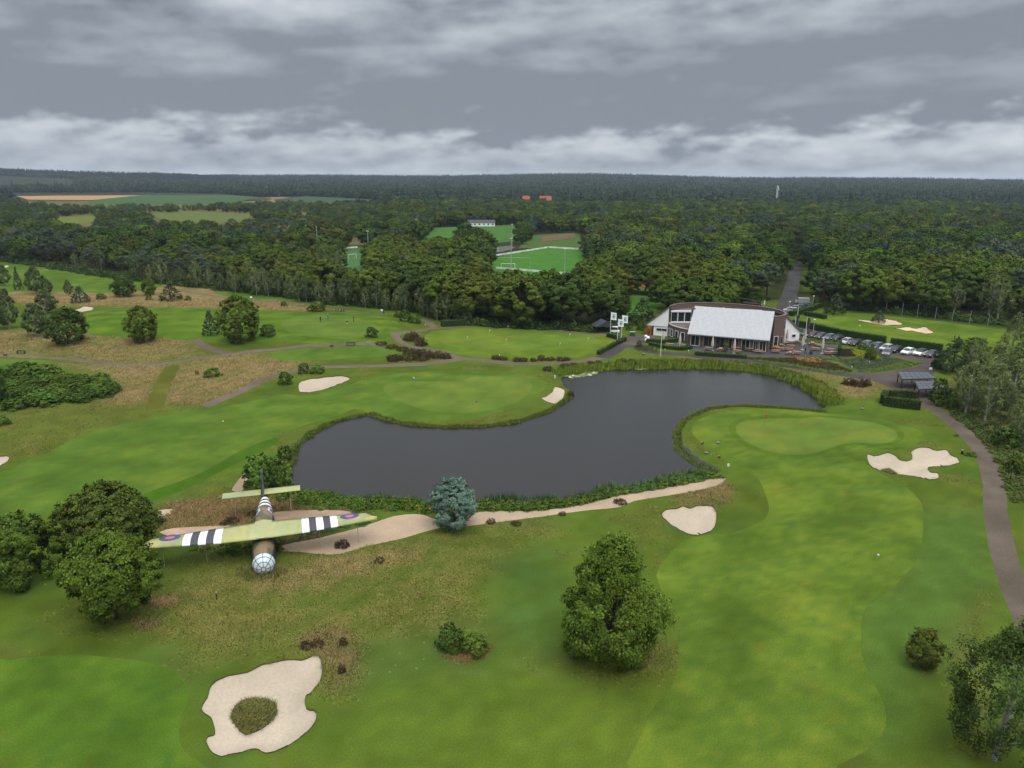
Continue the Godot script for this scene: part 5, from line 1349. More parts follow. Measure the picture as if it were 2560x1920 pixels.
	var birches := "84.0,-129.7,10.15,5.28 86.0,-131.1,7.77,4.10 85.0,-125.4,10.06,5.12 89.7,-126.3,11.41,5.56 91.0,-125.2,8.17,4.33 91.4,-138.8,9.45,5.63 96.3,-141.9,11.16,5.97 104.4,-150.0,15.69,5.59 104.5,-146.7,10.81,5.70 101.9,-140.5,10.20,5.70 103.2,-160.8,7.76,4.97 106.4,-162.8,7.60,4.53 92.8,-134.5,8.57,5.47 96.4,-131.2,9.42,5.35 84.3,-116.3,6.85,4.23 83.7,-112.7,7.95,4.65 90.2,-134.5,5.60,4.84 112.3,-153.6,11.24,5.24 94.3,-148.2,5.15,3.91"
	var bi := 0
	for q in Q(birches):
		got.append(plant("birch_tree", "birch%d" % (bi % 3), G(q[0], q[1]), q[2], q[3] * 0.92, "slender birch with white stem in the grove beside the gravel drive", "tree", "birch grove beside the drive"))
		bi += 1
	single_out(got, "slender birch in the grove", rf.call("82.7,-136.4 100.1,-162.2 80.2,-112.3 74.9,-101.2 115.7,-161.0", ["the dense round shrub by the shelters", "the dark car park pine", "the dark bush beside the drive", "the greyish bush at the drive bend", "the right end of the practice range"]))

# ---------- forest ----------
func edge_birches():
	var line := P("-156.3,-307.3 -123.8,-289.5 -102.4,-275.6 -85.1,-265.0 -66.5,-251.3 -49.2,-244.3 -34.1,-235.9 -22.2,-221.7 -13.4,-216.0")
	var l := smooth(line, 4, false)
	var got := []
	for i in l.size():
		var p := l[i] + Vector2(rng.randf_range(-1.5, 1.5), rng.randf_range(-1.5, 2.0))
		var h := rng.randf_range(6.5, 10.5)
		got.append(plant("birch_tree", ["birchd", "birch0", "birch1"][i % 3], G(p.x, p.y), h, h * rng.randf_range(0.48, 0.62), "pale birch standing at the foot of the wood", "tree", "birches along the woodland edge"))
	var refs := []
	var rp := P("-139.2,-299.5 -129.9,-299.8 -98.9,-275.7 -77.6,-262.0 -62.8,-252.4 -51.9,-246.0 -43.2,-240.8 -20.8,-221.7")
	for i in 8: refs.append([rp[i], ["the broad dark tree", "the dark pyramid conifer", "the white far tee sign", "the rounded bank bush", "the golf trolleys", "the small red sign", "the white tee sign with trolley", "the clipped loop hedge"][i]])
	single_out(got, "pale birch at the woodland foot", refs)

func build_forest():
	edge_birches()
	var clear := []
	clear.append(P("-545.4,-485.5 -367.6,-431.3 -323.3,-411.9 -267.0,-385.6 -242.3,-369.4 -209.8,-342.0 -190.4,-334.1 -162.5,-315.9 -133.6,-299.7 -110.2,-287.4 -82.4,-267.2 -65.9,-255.2 -51.9,-249.8 -31.7,-241.2 -21.3,-227.2 -13.6,-219.7 -0.9,-214.2 12.6,-211.1 24.5,-208.7 30.3,-217.2 35.3,-239.7 40.9,-271.4 54.4,-276.4 46.2,-225.2 55.9,-222.4 67.9,-227.3 80.9,-267.3 88.6,-262.3 90.9,-257.3 103.6,-285.2 120.7,-327.3 139.0,-372.7 156.4,-418.8 160.6,-419.0 141.1,-363.0 122.9,-312.3 109.7,-273.7 104.9,-252.8 108.2,-245.5 122.3,-242.3 134.2,-235.8 143.5,-226.4 158.8,-217.1 171.8,-207.2 250.8,-185.7 113.7,-77.6 -105.9,-75.3"))
	clear.append(P("91.6,-257.3 117.0,-327.1 148.2,-406.1 192.8,-524.7 203.2,-525.4 151.6,-383.7 109.6,-268.3"))
	clear.append(P("-11.6,-254.0 -14.6,-346.9 -6.9,-403.2 3.0,-458.0 48.1,-476.5 42.0,-400.9 31.5,-323.7 23.4,-248.4 12.7,-239.0 -1.1,-242.1"))
	clear.append(P("-63.5,-267.9 -100.8,-431.8 -107.3,-491.2 -92.5,-471.5 -74.7,-395.1 -51.2,-262.9"))
	clear.append(P("-146.5,-429.4 -156.0,-471.1 -139.2,-478.8 -119.4,-428.1 -122.4,-402.2"))
	clear.append(P("-64.9,-479.8 -66.8,-607.8 -69.1,-666.6 1.0,-713.8 8.5,-613.5 3.5,-451.9 -9.3,-398.3 -14.3,-482.8 -34.6,-518.2 -36.6,-397.0 -51.3,-396.3"))
	clear.append(P("6.8,-491.0 15.4,-587.9 50.4,-616.6 61.3,-558.0 55.2,-487.0 44.5,-439.7 6.1,-437.6"))
	clear.append(P("46.1,-301.0 61.9,-304.4 59.2,-281.2 43.5,-283.1"))
	for t in ["-1223.8,-1841.7 -971.2,-1998.7 -733.0,-1911.6 -497.9,-1556.9 -390.9,-1231.9 -418.6,-1005.9 -547.4,-960.4 -686.6,-1068.0 -866.3,-1300.4", "-412.6,-1106.7 -543.9,-1623.6 -471.7,-1723.2 -249.9,-1469.1 -232.1,-1191.3", "-486.5,-783.7 -469.9,-845.9 -347.3,-631.5 -365.6,-601.4", "-425.7,-873.1 -401.6,-964.5 -306.8,-886.4 -221.3,-654.1 -238.5,-595.0 -299.8,-623.5", "-2288.3,-2871.1 -1719.6,-2977.1 -1192.6,-2105.9 -1544.8,-1934.5"]:
		clear.append(P(t))
	var bbs := []
	for p in clear: bbs.append(bounds(p))
	var r := RandomNumberGenerator.new(); r.seed = 77
	var near := []
	var far := {"far0": [], "far1": [], "far2": [], "far3": [], "remote0": [], "remote1": [], "remote2": [], "farpine": [], "farcone": []}
	var d := 196.0
	while d < 4900.0:
		var gap := 10.4 if d < 520.0 else (11.0 if d < 1000.0 else (12.0 if d < 2200.0 else 15.0))
		var x := -half(d) - 70.0
		while x < half(d) + 70.0:
			var p := Vector2(x + r.randf_range(-0.42, 0.42) * gap, -d + r.randf_range(-0.42, 0.42) * gap)
			x += gap
			var bad := false
			for k in clear.size():
				if bbs[k].has_point(p) and Geometry2D.is_point_in_polygon(p, clear[k]):
					bad = true
					break
			if bad: continue
			var sp := n_low.get_noise_2d(p.x * 0.5 + 500.0, p.y * 0.5) + r.randf_range(-0.25, 0.25)
			var sz := r.randf_range(0.72, 1.18) * (1.0 + 0.18 * n_low.get_noise_2d(p.x * 0.3, p.y * 0.3))
			if d < 480.0:
				near.append([p, sp, sz])
				continue
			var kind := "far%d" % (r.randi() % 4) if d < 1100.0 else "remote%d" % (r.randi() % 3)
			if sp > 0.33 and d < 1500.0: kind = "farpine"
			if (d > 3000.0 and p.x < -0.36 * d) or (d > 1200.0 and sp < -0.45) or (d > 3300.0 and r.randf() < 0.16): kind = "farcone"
			var low := 1.0
			if p.x < -0.16 * d and d < 1300.0:
				low = 0.66
				if n_low.get_noise_2d(p.x * 0.6 + 80.0, p.y * 0.6) < -0.02 and r.randf() < 0.85: continue
			var s := sz * low * (gap / 11.5)
			far[kind].append([Vector3(p.x, hfar(p.x, p.y) - 0.3, p.y), Vector3(s * 1.2, sz * low * (0.92 if d < 2000.0 else 1.1) * (1.25 if kind == "farcone" else 1.0), s * 1.2) * (Vector3(0.6, 1.0, 0.6) if kind == "farcone" else Vector3.ONE)])
		d += gap
	near.sort_custom(func(a, b): return a[0].length() < b[0].length())
	# the nearest of them one by one; the rest of the wood as one mass
	var count := 0
	var front := []
	# landmarks by their direction from the middle of the course
	var marks := [[-0.615, "above the left birches"], [-0.56, "behind the thin ragged conifer"], [-0.51, "behind the upper fairway"], [-0.46, "above the broad dark tree"], [-0.41, "behind the dark pyramid conifer"], [-0.36, "where the far path starts"], [-0.31, "above the large path oak"], [-0.26, "behind the white far tee sign"], [-0.21, "behind the golfers' green"], [-0.165, "behind the golf trolleys"], [-0.12, "behind the trio of bank bushes"], [-0.075, "left of the clipped loop hedge"], [-0.03, "behind the clipped loop hedge"], [0.015, "in line with the near goal"], [0.06, "behind the practice green"], [0.095, "behind the tall white frame sign"], [0.13, "above the black canopy"], [0.165, "behind the white flags"], [0.20, "behind the clubhouse conifer"], [0.235, "above the left white gable"], [0.275, "behind the clubhouse roof"], [0.315, "behind the light blue board"], [0.35, "left of the access road"], [0.395, "right of the access road"], [0.43, "behind the far car park hedge"], [0.47, "behind the flat bunker"], [0.51, "behind the wedge bunker"], [0.55, "above the middle net posts"], [0.59, "above the last net posts"], [0.64, "above the birch grove"]]
	var stands := [["in the wood left of the sports fields", "wood left of the sports fields"], ["in the belt between putting green and sports fields", "tree belt before the sports fields"], ["in the wood behind the clubhouse", "wood behind the clubhouse"], ["in the dense wood behind the practice range", "wood behind the practice range"]]
	for q in near:
		var p: Vector2 = q[0]
		var az := atan2(p.x, -p.y)
		if count >= 285 or absf(az) > 0.66 or (p.length() > 330.0 and p.x > 0):
			var kk := "far%d" % (r.randi() % 4) if q[1] < 0.33 else "farpine"
			far[kk].append([G(p.x, p.y), Vector3(1.15, 0.92, 1.15) * q[2]])
			continue
		count += 1
		var st: Array = stands[0 if p.x < -70.0 else (1 if p.x < 42.0 else (2 if p.x < 118.0 else 3))]
		var edge: bool = st == stands[0] and r.randf() < 0.3
		if p.x > -85.0 and p.x < 65.0 and r.randf() < 0.8: q[1] = minf(q[1], 0.3)
		var kind := "oak%d" % (r.randi() % 5)
		var nm := "oak_tree"
		if q[1] > 0.33: kind = "pine%d" % (r.randi() % 2); nm = "pine_tree"
		elif edge or q[1] < -0.5: kind = "birch%d" % (r.randi() % 3); nm = "birch_tree"
		var s: float = q[2] * (0.80 if p.x < -70.0 else (0.95 if p.x < 100.0 else 1.05))
		var h: float = lib[kind].H * s * (1.08 if kind.begins_with("birch") else 0.90)
		var look: String = {"oak0": "mid green broadleaf tree", "oak1": "olive broadleaf tree", "oak2": "mottled green broadleaf tree", "oak3": "dark green broadleaf tree", "oak4": "yellowish green round tree", "pine0": "bluish flat crowned pine", "pine1": "loose bluish pine", "birch0": "grey green birch", "birch1": "bushy pale birch", "birch2": "narrow pale birch"}[kind]
		var tall := "tall " if q[2] > 1.03 else ("low " if q[2] < 0.9 else "")
		var ahead := 0
		for e in front:
			if absf(e.x - az) < 0.012 and e.y < p.length() - 4.0: ahead += 1
		front.append(Vector2(az, p.length()))
		var row: String = ["front row", "second row", "third row", "fourth row"][mini(ahead, 3)] if ahead < 4 else "back rows"
		var mark := ""
		var bestd := 9.0
		for e in marks:
			if absf(e[0] - az) < bestd: bestd = absf(e[0] - az); mark = e[1]
		plant(nm, kind, G(p.x, p.y), h, lib[kind].R * 2.0 * s * (1.24 if kind.begins_with("oak") else 1.05), "%s%s, %s of wood %s" % [tall, look, row, mark], "tree", "trees of the " + st[1])
	var same := {}
	for o in get_children():
		var lb: String = o.get_meta("label", "")
		if ", " in lb and " row" in lb:
			if not same.has(lb): same[lb] = []
			same[lb].append(o)
	for lb in same:
		var l: Array = same[lb]
		if l.size() < 2: continue
		l.sort_custom(func(a, b): return a.position.length() < b.position.length())
		for i in l.size(): l[i].set_meta("label", (["nearer ", "farther "] if l.size() == 2 else ["nearest ", "middle ", "farthest ", "hindmost ", "hidden "])[mini(i, 1 if l.size() == 2 else 4)] + lb)
	var words := {"far0": ["forest", "broadleaf wood of the middle distance, mid green crowns"], "far1": ["forest", "broadleaf wood of the middle distance, olive crowns"], "far2": ["forest", "broadleaf wood of the middle distance, mixed crowns"], "far3": ["forest", "broadleaf wood of the middle distance, dark crowns"], "remote0": ["forest", "distant broadleaf wood up to the horizon, mid green crowns"], "remote1": ["forest", "distant broadleaf wood up to the horizon, mixed crowns"], "remote2": ["forest", "distant broadleaf wood up to the horizon, crowns coloured as under cloud shadow"], "farpine": ["pine_forest", "bluish pine crowns among the far broadleaf wood"], "farcone": ["spruce_forest", "dark spruce wood on the distant ridges"]}
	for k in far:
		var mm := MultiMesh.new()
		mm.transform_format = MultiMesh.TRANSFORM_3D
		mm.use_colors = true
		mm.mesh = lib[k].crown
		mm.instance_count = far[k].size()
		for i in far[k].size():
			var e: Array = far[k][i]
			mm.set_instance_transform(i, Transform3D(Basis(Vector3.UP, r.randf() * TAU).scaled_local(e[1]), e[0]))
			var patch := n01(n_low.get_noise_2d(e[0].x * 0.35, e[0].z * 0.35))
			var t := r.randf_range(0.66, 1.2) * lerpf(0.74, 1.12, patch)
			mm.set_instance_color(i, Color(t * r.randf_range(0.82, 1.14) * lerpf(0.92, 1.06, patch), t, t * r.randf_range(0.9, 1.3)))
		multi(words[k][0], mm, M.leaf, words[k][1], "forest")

func multi(called: String, mm: MultiMesh, mat: Material, label: String, cat: String):
	var o := MultiMeshInstance3D.new()
	o.name = numbered(called, self)
	o.multimesh = mm
	o.material_override = mat
	add_child(o, true)
	return tag(o, label, cat, "", "stuff")

# ---------- hedges ----------
func hedge(line: PackedVector2Array, w: float, h: float, label: String, cols := [Color(0.05, 0.095, 0.022), Color(0.04, 0.078, 0.02), Color(0.062, 0.11, 0.026)], cat := "hedge"):
	var mb := MB.new()
	var r := RandomNumberGenerator.new(); r.seed = int(line[0].x * 10.0)
	for i in line.size() - 1:
		var a := G(line[i].x, line[i].y); var b := G(line[i + 1].x, line[i + 1].y)
		var l := a.distance_to(b)
		var dir := (b - a) / l
		var side := Vector3(-dir.z, 0, dir.x).normalized()
		mb.col = cols[1] * 0.6
		mb.box((a + b) * 0.5 + Vector3.UP * (h * 0.5 - 0.1), Vector3(l, h - 0.05, w - 0.16), Basis(dir, Vector3.UP, side))
		var n := int(l * (w + 2.0 * h) * 16.0)
		for k in mini(n, 5000):
			var t := r.randf() * l
			var q := r.randf() * (w + 2.0 * h)
			var p := a + dir * t
			var nn := Vector3.UP
			if q < w: p += side * (q - w * 0.5) + Vector3.UP * (h - r.randf() * 0.06)
			elif q < w + h: p += side * (w * 0.5 - r.randf() * 0.06) + Vector3.UP * (q - w); nn = side
			else: p += -side * (w * 0.5 - r.randf() * 0.06) + Vector3.UP * (q - w - h); nn = -side
			leaf(mb, r, p, nn, r.randf_range(0.2, 0.42), cols[r.randi() % cols.size()] * r.randf_range(0.75, 1.25))
	tag(put("hedge", mb, M.leaf), label, cat)

func build_hedges():
	hedge(P("-20.7,-211.8 -15.9,-213.8 -10.6,-216.8 -5.1,-220.4"), 2.0, 1.7, "clipped hedge beside the putting loop at the wood edge")
	hedge(P("21.3,-177.2 24.0,-182.3 27.1,-188.1"), 1.0, 1.0, "low clipped hedge at the corner of the practice green")
	hedge(P("27.7,-188.9 30.4,-193.9"), 1.0, 1.1, "short low hedge below the three white flags")
	hedge(P("26.3,-199.0 28.6,-195.4"), 1.0, 1.1, "short hedge behind the three white flagpoles")
	hedge(P("83.8,-216.4 85.8,-213.6 88.1,-210.0 91.1,-203.5 95.4,-197.4 100.0,-192.8"), 1.4, 1.8, "long clipped hedge between parked cars and practice range")
	hedge(P("100.1,-190.2 104.1,-187.3 106.3,-185.6 109.6,-182.8"), 1.4, 1.9, "second clipped hedge behind the white parked cars")
	hedge(P("94.2,-233.7 95.9,-231.0 98.1,-227.3"), 1.6, 1.4, "short clipped hedge in front of the far parked cars")
	hedge(P("89.0,-232.4 93.3,-235.9 99.2,-242.1 105.2,-249.9"), 1.6, 1.6, "hedge running up beside the far parked cars")
	var hd := [Color(0.06, 0.085, 0.025), Color(0.045, 0.068, 0.02), Color(0.085, 0.10, 0.035)]
	hedge(P("72.1,-136.5 74.8,-134.6 77.4,-132.9"), 1.3, 1.9, "front side of the square clipped hedge by the drive", hd)
	hedge(P("74.3,-140.4 72.5,-137.2"), 1.3, 1.9, "left side of the square clipped hedge by the drive", hd)
	hedge(P("75.6,-141.2 78.9,-141.4 80.7,-140.4"), 0.9, 1.6, "rear side of the square clipped hedge by the drive", hd)
	hedge(P("45.3,-177.6 49.5,-176.1 53.7,-174.9 57.1,-174.0"), 1.1, 0.9, "low hedge edging the left half of the terrace")
	hedge(P("35.8,-192.0 39.3,-190.6 42.6,-192.1 46.7,-193.7"), 1.2, 1.0, "upper low hedge left of the terrace")
	hedge(P("36.1,-188.5 39.3,-184.4 43.0,-182.6 46.1,-184.6"), 1.2, 0.9, "lower low hedge left of the terrace")
	hedge(P("80.4,-176.0 84.6,-185.4"), 0.7, 2.4, "tall narrow hedge screen at the right end of the terrace")
	hedge(P("98.8,-167.1 99.1,-164.2"), 1.6, 1.4, "clipped hedge block below the car park pine")
	hedge(P("76.1,-258.7 82.2,-258.9 85.8,-253.1"), 1.2, 1.2, "low hedge before the cars behind the clubhouse")
	hedge(P("43.6,-277.6 53.3,-271.5"), 1.0, 1.6, "dark hedge below the red courts")

# ---------- sports fields and the far buildings ----------
func tubem(pts: Array, r0: float, r1: float, sides := 6) -> MB:
	var mb := MB.new()
	for i in pts.size() - 1: mb.tube(pts[i], pts[i + 1], lerpf(r0, r1, float(i) / (pts.size() - 1)), lerpf(r0, r1, float(i + 1) / (pts.size() - 1)), sides)
	return mb

func mast(q: Array, label: String, lamps: int, cat := "light mast", group := "", thick := 0.17):
	var o := base("light_mast" if cat == "light mast" else "lamp_post", G(q[0], q[1]))
	tag(o, label, cat, group)
	put("pole", tubem([Vector3.ZERO, Vector3(0, q[2], 0)], thick * 1.4, thick * 0.8), M.steel, o)
	for k in lamps:
		var mb := MB.new()
		mb.box(Vector3((k - (lamps - 1) * 0.5) * 0.7, q[2] + 0.1, 0.1), Vector3(0.5, 0.35, 0.25), Basis(Vector3.RIGHT, 0.5))
		put("lamp_head", mb, M.offwhite, o)

func goal(a: Vector2, b: Vector2, h: float, label: String):
	var o := base("football_goal", Vector3((a.x + b.x) * 0.5, 0, (a.y + b.y) * 0.5), -atan2(b.y - a.y, b.x - a.x))
	tag(o, label, "goal")
	var w := a.distance_to(b) * 0.5
	for s in [-1.0, 1.0]: put("goal_post", tubem([Vector3(s * w, 0, 0), Vector3(s * w, h, 0)], 0.09, 0.09), M.white, o)
	put("crossbar", tubem([Vector3(-w, h, 0), Vector3(w, h, 0)], 0.09, 0.09), M.white, o)
	for s in [-1.0, 1.0]: put("net_stay", tubem([Vector3(s * w, h, 0), Vector3(s * w, 0, -1.8)], 0.04, 0.04), M.white, o)

func boards(line: PackedVector2Array, n: int, label: String):
	var o := base("advertising_boards")
	tag(o, label, "advertising boards")
	for i in n:
		var t0 := float(i) / n; var t1 := float(i + 0.93) / n
		var a := line[0].lerp(line[1], t0); var b := line[0].lerp(line[1], t1)
		put("board", boxm(Vector3((a.x + b.x) * 0.5, 0.5, (a.y + b.y) * 0.5), Vector3(a.distance_to(b), 0.95, 0.06), -atan2(b.y - a.y, b.x - a.x)), M.white if i % 4 != 2 else M.offwhite, o)

func house(called: String, at: Vector3, turn: float, w: float, dep: float, wall: float, ridge: float, wm: Material, rm: Material, label: String):
	var o := base(called, at, turn)
	tag(o, label, "building")
	put("wall", boxm(Vector3(0, wall * 0.5, 0), Vector3(w, wall, dep)), wm, o)
	var r := MB.new()
	r.prism(PackedVector2Array([Vector2(-dep * 0.56, wall - 0.1), Vector2(0, ridge), Vector2(dep * 0.56, wall - 0.1)]), Transform3D(Basis(Vector3(0, 0, 1), Vector3.UP, Vector3(-1, 0, 0)), Vector3(-w * 0.52, 0, 0)), w * 1.04)
	put("roof", r, rm, o)
	var n := int(w / 3.5)
	for k in n: window(o, Vector3(-w * 0.5 + w * (k + 0.5) / n, wall * 0.55, dep * 0.5 + 0.03), 1.6, minf(1.4, wall * 0.5))

func build_sports():
	sheet("football_pitch", P("-11.5,-401.1 -2.1,-426.6 9.9,-449.7 22.3,-467.7 34.1,-463.2 48.5,-454.8 35.8,-331.3 21.2,-320.3 5.0,-307.4 -2.9,-327.1 -8.9,-349.4 -17.2,-326.5 -19.0,-334.6"), Color(0.068, 0.185, 0.03), "bright green football pitch framed by the woods", "football pitch", 0.05)
	sheet("football_pitch", P("-98.4,-423.8 -101.8,-471.0 -89.5,-455.8 -69.9,-363.2 -71.5,-335.7 -79.2,-338.8"), Color(0.075, 0.17, 0.055), "left football pitch glimpsed between trees", "football pitch", 0.05)
	sheet("sports_lawn", P("-156.1,-458.2 -153.6,-467.9 -136.8,-475.6 -121.5,-430.7 -126.6,-411.9 -138.0,-411.3"), Color(0.07, 0.17, 0.04), "small green lawn seen between the left woodland crowns", "lawn", 0.05)
	sheet("sports_lawn", P("-77.7,-332.1 -71.1,-335.7 -61.8,-320.0 -60.5,-302.5 -71.5,-304.9"), Color(0.07, 0.175, 0.035), "lawn below the left football pitch", "lawn", 0.05)
	sheet("park_lawn", P("-71.3,-515.8 -65.7,-597.3 -67.8,-654.1 0.9,-699.4 7.7,-613.4 2.4,-520.5 -17.5,-489.6 -27.7,-456.2 -44.7,-487.9"), Color(0.068, 0.165, 0.035), "lawn with scattered trees behind the sports fields", "lawn", 0.05)
	sheet("park_lawn", P("3.6,-464.2 8.8,-520.9 15.0,-573.3 49.2,-600.6 60.4,-549.1 55.2,-487.0 44.2,-460.3"), Color(0.075, 0.13, 0.035), "grass strip in front of the long pinkish brown wall", "lawn", 0.045)
	sheet("sports_court", P("-17.6,-464.4 -11.0,-470.1 -1.4,-481.6 1.6,-465.5 -5.8,-440.2 -11.1,-433.4"), Color(0.13, 0.15, 0.12), "greyish sports court beside the football pitch", "court", 0.06)
	sheet("clay_court", P("45.7,-320.7 50.1,-318.8 55.8,-312.6 60.9,-310.4 58.6,-296.6 49.2,-296.3 44.8,-300.5"), Color(0.45, 0.15, 0.085), "orange red clay tennis courts behind the hedge", "tennis court", 0.05)
	sheet("park_lawn", P("40.0,-271.4 54.7,-271.9 48.5,-243.6 42.1,-225.0 33.1,-217.3"), Color(0.075, 0.18, 0.03), "bright lawn patch left of the clubhouse", "lawn", 0.05)
	boards(P("-11.4,-411.6 22.0,-466.7"), 12, "row of white boards along the far left side of the pitch")
	boards(P("22.6,-467.8 43.3,-454.5"), 8, "row of white boards along the back of the pitch")
	boards(P("-7.8,-355.6 25.9,-334.2"), 14, "row of white boards along the near side of the pitch")
	boards(P("-104.8,-451.2 -96.1,-460.9"), 5, "short row of white boards at the left pitch")
	var g: PackedVector2Array = P("-5.5,-354.5 1.1,-354.8 -86.8,-392.7 -83.9,-397.5 -11.2,-437.1 -8.7,-440.0")
	goal(g[0], g[1], 2.6, "white goal in front of the near pitch boards")
	goal(g[2], g[3], 2.6, "white goal at the left football pitch")
	goal(g[4], g[5], 2.4, "small white goal beside the greyish court")
	for k in 2:
		var l: PackedVector2Array = P(["-8.9,-349.4 8.1,-348.4", "-17.2,-343.2 -9.0,-351.3"][k])
		var o := base("ball_fence")
		tag(o, ["tall wire ball fence frame behind the near goal", "tall wire ball fence frame left of the near goal"][k], "fence")
		for i in 3:
			var p := l[0].lerp(l[1], i * 0.5)
			put("fence_post", tubem([Vector3(p.x, 0, p.y), Vector3(p.x, 6.0, p.y)], 0.07, 0.07), M.steel, o)
		put("top_rail", tubem([Vector3(l[0].x, 6.0, l[0].y), Vector3(l[1].x, 6.0, l[1].y)], 0.05, 0.05), M.steel, o)
	var ms := Q("23.7,-335.2,11.32,0.63 -0.8,-359.1,13.97,0.67 -23.4,-340.0,13.62,0.64 -75.0,-386.5,15.20,0.72 -67.7,-525.5,13.86,0.97 -0.5,-473.9,13.79,0.88 45.2,-354.9,12.01,0.67 43.4,-280.1,7.61,0.53 -112.7,-575.4,8.80,1.05 31.7,-323.2,3.56,0.61 37.1,-336.9,2.93,0.63")
	var mt := ["slim mast on the near side of the football pitch", "mast rising from the middle of the football pitch's left edge", "mast between the tree belt and the pitch's left corner", "tall mast among the round trees left of the pitch", "mast on the park lawn far behind", "mast at the far left corner of the football pitch", "tall mast in the trees right of the pitch", "mast beside the red clay courts", "short far mast left of the tall tree mast", "short lamp mast at the pitch's right corner", "second short lamp mast at the pitch's right corner"]
	for i in ms.size(): mast(ms[i], mt[i], 2)
	ms = Q("-151.4,-548.6,7.85,0.94 -109.4,-417.3,15.08,0.72 -165.3,-447.6,5.41,0.77 -222.6,-503.5,3.78,0.86 -122.4,-420.3,5.09,0.73")
	mt = ["far left slim mast above the left football pitch", "tall slim mast at the left football pitch", "lamp mast rising from the left woodland crowns", "leftmost lamp mast poking out of the woodland", "stubby mast before the left football pitch"]
	for i in ms.size(): mast(ms[i], mt[i], 1)
	# ball-catching fence posts
	var np_ := 0
	for q in Q("125.3,-233.8,4.15,0.21 128.9,-231.3,4.25,0.21 132.6,-227.6,4.01,0.21 135.9,-224.1,3.96,0.20 138.8,-220.0,4.12,0.20 142.3,-216.7,4.07,0.20 123.0,-239.7,3.53,0.22 120.7,-245.5,2.94,0.22"):
		var o := put("fence_post", tubem([G(q[0], q[1]), G(q[0], q[1]) + Vector3.UP * q[2]], 0.065, 0.05), M.grey)
		tag(o, "tall slim net post at the wood edge of the practice range", "post", "net posts behind the practice range")
		o.set_meta("label", ["tall net post behind the flat bunker's right end", "tall net post behind the gap of the two range bunkers", "tall net post behind the wedge bunker's left end", "tall net post behind the wedge bunker's right end", "tall net post straight behind the dark range golfers", "last tall net post before the birch grove", "tall net post above the bluish small conifer", "first tall net post beside the dark dense conifer"][np_])
		np_ += 1
	for q in Q("-180.7,-342.1,4.12,0.42 -179.2,-345.7,3.30,0.42 -132.7,-312.6,3.14,0.39 -96.3,-285.8,3.31,0.36 -18.1,-230.5,3.90,0.29 -35.0,-253.9,3.18,0.32 -46.6,-255.5,3.80,0.32"):
		var o := put("fence_post", tubem([G(q[0], q[1]), G(q[0], q[1]) + Vector3.UP * q[2]], 0.08, 0.06), M.steel)
		tag(o, "thin grey post in front of the woodland edge", "post", "grey posts along the woodland edge")
		o.set_meta("label", ["left post of a close pair at the upper woodland edge", "right post of a close pair at the upper woodland edge", "thin grey post between the birches above the dry strip", "thin grey post behind the white far tee sign", "thin grey post left of the clipped loop hedge", "thin grey post behind the rounded pale bush", "thin grey post by the small red sign"][np_ - 8])
		np_ += 1
	# far buildings and masts
	var p: PackedVector2Array = P("-28.5,-680.4 -67.8,-739.8 31.0,-516.0 31.0,-516.0")
	house("bungalow", Vector3(p[0].x, 0, p[0].y), 0.1, 24.0, 8.0, 3.4, 5.6, M.white, M.dark, "white low bungalow with dark roof beyond the park lawn")
	house("shed", Vector3(p[1].x, 0, p[1].y), -0.2, 9.0, 6.0, 2.8, 4.2, M.offwhite, M.grey, "small pale shed left of the white bungalow")
	house("red_roof_house", Vector3(48.0, 0, -1120), 0.05, 17.0, 12.0, 9.0, 17.0, M.brick, flat_mat(Color(0.26, 0.075, 0.045), 0.9), "broad house with orange red roof, right of two above the forest")
	house("red_roof_house", Vector3(20.0, 0, -1150), 0.05, 11.0, 10.0, 10.0, 16.5, M.brick, flat_mat(Color(0.24, 0.07, 0.042), 0.9), "narrower house with orange red roof, left of two above the forest")
	var wl: PackedVector2Array = P("19.4,-510.2 44.9,-548.2")
	tag(put("garden_wall", boxm(Vector3((wl[0].x + wl[1].x) * 0.5, 1.6, (wl[0].y + wl[1].y) * 0.5), Vector3(wl[0].distance_to(wl[1]), 3.2, 0.4), -atan2(wl[1].y - wl[0].y, wl[1].x - wl[0].x)), flat_mat(Color(0.27, 0.17, 0.12), 0.9)), "long pinkish brown wall among trees behind the football pitch", "wall")
	var t := base("transmission_tower", Vector3(449.0, 0, -1290))
	tag(t, "white lattice transmission tower rising out of the forest", "tower")
	var lat := MB.new()
	for s in [[-1, -1], [1, -1], [1, 1], [-1, 1]]: lat.tube(Vector3(s[0] * 1.2, 0, s[1] * 1.2), Vector3(s[0] * 0.9, 32, s[1] * 0.9), 0.16, 0.16, 5)
	for k in 16:
		var y := k * 2.0; var w := lerpf(1.2, 0.9, k / 16.0)
		for s in [1.0, -1.0]:
			lat.tube(Vector3(-w, y, w * s), Vector3(w, y + 2.0, w * s), 0.09, 0.09, 4); lat.tube(Vector3(w * s, y, -w), Vector3(w * s, y + 2.0, w), 0.09, 0.09, 4)
	put("lattice", lat, M.white, t)
	for k in 3: put("antenna_panel", boxm(Vector3([0.0, -1.4, 1.4][k], [30.5, 24.0, 27.0][k], 1.3), Vector3(1.0, 3.2, 0.5)), M.white, t)
	tag(put("radio_mast", tubem([Vector3(-134, hfar(-134, -4000), -4000), Vector3(-134, hfar(-134, -4000) + 62, -4000)], 1.6, 0.7), M.steel), "thin grey radio mast on the horizon near the middle", "mast")
	tag(put("radio_mast", tubem([Vector3(2040, hfar(2040, -4000), -4000), Vector3(2040, hfar(2040, -4000) + 58, -4000)], 1.4, 0.5), M.steel), "faint thin radio mast on the right part of the horizon", "mast")
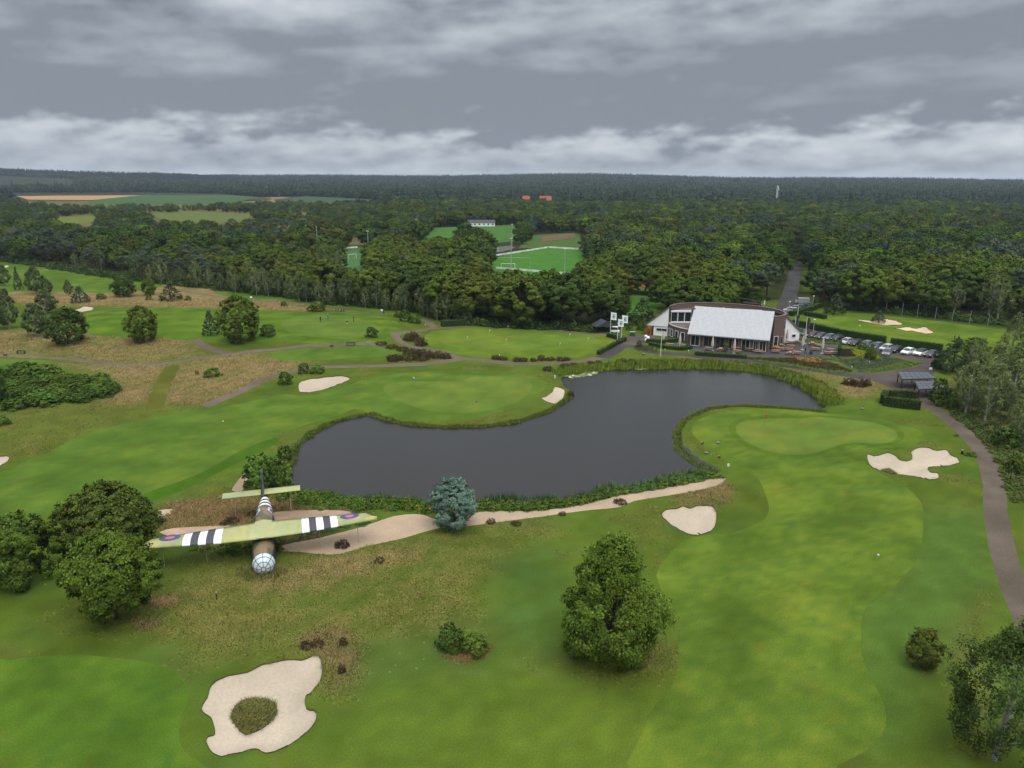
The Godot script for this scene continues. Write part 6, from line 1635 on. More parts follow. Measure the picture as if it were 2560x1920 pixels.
	for k in 5:
		var x: float = [1240.0, 1285.0, 1750.0, 1800.0, 1855.0][k]
		tag(put("apartment_block", boxm(Vector3(x, hfar(x, -4100) + 12, -4100), Vector3(40, 20, 14)), M.grey), "far block of flats on the horizon, " + ["first", "second", "third", "fourth", "rightmost"][k] + " from the transmission tower", "building", "far flats on the horizon")

# ---------- cars ----------
func make_car(estate: bool) -> Node3D:
	var o := base("parked_car")
	var b := MB.new()
	var prof := PackedVector2Array([Vector2(2.2, 0.32), Vector2(2.24, 0.55), Vector2(2.12, 0.74), Vector2(1.75, 0.86), Vector2(1.15, 0.95), Vector2(-2.0, 1.0), Vector2(-2.2, 0.9), Vector2(-2.22, 0.4), Vector2(-2.15, 0.30)])
	b.prism(prof, Transform3D(Basis(Vector3(0, 0, 1), Vector3.UP, Vector3(-1, 0, 0)), Vector3(-0.89, 0, 0)), 1.78)
	put("body", b, M.grey, o)
	var zr := -1.75 if estate else -1.35
	var lo := [Vector3(0.84, 0.94, 1.15), Vector3(-0.84, 0.94, 1.15), Vector3(-0.84, 0.98, -2.05), Vector3(0.84, 0.98, -2.05)]
	var hi := [Vector3(0.64, 1.45, 0.3), Vector3(-0.64, 1.45, 0.3), Vector3(-0.64, 1.45, zr), Vector3(0.64, 1.45, zr)]
	var nm := ["windscreen", "side_window", "rear_window", "side_window"]
	for k in 4:
		var g := MB.new()
		g.quad(lo[k], lo[(k + 1) % 4], hi[(k + 1) % 4], hi[k], (lo[k] + lo[(k + 1) % 4]) * Vector3(1, 0, 1) + Vector3(0, 0, 0.45))
		put(nm[k], g, M.glass, o)
	var rf := MB.new()
	rf.box(Vector3(0, 1.47, (0.3 + zr) * 0.5), Vector3(1.34, 0.06, 0.36 - zr))
	for k in 4: rf.tube(lo[k], hi[k], 0.05, 0.04, 5)
	for s in [-1.0, 1.0]: rf.box(Vector3(s * 0.75, 1.18, -0.45), Vector3(0.06, 0.5, 0.1))
	put("roof_frame", rf, M.grey, o)
	for s in [-1.0, 1.0]:
		for z in [1.35, -1.4]:
			var w := MB.new()
			w.tube(Vector3(s * 0.70, 0.32, z), Vector3(s * 0.91, 0.32, z), 0.32, 0.32, 14)
			var wh := put("wheel", w, M.black, o)
			var rm := MB.new()
			rm.tube(Vector3(s * 0.90, 0.32, z), Vector3(s * 0.918, 0.32, z), 0.2, 0.2, 10)
			put("rim", rm, M.steel, wh)
		put("headlight", boxm(Vector3(s * 0.66, 0.68, 2.13), Vector3(0.36, 0.15, 0.14)), M.white, o)
		put("tail_light", boxm(Vector3(s * 0.74, 0.8, -2.18), Vector3(0.2, 0.2, 0.1)), M.red, o)
	put("grille", boxm(Vector3(0, 0.52, 2.22), Vector3(0.9, 0.16, 0.06)), M.black, o)
	put("number_plate", boxm(Vector3(0, 0.42, 2.25), Vector3(0.5, 0.11, 0.03)), flat_mat(Color(0.6, 0.42, 0.02), 0.6), o)
	return o

func build_carpark():
	var paints := {}
	for e in {"black": Color(0.012, 0.012, 0.014), "dark grey": Color(0.05, 0.053, 0.058), "silver": Color(0.42, 0.43, 0.45), "white": Color(0.75, 0.76, 0.78), "blue grey": Color(0.085, 0.115, 0.16), "dark red": Color(0.06, 0.012, 0.014), "grey": Color(0.16, 0.17, 0.18)}.keys():
		var col: Color = {"black": Color(0.012, 0.012, 0.014), "dark grey": Color(0.05, 0.053, 0.058), "silver": Color(0.42, 0.43, 0.45), "white": Color(0.75, 0.76, 0.78), "blue grey": Color(0.085, 0.115, 0.16), "dark red": Color(0.06, 0.012, 0.014), "grey": Color(0.16, 0.17, 0.18)}[e]
		var m := flat_mat(col, 0.28, 0.1)
		m.metallic_specular = 0.3; m.clearcoat_enabled = true; m.clearcoat = 0.25; m.clearcoat_roughness = 0.15
		paints[e] = m
	var protos := [make_car(false), make_car(true)]
	var row := P("89.6,-193.0 99.6,-180.2")
	var dirv := (row[1] - row[0]).normalized()
	var face := atan2(-dirv.y, dirv.x)   # the bonnets point away from the hedge
	var list := [["black", "leftmost black car of the hedge row beside the white gable"], ["dark grey", "dark grey car, second from the gable in the hedge row"], ["dark red", "dark red car between dark cars in the hedge row"], ["dark grey", "dark grey car right of the dark red one in the hedge row"], ["blue grey", "blue grey car in the middle of the hedge row"], ["black", "black car left of the silver hatchback in the hedge row"], ["silver", "silver hatchback parked at the hedge near the small beds"], ["black", "black car right of the silver hatchback"], ["grey", "mid grey car behind the bright green shrub"], ["blue grey", "blue grey estate left of the second silver car"], ["silver", "second silver car before the gap in the hedges"], ["black", "black car standing at the gap between the hedges"], ["white", "white car with light roof, left of the two white ones"], ["white", "white car with black roof, right of the two white ones"], ["dark grey", "dark car right of the two white cars"], ["dark grey", "dark car half hidden by the car park pine"]]
	var at := P("80.6,-203.9 82.0,-202.2 83.6,-200.0 84.9,-198.2 86.5,-196.6 88.4,-195.7 89.0,-191.6 90.6,-189.6 92.8,-188.2 94.4,-186.0 95.9,-183.9 97.5,-182.2 99.4,-179.9 101.9,-178.8 103.8,-177.3 106.4,-176.6")
	var back_list := [["silver", "silver car nearest the clubhouse in the far parking row"], ["grey", "grey car second from the clubhouse in the far parking row"], ["dark grey", "dark car third in the far parking row"], ["black", "black car fourth in the far parking row"], ["blue grey", "blue grey car before the white van in the far parking row"]]
	var back_at := P("91.7,-239.8 94.2,-243.5 96.2,-245.6 98.5,-248.1 100.6,-250.4")
	var made := []
	for i in at.size(): made.append([list[i], at[i], face, i % 3 == 1 or i == 9])
	for i in back_at.size(): made.append([back_list[i], back_at[i], face - 0.9, i % 2 == 0])
	var lone := P("81.4,-251.7 83.4,-250.5 93.5,-178.7")
	made.append([["black", "black car parked behind the clubhouse roof, left of two"], lone[0], 1.3, false])
	made.append([["dark red", "dark red car parked behind the clubhouse roof, right of two"], lone[1], 1.3, false])
	made.append([["grey", "grey car half covered by lavender beside the planted bed"], lone[2], face + 0.3, true])
	var used := [false, false]
	for e in made:
		var k := 1 if e[3] else 0
		var p: Vector2 = e[1]
		var o: Node3D
		if used[k]: o = copy(protos[k], Vector3(p.x, 0.01, p.y), e[2])
		else:
			o = protos[k]; used[k] = true
			o.position = Vector3(p.x, 0.01, p.y); o.rotation.y = e[2]
		o.get_node("body").material_override = paints[e[0][0]]
		o.get_node("roof_frame").material_override = M.black if "black roof" in e[0][1] else paints[e[0][0]]
		tag(o, e[0][1], "car", "parked cars")
	var v := P("101.7,-256.2")[0]
	var van := base("parked_van", Vector3(v.x, 0, v.y), face - 0.9)
	tag(van, "grey van at the end of the far parking row", "van")
	put("body", boxm(Vector3(0, 1.25, -0.4), Vector3(1.9, 1.8, 3.8)), M.grey, van)
	put("bonnet", boxm(Vector3(0, 0.8, 1.9), Vector3(1.8, 0.9, 0.8)), M.grey, van)
	put("windscreen", boxm(Vector3(0, 1.65, 1.51), Vector3(1.6, 0.7, 0.06)), M.glass, van)
	for s in [-1.0, 1.0]:
		for z in [1.5, -1.5]: put("wheel", tubem([Vector3(s * 0.75, 0.33, z), Vector3(s * 0.96, 0.33, z)], 0.33, 0.33, 12), M.black, van)
	# lamp posts
	var ls := Q("103.4,-251.1,3.42,0.32 93.9,-247.1,2.11,0.32 86.8,-208.2,3.16,0.27 87.5,-274.8,6.94,0.35 222.3,-380.6,4.71,0.49")
	var lt := ["lamp post at the far parking row beside the wood", "low lamp post where the road leaves the car park", "lamp post behind the parked cars beside the hedge", "tall lamp post left of the access road behind the clubhouse", "lamp post hidden in the wood"]
	for i in 4: mast(ls[i], lt[i], 1, "lamp post", "", 0.09)
	# two open cart shelters
	for k in 2:
		var c: PackedVector2Array = P(["83.0,-153.2 89.5,-152.9 89.1,-148.8 81.2,-147.8", "82.8,-145.8 87.8,-145.7 88.3,-141.5 80.7,-140.2"][k])
		var mid := (c[0] + c[1] + c[2] + c[3]) * 0.25
		var o := base("cart_shelter", Vector3(mid.x, 0, mid.y))
		tag(o, ["rear open cart shelter with dark solar roof", "front open cart shelter with dark solar roof beside the round shrub"][k], "shelter")
		var q := []
		for i in 4: q.append(Vector3(c[i].x - mid.x, 2.25 if i < 2 else 2.05, c[i].y - mid.y))
		var rf := MB.new()
		rf.quad(q[0], q[1], q[2], q[3], Vector3.UP)
		for i in 4:
			var a: Vector3 = q[i]; var b: Vector3 = q[(i + 1) % 4]
			rf.quad(a, b, b - Vector3.UP * 0.22, a - Vector3.UP * 0.22, a + b)
		rf.quad(q[0] - Vector3.UP * 0.22, q[1] - Vector3.UP * 0.22, q[2] - Vector3.UP * 0.22, q[3] - Vector3.UP * 0.22, Vector3.DOWN)
		var ro := put("roof", rf, M.dark, o)
		for i in 6:
			for j in 3:
				var pn := MB.new()
				var w := []
				for e in [[0.06, 0.04], [0.94, 0.04], [0.94, 0.96], [0.06, 0.96]]:
					var u: float = 0.02 + 0.96 * (i + e[0]) / 6.0; var t: float = 0.03 + 0.94 * (j + e[1]) / 3.0
					w.append(q[0].lerp(q[1], u).lerp(q[3].lerp(q[2], u), t) + Vector3.UP * 0.03)
				pn.quad(w[0], w[1], w[2], w[3], Vector3.UP)
				put("solar_panel", pn, M.solar if M.has("solar") else set_solar(), ro)
		for u in [0.03, 0.5, 0.97]:
			for t in [0.08, 0.92]:
				var w: Vector3 = q[0].lerp(q[1], u).lerp(q[3].lerp(q[2], u), t)
				put("post", boxm(Vector3(w.x, w.y * 0.5 - 0.1, w.z), Vector3(0.16, w.y - 0.2, 0.16)), M.black, o)

func set_solar() -> Material:
	M.solar = flat_mat(Color(0.05, 0.06, 0.078), 0.35)
	return M.solar

# ---------- terrace ----------
func build_terrace():
	var t := base("picnic_table")
	put("tabletop", boxm(Vector3(0, 0.74, 0), Vector3(2.0, 0.06, 0.8)), M.tabletop if M.has("tabletop") else set_table(), t)
	for s in [-1.0, 1.0]:
		put("bench", boxm(Vector3(0, 0.45, s * 0.75), Vector3(2.0, 0.05, 0.32)), M.wood, t)
		var leg := MB.new()
		leg.box(Vector3(s * 0.8, 0.36, 0), Vector3(0.08, 0.72, 0.6)); leg.box(Vector3(s * 0.8, 0.36, 0), Vector3(0.07, 0.08, 1.7))
		put("leg", leg, M.wood, t)
	var tl := P("67.6,-184.3 68.4,-187.9 68.3,-182.9 66.3,-180.1 73.4,-190.7 75.9,-191.5 73.6,-194.5 72.2,-186.0 70.5,-182.5 79.2,-189.5 80.3,-187.1 77.5,-183.1 71.0,-178.7 69.2,-178.3 81.0,-182.2 78.8,-178.7 80.5,-178.8 70.0,-186.9 41.0,-187.2 43.9,-186.4 50.1,-182.7 52.9,-181.9 57.1,-183.3 56.4,-179.9 60.2,-182.0 61.9,-183.4 62.0,-180.0 51.5,-189.4")
	for i in tl.size():
		var turn := -0.4 + (1.57 if i % 4 == 1 else 0.0) + rng.randf_range(-0.2, 0.2)
		var o: Node3D = t if i == 0 else copy(t, Vector3.ZERO)
		o.position = Vector3(tl[i].x, 0.02, tl[i].y); o.rotation.y = turn
		var right := i < 18
		tag(o, "wooden terrace table with benches on the open right part" if right else "wooden terrace table with benches along the glazed front", "picnic table", "terrace tables right of the building" if right else "terrace tables before the glazed front")
	var tables := []
	for o in get_children():
		if String(o.name).begins_with("picnic_table"): tables.append(o)
	var refs := []
	var rp := P("50.9,-182.5 55.6,-179.5 70.7,-186.9 74.3,-183.8 77.6,-179.4 82.3,-180.2 40.2,-191.4 43.3,-185.6")
	for i in 8: refs.append([rp[i], ["the left parasol at the glass front", "the middle parasol at the glass front", "the parasol at the roof's right corner", "the parasol amid the open terrace", "the tallest parasol", "the tall hedge screen", "the parasol among the low hedges", "the parasol by the blue banner"][i]])
	single_out(tables, "wooden terrace table with benches", refs)
	var ps := base("parasol")
	put("pole", tubem([Vector3.ZERO, Vector3(0, 3.3, 0)], 0.05, 0.04), M.offwhite, ps)
	var cl := MB.new()
	var rings := []
	for e in [[0.95, 0.20], [1.2, 0.30], [1.9, 0.28], [2.6, 0.2], [3.15, 0.1], [3.35, 0.03]]:
		var r := []
		for k in 16: r.append(Vector3(cos(TAU * k / 16.0), 0, sin(TAU * k / 16.0)) * e[1] * (1.0 + 0.16 * (k % 2)) + Vector3.UP * e[0])
		rings.append(r)
	cl.loft(rings)
	put("canopy", cl, M.canvas, ps)
	put("foot", boxm(Vector3(0, 0.06, 0), Vector3(0.8, 0.1, 0.8)), M.grey, ps)
	var at := Q("50.9,-182.5,3.69,0.24 55.6,-179.5,3.83,0.23 70.7,-186.9,3.68,0.24 73.5,-192.6,3.70,0.25 74.3,-183.8,3.79,0.24 77.6,-190.8,4.08,0.25 77.6,-179.4,5.67,0.23 40.2,-191.4,3.14,0.19 43.3,-185.6,3.90,0.18")
	var lt := ["closed beige parasol before the left glass front", "closed beige parasol before the middle of the glass front", "closed beige parasol beside the roof's right corner", "rear closed parasol beside the white right gable", "closed parasol in the middle of the open terrace", "closed parasol next to the grey banner poles", "tallest closed parasol at the right end of the terrace", "closed parasol among the hedges left of the terrace", "closed parasol beside the blue banner at the entrance"]
	for i in at.size():
		var o: Node3D = ps if i == 0 else copy(ps, Vector3.ZERO)
		o.position = Vector3(at[i][0], 0, at[i][1])
		o.scale = Vector3(1, clampf(at[i][2] / 3.35, 0.85, 1.35), 1)
		tag(o, lt[i], "parasol", "closed parasols on the terrace")
	for e in [["54.8,-186.2", "potted olive tree on the terrace before the glass front"], ["54.4,-182.8", "dark planter with a small bush on the terrace"]]:
		var p := P(e[0])[0]
		var o := base("planter", Vector3(p.x, 0, p.y))
		tag(o, e[1], "planter")
		put("pot", boxm(Vector3(0, 0.4, 0), Vector3(0.7, 0.8, 0.7)), M.dark, o)
		var c := put("foliage", lib.bush2.crown, M.leaf, o)
		c.position.y = 0.8; c.scale = Vector3(0.55, 0.5, 0.55)
	var pots := []
	for k in 9:
		var p := P("46.2,-197.1 52.7,-184.8 53.7,-180.9 59.0,-182.9 65.5,-186.4 66.9,-185.1 74.6,-178.8 43.6,-193.6 62.3,-185.0")[k]
		var o := base("planter", Vector3(p.x, 0, p.y))
		tag(o, "small dark planter box standing between the terrace tables", "planter", "dark planters on the terrace")
		put("pot", boxm(Vector3(0, 0.35, 0), Vector3(0.6, 0.7, 0.6)), M.dark, o)
		var c := put("foliage", lib["bush%d" % (k % 3)].crown, M.leaf, o)
		c.position.y = 0.68; c.scale = Vector3(0.25, 0.3, 0.25)
		pots.append(o)
	single_out(pots, "small dark planter box", refs)

func set_table() -> Material:
	M.tabletop = triplanar(flat_mat(Color(0.29, 0.195, 0.13), 0.75), noise_tex(0.05, 0.8, 1.0, 256, 41, 3), 1.1)
	return M.tabletop

# ---------- flags, signs, benches, course markers ----------
func flagpole(spec: String, label: String, kind: int):
	var q: Array = Q(spec)[0]
	var o := base("flagpole", G(q[0], q[1]))
	tag(o, label, "flagpole")
	put("pole", tubem([Vector3(0, -0.1, 0), Vector3(0, q[2], 0)], 0.07, 0.045, 8), M.white, o)
	if kind == 1:   # white flag with a teal emblem
		var f := MB.new()
		var n := 10
		var pt := func(u: float, v: float) -> Vector3: return Vector3(0.08 + 1.45 * u, q[2] - 0.1 - 2.1 * v - 0.25 * u * (1 - v * 0.5), 0.16 * sin(u * 5.0 + v * 1.5) * u)
		for i in n:
			for j in n:
				var a: Vector3 = pt.call(float(i) / n, float(j) / n); var b: Vector3 = pt.call(float(i + 1) / n, float(j) / n)
				var c: Vector3 = pt.call(float(i + 1) / n, float(j + 1) / n); var d: Vector3 = pt.call(float(i) / n, float(j + 1) / n)
				var r := Rect2(float(i) / n, float(j) / n, 1.0 / n, 1.0 / n)
				f.quaduv(a, b, c, d, Vector3(0, 0, 1), r)
		put("flag", f, M.flag, o)
	elif kind == 2:   # dark banner
		put("banner", boxm(Vector3(0.55, q[2] - 1.9, 0), Vector3(0.95, 3.4, 0.03)), M.banner, o)

func build_course_things():
	# print of the white club flags: a teal square with a swirl
	var im := Image.create(96, 128, false, Image.FORMAT_RGB8)
	im.fill(Color(0.90, 0.92, 0.93))
	for y in range(30, 88):
		for x in range(24, 74):
			var d := Vector2(x - 46, y - 58)
			var c := Color(0.10, 0.42, 0.50) if d.length() > 15.0 or d.angle() > 0.6 else Color(0.62, 0.80, 0.84)
			if absf(d.length() - 19.0) < 2.5 and d.angle() < 1.5: c = Color(0.85, 0.92, 0.94)
			im.set_pixel(x, y, c)
	im.fill_rect(Rect2i(26, 96, 46, 4), Color(0.12, 0.4, 0.48)); im.fill_rect(Rect2i(32, 104, 34, 3), Color(0.12, 0.4, 0.48))
	M.flag = flat_mat(Color(1, 1, 1), 0.8)
	M.flag.albedo_texture = ImageTexture.create_from_image(im)
	var bi := Image.create(32, 96, false, Image.FORMAT_RGB8)
	bi.fill(Color(0.16, 0.17, 0.19)); bi.fill_rect(Rect2i(8, 20, 16, 16), Color(0.42, 0.44, 0.46)); bi.fill_rect(Rect2i(11, 42, 10, 40), Color(0.30, 0.31, 0.33))
	M.banner = flat_mat(Color(1, 1, 1), 0.8)
	M.banner.albedo_texture = ImageTexture.create_from_image(bi)
	M.banner.uv1_triplanar = true; M.banner.uv1_scale = Vector3(1.05, 0.294, 1.0); M.banner.uv1_offset = Vector3(0.5, 0.5, 0)
	flagpole("27.0,-198.7,6.97,0.19", "white flag with teal emblem, left pole of three", 1)
	flagpole("28.4,-194.4,5.92,0.19", "white flag with teal emblem, nearest and lowest pole of three", 1)
	flagpole("29.9,-197.3,6.42,0.19", "white flag with teal emblem, right pole of three", 1)
	flagpole("36.5,-176.0,5.74,0.17", "bare white pole between path and low hedges", 0)
	flagpole("79.8,-204.2,5.50,0.20", "white pole with dark banner beside the right gable", 2)
	flagpole("83.3,-204.9,4.66,0.20", "white pole with grey banner right of the dark bannered one", 2)
	flagpole("91.1,-232.0,3.35,0.22", "short white pole behind the right gable", 0)
	for e in [["-20.6,-147.1,1.93,0.19", Color(0.30, 0.52, 0.65), "flagstick with light blue flag on the peninsula green"], ["44.8,-123.5,1.90,0.17", Color(0.45, 0.04, 0.03), "flagstick with red flag on the green by the pond"], ["98.8,-206.3,1.52,0.27", Color(0.6, 0.55, 0.1), "flagstick on the practice range lawn"]]:
		var q: Array = Q(e[0])[0]
		var o := base("flagstick", G(q[0], q[1]))
		tag(o, e[2], "golf flag")
		put("stick", tubem([Vector3(0, -0.1, 0), Vector3(0, 2.3, 0)], 0.022, 0.018), M.dark, o)
		var f := MB.new()
		f.quad(Vector3(0, 2.3, 0), Vector3(0.3, 2.2, 0.05), Vector3(0.55, 1.9, 0.12), Vector3(0, 1.85, 0), Vector3(0, 0, 1))
		put("flag", f, flat_mat(e[1], 0.8), o)
	var i := 0
	for p in P("-12.2,-194.4 -6.4,-202.8 -1.7,-191.8 -1.3,-209.1 12.4,-186.9 20.3,-192.9 15.8,-198.1"):
		var o := base("practice_flag", G(p.x, p.y))
		tag(o, ["yellowish hole flag at the left of the practice green", "hole flag at the upper left of the practice green", "hole flag in the middle of the practice green", "hole flag at the far edge of the practice green", "hole flag at the near right of the practice green", "rightmost hole flag near the low corner hedge", "hole flag at the far right of the practice green"][i], "golf flag", "hole flags on the practice green")
		put("stick", tubem([Vector3.ZERO, Vector3(0, 0.9, 0)], 0.02, 0.02), M.white, o)
		put("flag", boxm(Vector3(0.14, 0.78, 0), Vector3(0.28, 0.2, 0.02)), flat_mat(Color(0.6, 0.6, 0.25), 0.8) if i == 0 else M.offwhite, o)
		i += 1
	# benches
	for e in [["-121.2,-176.3", "dark park bench beside the long left path", -0.15], ["-40.6,-180.5", "grey park bench beside the narrow tee lawn", 0.0], ["73.3,-187.0", "", 0.0]]:
		if e[1] == "": continue
		var p := P(e[0])[0]
		var o := base("park_bench", G(p.x, p.y), e[2])
		tag(o, e[1], "bench")
		for k in 3: put("seat_slat", boxm(Vector3(0, 0.45, -0.15 + 0.15 * k), Vector3(2.4, 0.05, 0.12)), M.dark, o)
		for k in 2: put("back_slat", boxm(Vector3(0, 0.65 + 0.18 * k, -0.28 - 0.03 * k), Vector3(2.4, 0.12, 0.04)), M.dark, o)
		for s in [-1.0, 1.0]: put("leg", boxm(Vector3(s, 0.3, -0.12), Vector3(0.08, 0.7, 0.4)), M.dark, o)
	# panels and boxes on posts
	for e in [["-122.0,-172.0,0.84,0.95", "dark red tilted board at the left end of the path", M.rust], ["-45.1,-179.0,0.87,0.92", "dark red box beside the tee lawn path", M.rust], ["-36.3,-181.6,0.88,1.17", "grey slatted screen beside the park bench", M.grey], ["-93.1,-260.1,1.05,0.76", "white tee sign on the far strip", M.white], ["-42.4,-235.9,1.01,0.70", "white tee sign beside a golf trolley on the far path", M.white], ["-49.6,-257.4,1.04,0.49", "small red sign at the woodland edge", M.red], ["80.4,-263.7,1.57,1.46", "light blue board behind the clubhouse", M.blue], ["32.9,-104.1,0.80,0.28", "white sign on a short post at the pond cove", M.white], ["13.2,-209.5,2.18,0.72", "tall white frame sign at the wood edge of the practice green", M.white], ["85.7,-248.1,2.43,0.43", "narrow pale sign post behind the clubhouse", M.offwhite], ["89.1,-277.1,1.06,0.59", "small white notice on the fence by the tall lamp post", M.white], ["46.0,-195.9,1.44,0.57", "bright blue banner at the clubhouse entrance", M.blue], ["95.7,-162.8,0.84,0.71", "white board beside the car park hedge block", M.white]]:
		var q: Array = Q(e[0])[0]
		var o := base("sign_board", G(q[0], q[1]))
		tag(o, e[1], "sign")
		var h: float = maxf(q[2], 0.8)
		for s in [-1.0, 1.0]: put("post", boxm(Vector3(s * q[3] * 0.4, h * 0.5 - 0.1, -0.04), Vector3(0.07, h, 0.06)), M.grey, o)
		put("panel", boxm(Vector3(0, h * 0.72, 0.02), Vector3(q[3], h * 0.56, 0.05)), e[2], o)
	# short posts
	for e in [["-30.4,-67.1,0.86,0.10", "red brown marker post with pale top in the meadow", M.rust, 0.09], ["-35.7,-62.1,0.70,0.09", "thin black post below the left oak", M.black, 0.045], ["71.2,-109.0,0.75,0.15", "black ball washer beside the curving drive", M.black, 0.16], ["32.5,-177.4,0.39,0.23", "dark stump beside the paved path", M.rust, 0.25], ["-6.9,-137.1,0.25,0.18", "small dark marker on the peninsula green", M.dark, 0.10], ["9.4,-155.7,0.67,0.20", "small white box post on the pond bank by the lilies", M.offwhite, 0.15]]:
		var q: Array = Q(e[0])[0]
		var o := base("marker_post", G(q[0], q[1]))
		tag(o, e[1], "post")
		put("shaft", tubem([Vector3(0, -0.1, 0), Vector3(0, maxf(q[2] * 0.85, 0.25), 0)], e[3], e[3], 8), e[2], o)
		put("cap", tubem([Vector3(0, maxf(q[2] * 0.85, 0.25), 0), Vector3(0, maxf(q[2], 0.3), 0)], e[3] * 1.25, e[3] * 0.9, 8), M.grey if e[2] != M.offwhite else M.white, o)
	i = 0
	for p in P("-51.6,-124.5 44.2,-179.6 78.3,-164.2 84.6,-169.0 -25.5,-211.7 -3.1,-175.0 38.6,-181.2 44.3,-180.0 42.5,-76.6"):
		var o := base("white_marker", G(p.x, p.y))
		tag(o, ["white tee marker alone on the striped fairway", "white path light below the terrace hedge", "white path light at the tip of the orange flower bed", "white lamp in the planted bed", "white marker beside the putting loop path", "white marker in the heather row", "left white path light below the terrace", "right white path light below the terrace", "white ball marker on the broad smooth fairway"][i], "marker")
		put("stem", tubem([Vector3.ZERO, Vector3(0, 0.2 if i in [0, 8] else 0.6, 0)], 0.05, 0.05), M.grey, o)
		put("head", tubem([Vector3(0, 0.1 if i in [0, 8] else 0.5, 0), Vector3(0, 0.24 if i in [0, 8] else 0.68, 0)], 0.11, 0.09, 8), M.white, o)
		i += 1
	i = 0
	for l in ["66.0,-105.2 66.7,-105.3", "60.9,-100.1 62.3,-100.3", "23.3,-82.4 24.5,-83.0"]:
		var p := P(l)
		var o := base("bunker_rake")
		tag(o, ["rake lying near the right end of the many lobed bunker", "rake lying in the lower lobe of the many lobed bunker", "rake lying in the heart shaped bunker"][i], "rake")
		var a := G(p[0].x, p[0].y) + Vector3.UP * 0.05; var b := G(p[1].x, p[1].y) + Vector3.UP * 0.05
		put("handle", tubem([a, b], 0.025, 0.025), M.grey, o)
		var d := (b - a).normalized()
		put("head", boxm(a, Vector3(0.1, 0.1, 0.7), -atan2(d.z, d.x)), M.dark, o)
		i += 1
	# golf bags on trolleys
	i = 0
	for p in P("-56.3,-231.8 -55.5,-231.3 -54.6,-231.6 -53.8,-231.6 -40.9,-230.9"):
		var o := base("golf_trolley", G(p.x, p.y), rng.randf() * 6.0)
		tag(o, ["left golf bag on a trolley behind the golfers", "second golf bag from the left behind the golfers", "third golf bag from the left behind the golfers", "right golf bag on a trolley behind the golfers", "dark golf bag on a trolley beside the white tee sign"][i], "golf trolley", "" if i == 4 else "golf trolleys behind the far green")
		put("bag", tubem([Vector3(0, 0.25, 0), Vector3(0, 1.15, -0.35)], 0.16, 0.18, 10), M.dark, o)
		for s in [-1.0, 1.0]: put("wheel", tubem([Vector3(s * 0.33, 0.16, 0), Vector3(s * 0.38, 0.16, 0)], 0.16, 0.16, 12), M.black, o)
		put("handle", tubem([Vector3(0, 0.4, 0.1), Vector3(0, 1.05, 0.5)], 0.03, 0.03), M.steel, o)
		i += 1
	# black tent, white cart, bins and sculpture by the flagpoles
	var tp: PackedVector2Array = P("26.0,-205.5 29.1,-204.0 33.0,-200.1 33.7,-200.1 35.9,-192.4 72.2,-216.2")
	var tent := base("garden_canopy", Vector3(tp[0].x, 0, tp[0].y), 0.3)
	tag(tent, "black pitched canopy behind the three white flags", "canopy")
	var tm := MB.new()
	tm.prism(PackedVector2Array([Vector2(-3.2, 1.9), Vector2(0, 3.5), Vector2(3.2, 1.9)]), Transform3D(Basis.IDENTITY, Vector3(0, 0, 2.0)), 4.0)
	put("roof", tm, flat_mat(Color(0.035, 0.042, 0.055), 0.5), tent)
	for s in [[-3, -1.8], [3, -1.8], [3, 1.8], [-3, 1.8]]: put("post", boxm(Vector3(s[0], 1.0, s[1]), Vector3(0.12, 2.0, 0.12)), M.black, tent)
	var cart := base("golf_cart", Vector3(tp[1].x, 0, tp[1].y), 1.2)
	tag(cart, "white golf cart beside the black canopy", "golf cart")
	put("body", boxm(Vector3(0, 0.55, 0), Vector3(1.2, 0.5, 2.2)), M.white, cart)
	put("roof", boxm(Vector3(0, 1.8, -0.1), Vector3(1.2, 0.08, 1.6)), M.white, cart)
	for s in [-1.0, 1.0]:
		for z in [-0.8, 0.6]:
			put("roof_post", boxm(Vector3(s * 0.55, 1.3, z), Vector3(0.05, 1.0, 0.05)), M.dark, cart)
			put("wheel", tubem([Vector3(s * 0.5, 0.22, z), Vector3(s * 0.66, 0.22, z)], 0.22, 0.22, 10), M.black, cart)
	for k in 2:
		var o := base("green_bin", Vector3(tp[2 + k].x, 0, tp[2 + k].y))
		tag(o, ["left green waste bin on the forecourt", "right green waste bin on the forecourt"][k], "bin")
		put("body", boxm(Vector3(0, 0.55, 0), Vector3(0.7, 1.1, 0.7)), flat_mat(Color(0.02, 0.06, 0.035), 0.6), o)
		put("lid", boxm(Vector3(0, 1.14, 0), Vector3(0.76, 0.08, 0.78)), flat_mat(Color(0.25, 0.4, 0.42), 0.6), o)
	var sc := base("garden_sculpture", Vector3(tp[4].x, 0, tp[4].y))
	tag(sc, "white rounded sculpture on the round bed before the forecourt", "sculpture")
	for k in 3:
		var mb := MB.new()
		var rings := []
		for a in 9:
			var r := []
			var lt := -PI / 2 + PI * a / 8.0
			for b in 14: r.append(Vector3([0.0, 0.35, -0.2][k], [0.5, 1.1, 1.5][k], 0) + Vector3(cos(lt) * cos(TAU * b / 14.0), sin(lt), cos(lt) * sin(TAU * b / 14.0)) * [0.55, 0.5, 0.42][k])
			rings.append(r)
		mb.loft(rings)
		put("lobe", mb, M.white, sc)
	# ducks resting by the water
	i = 0
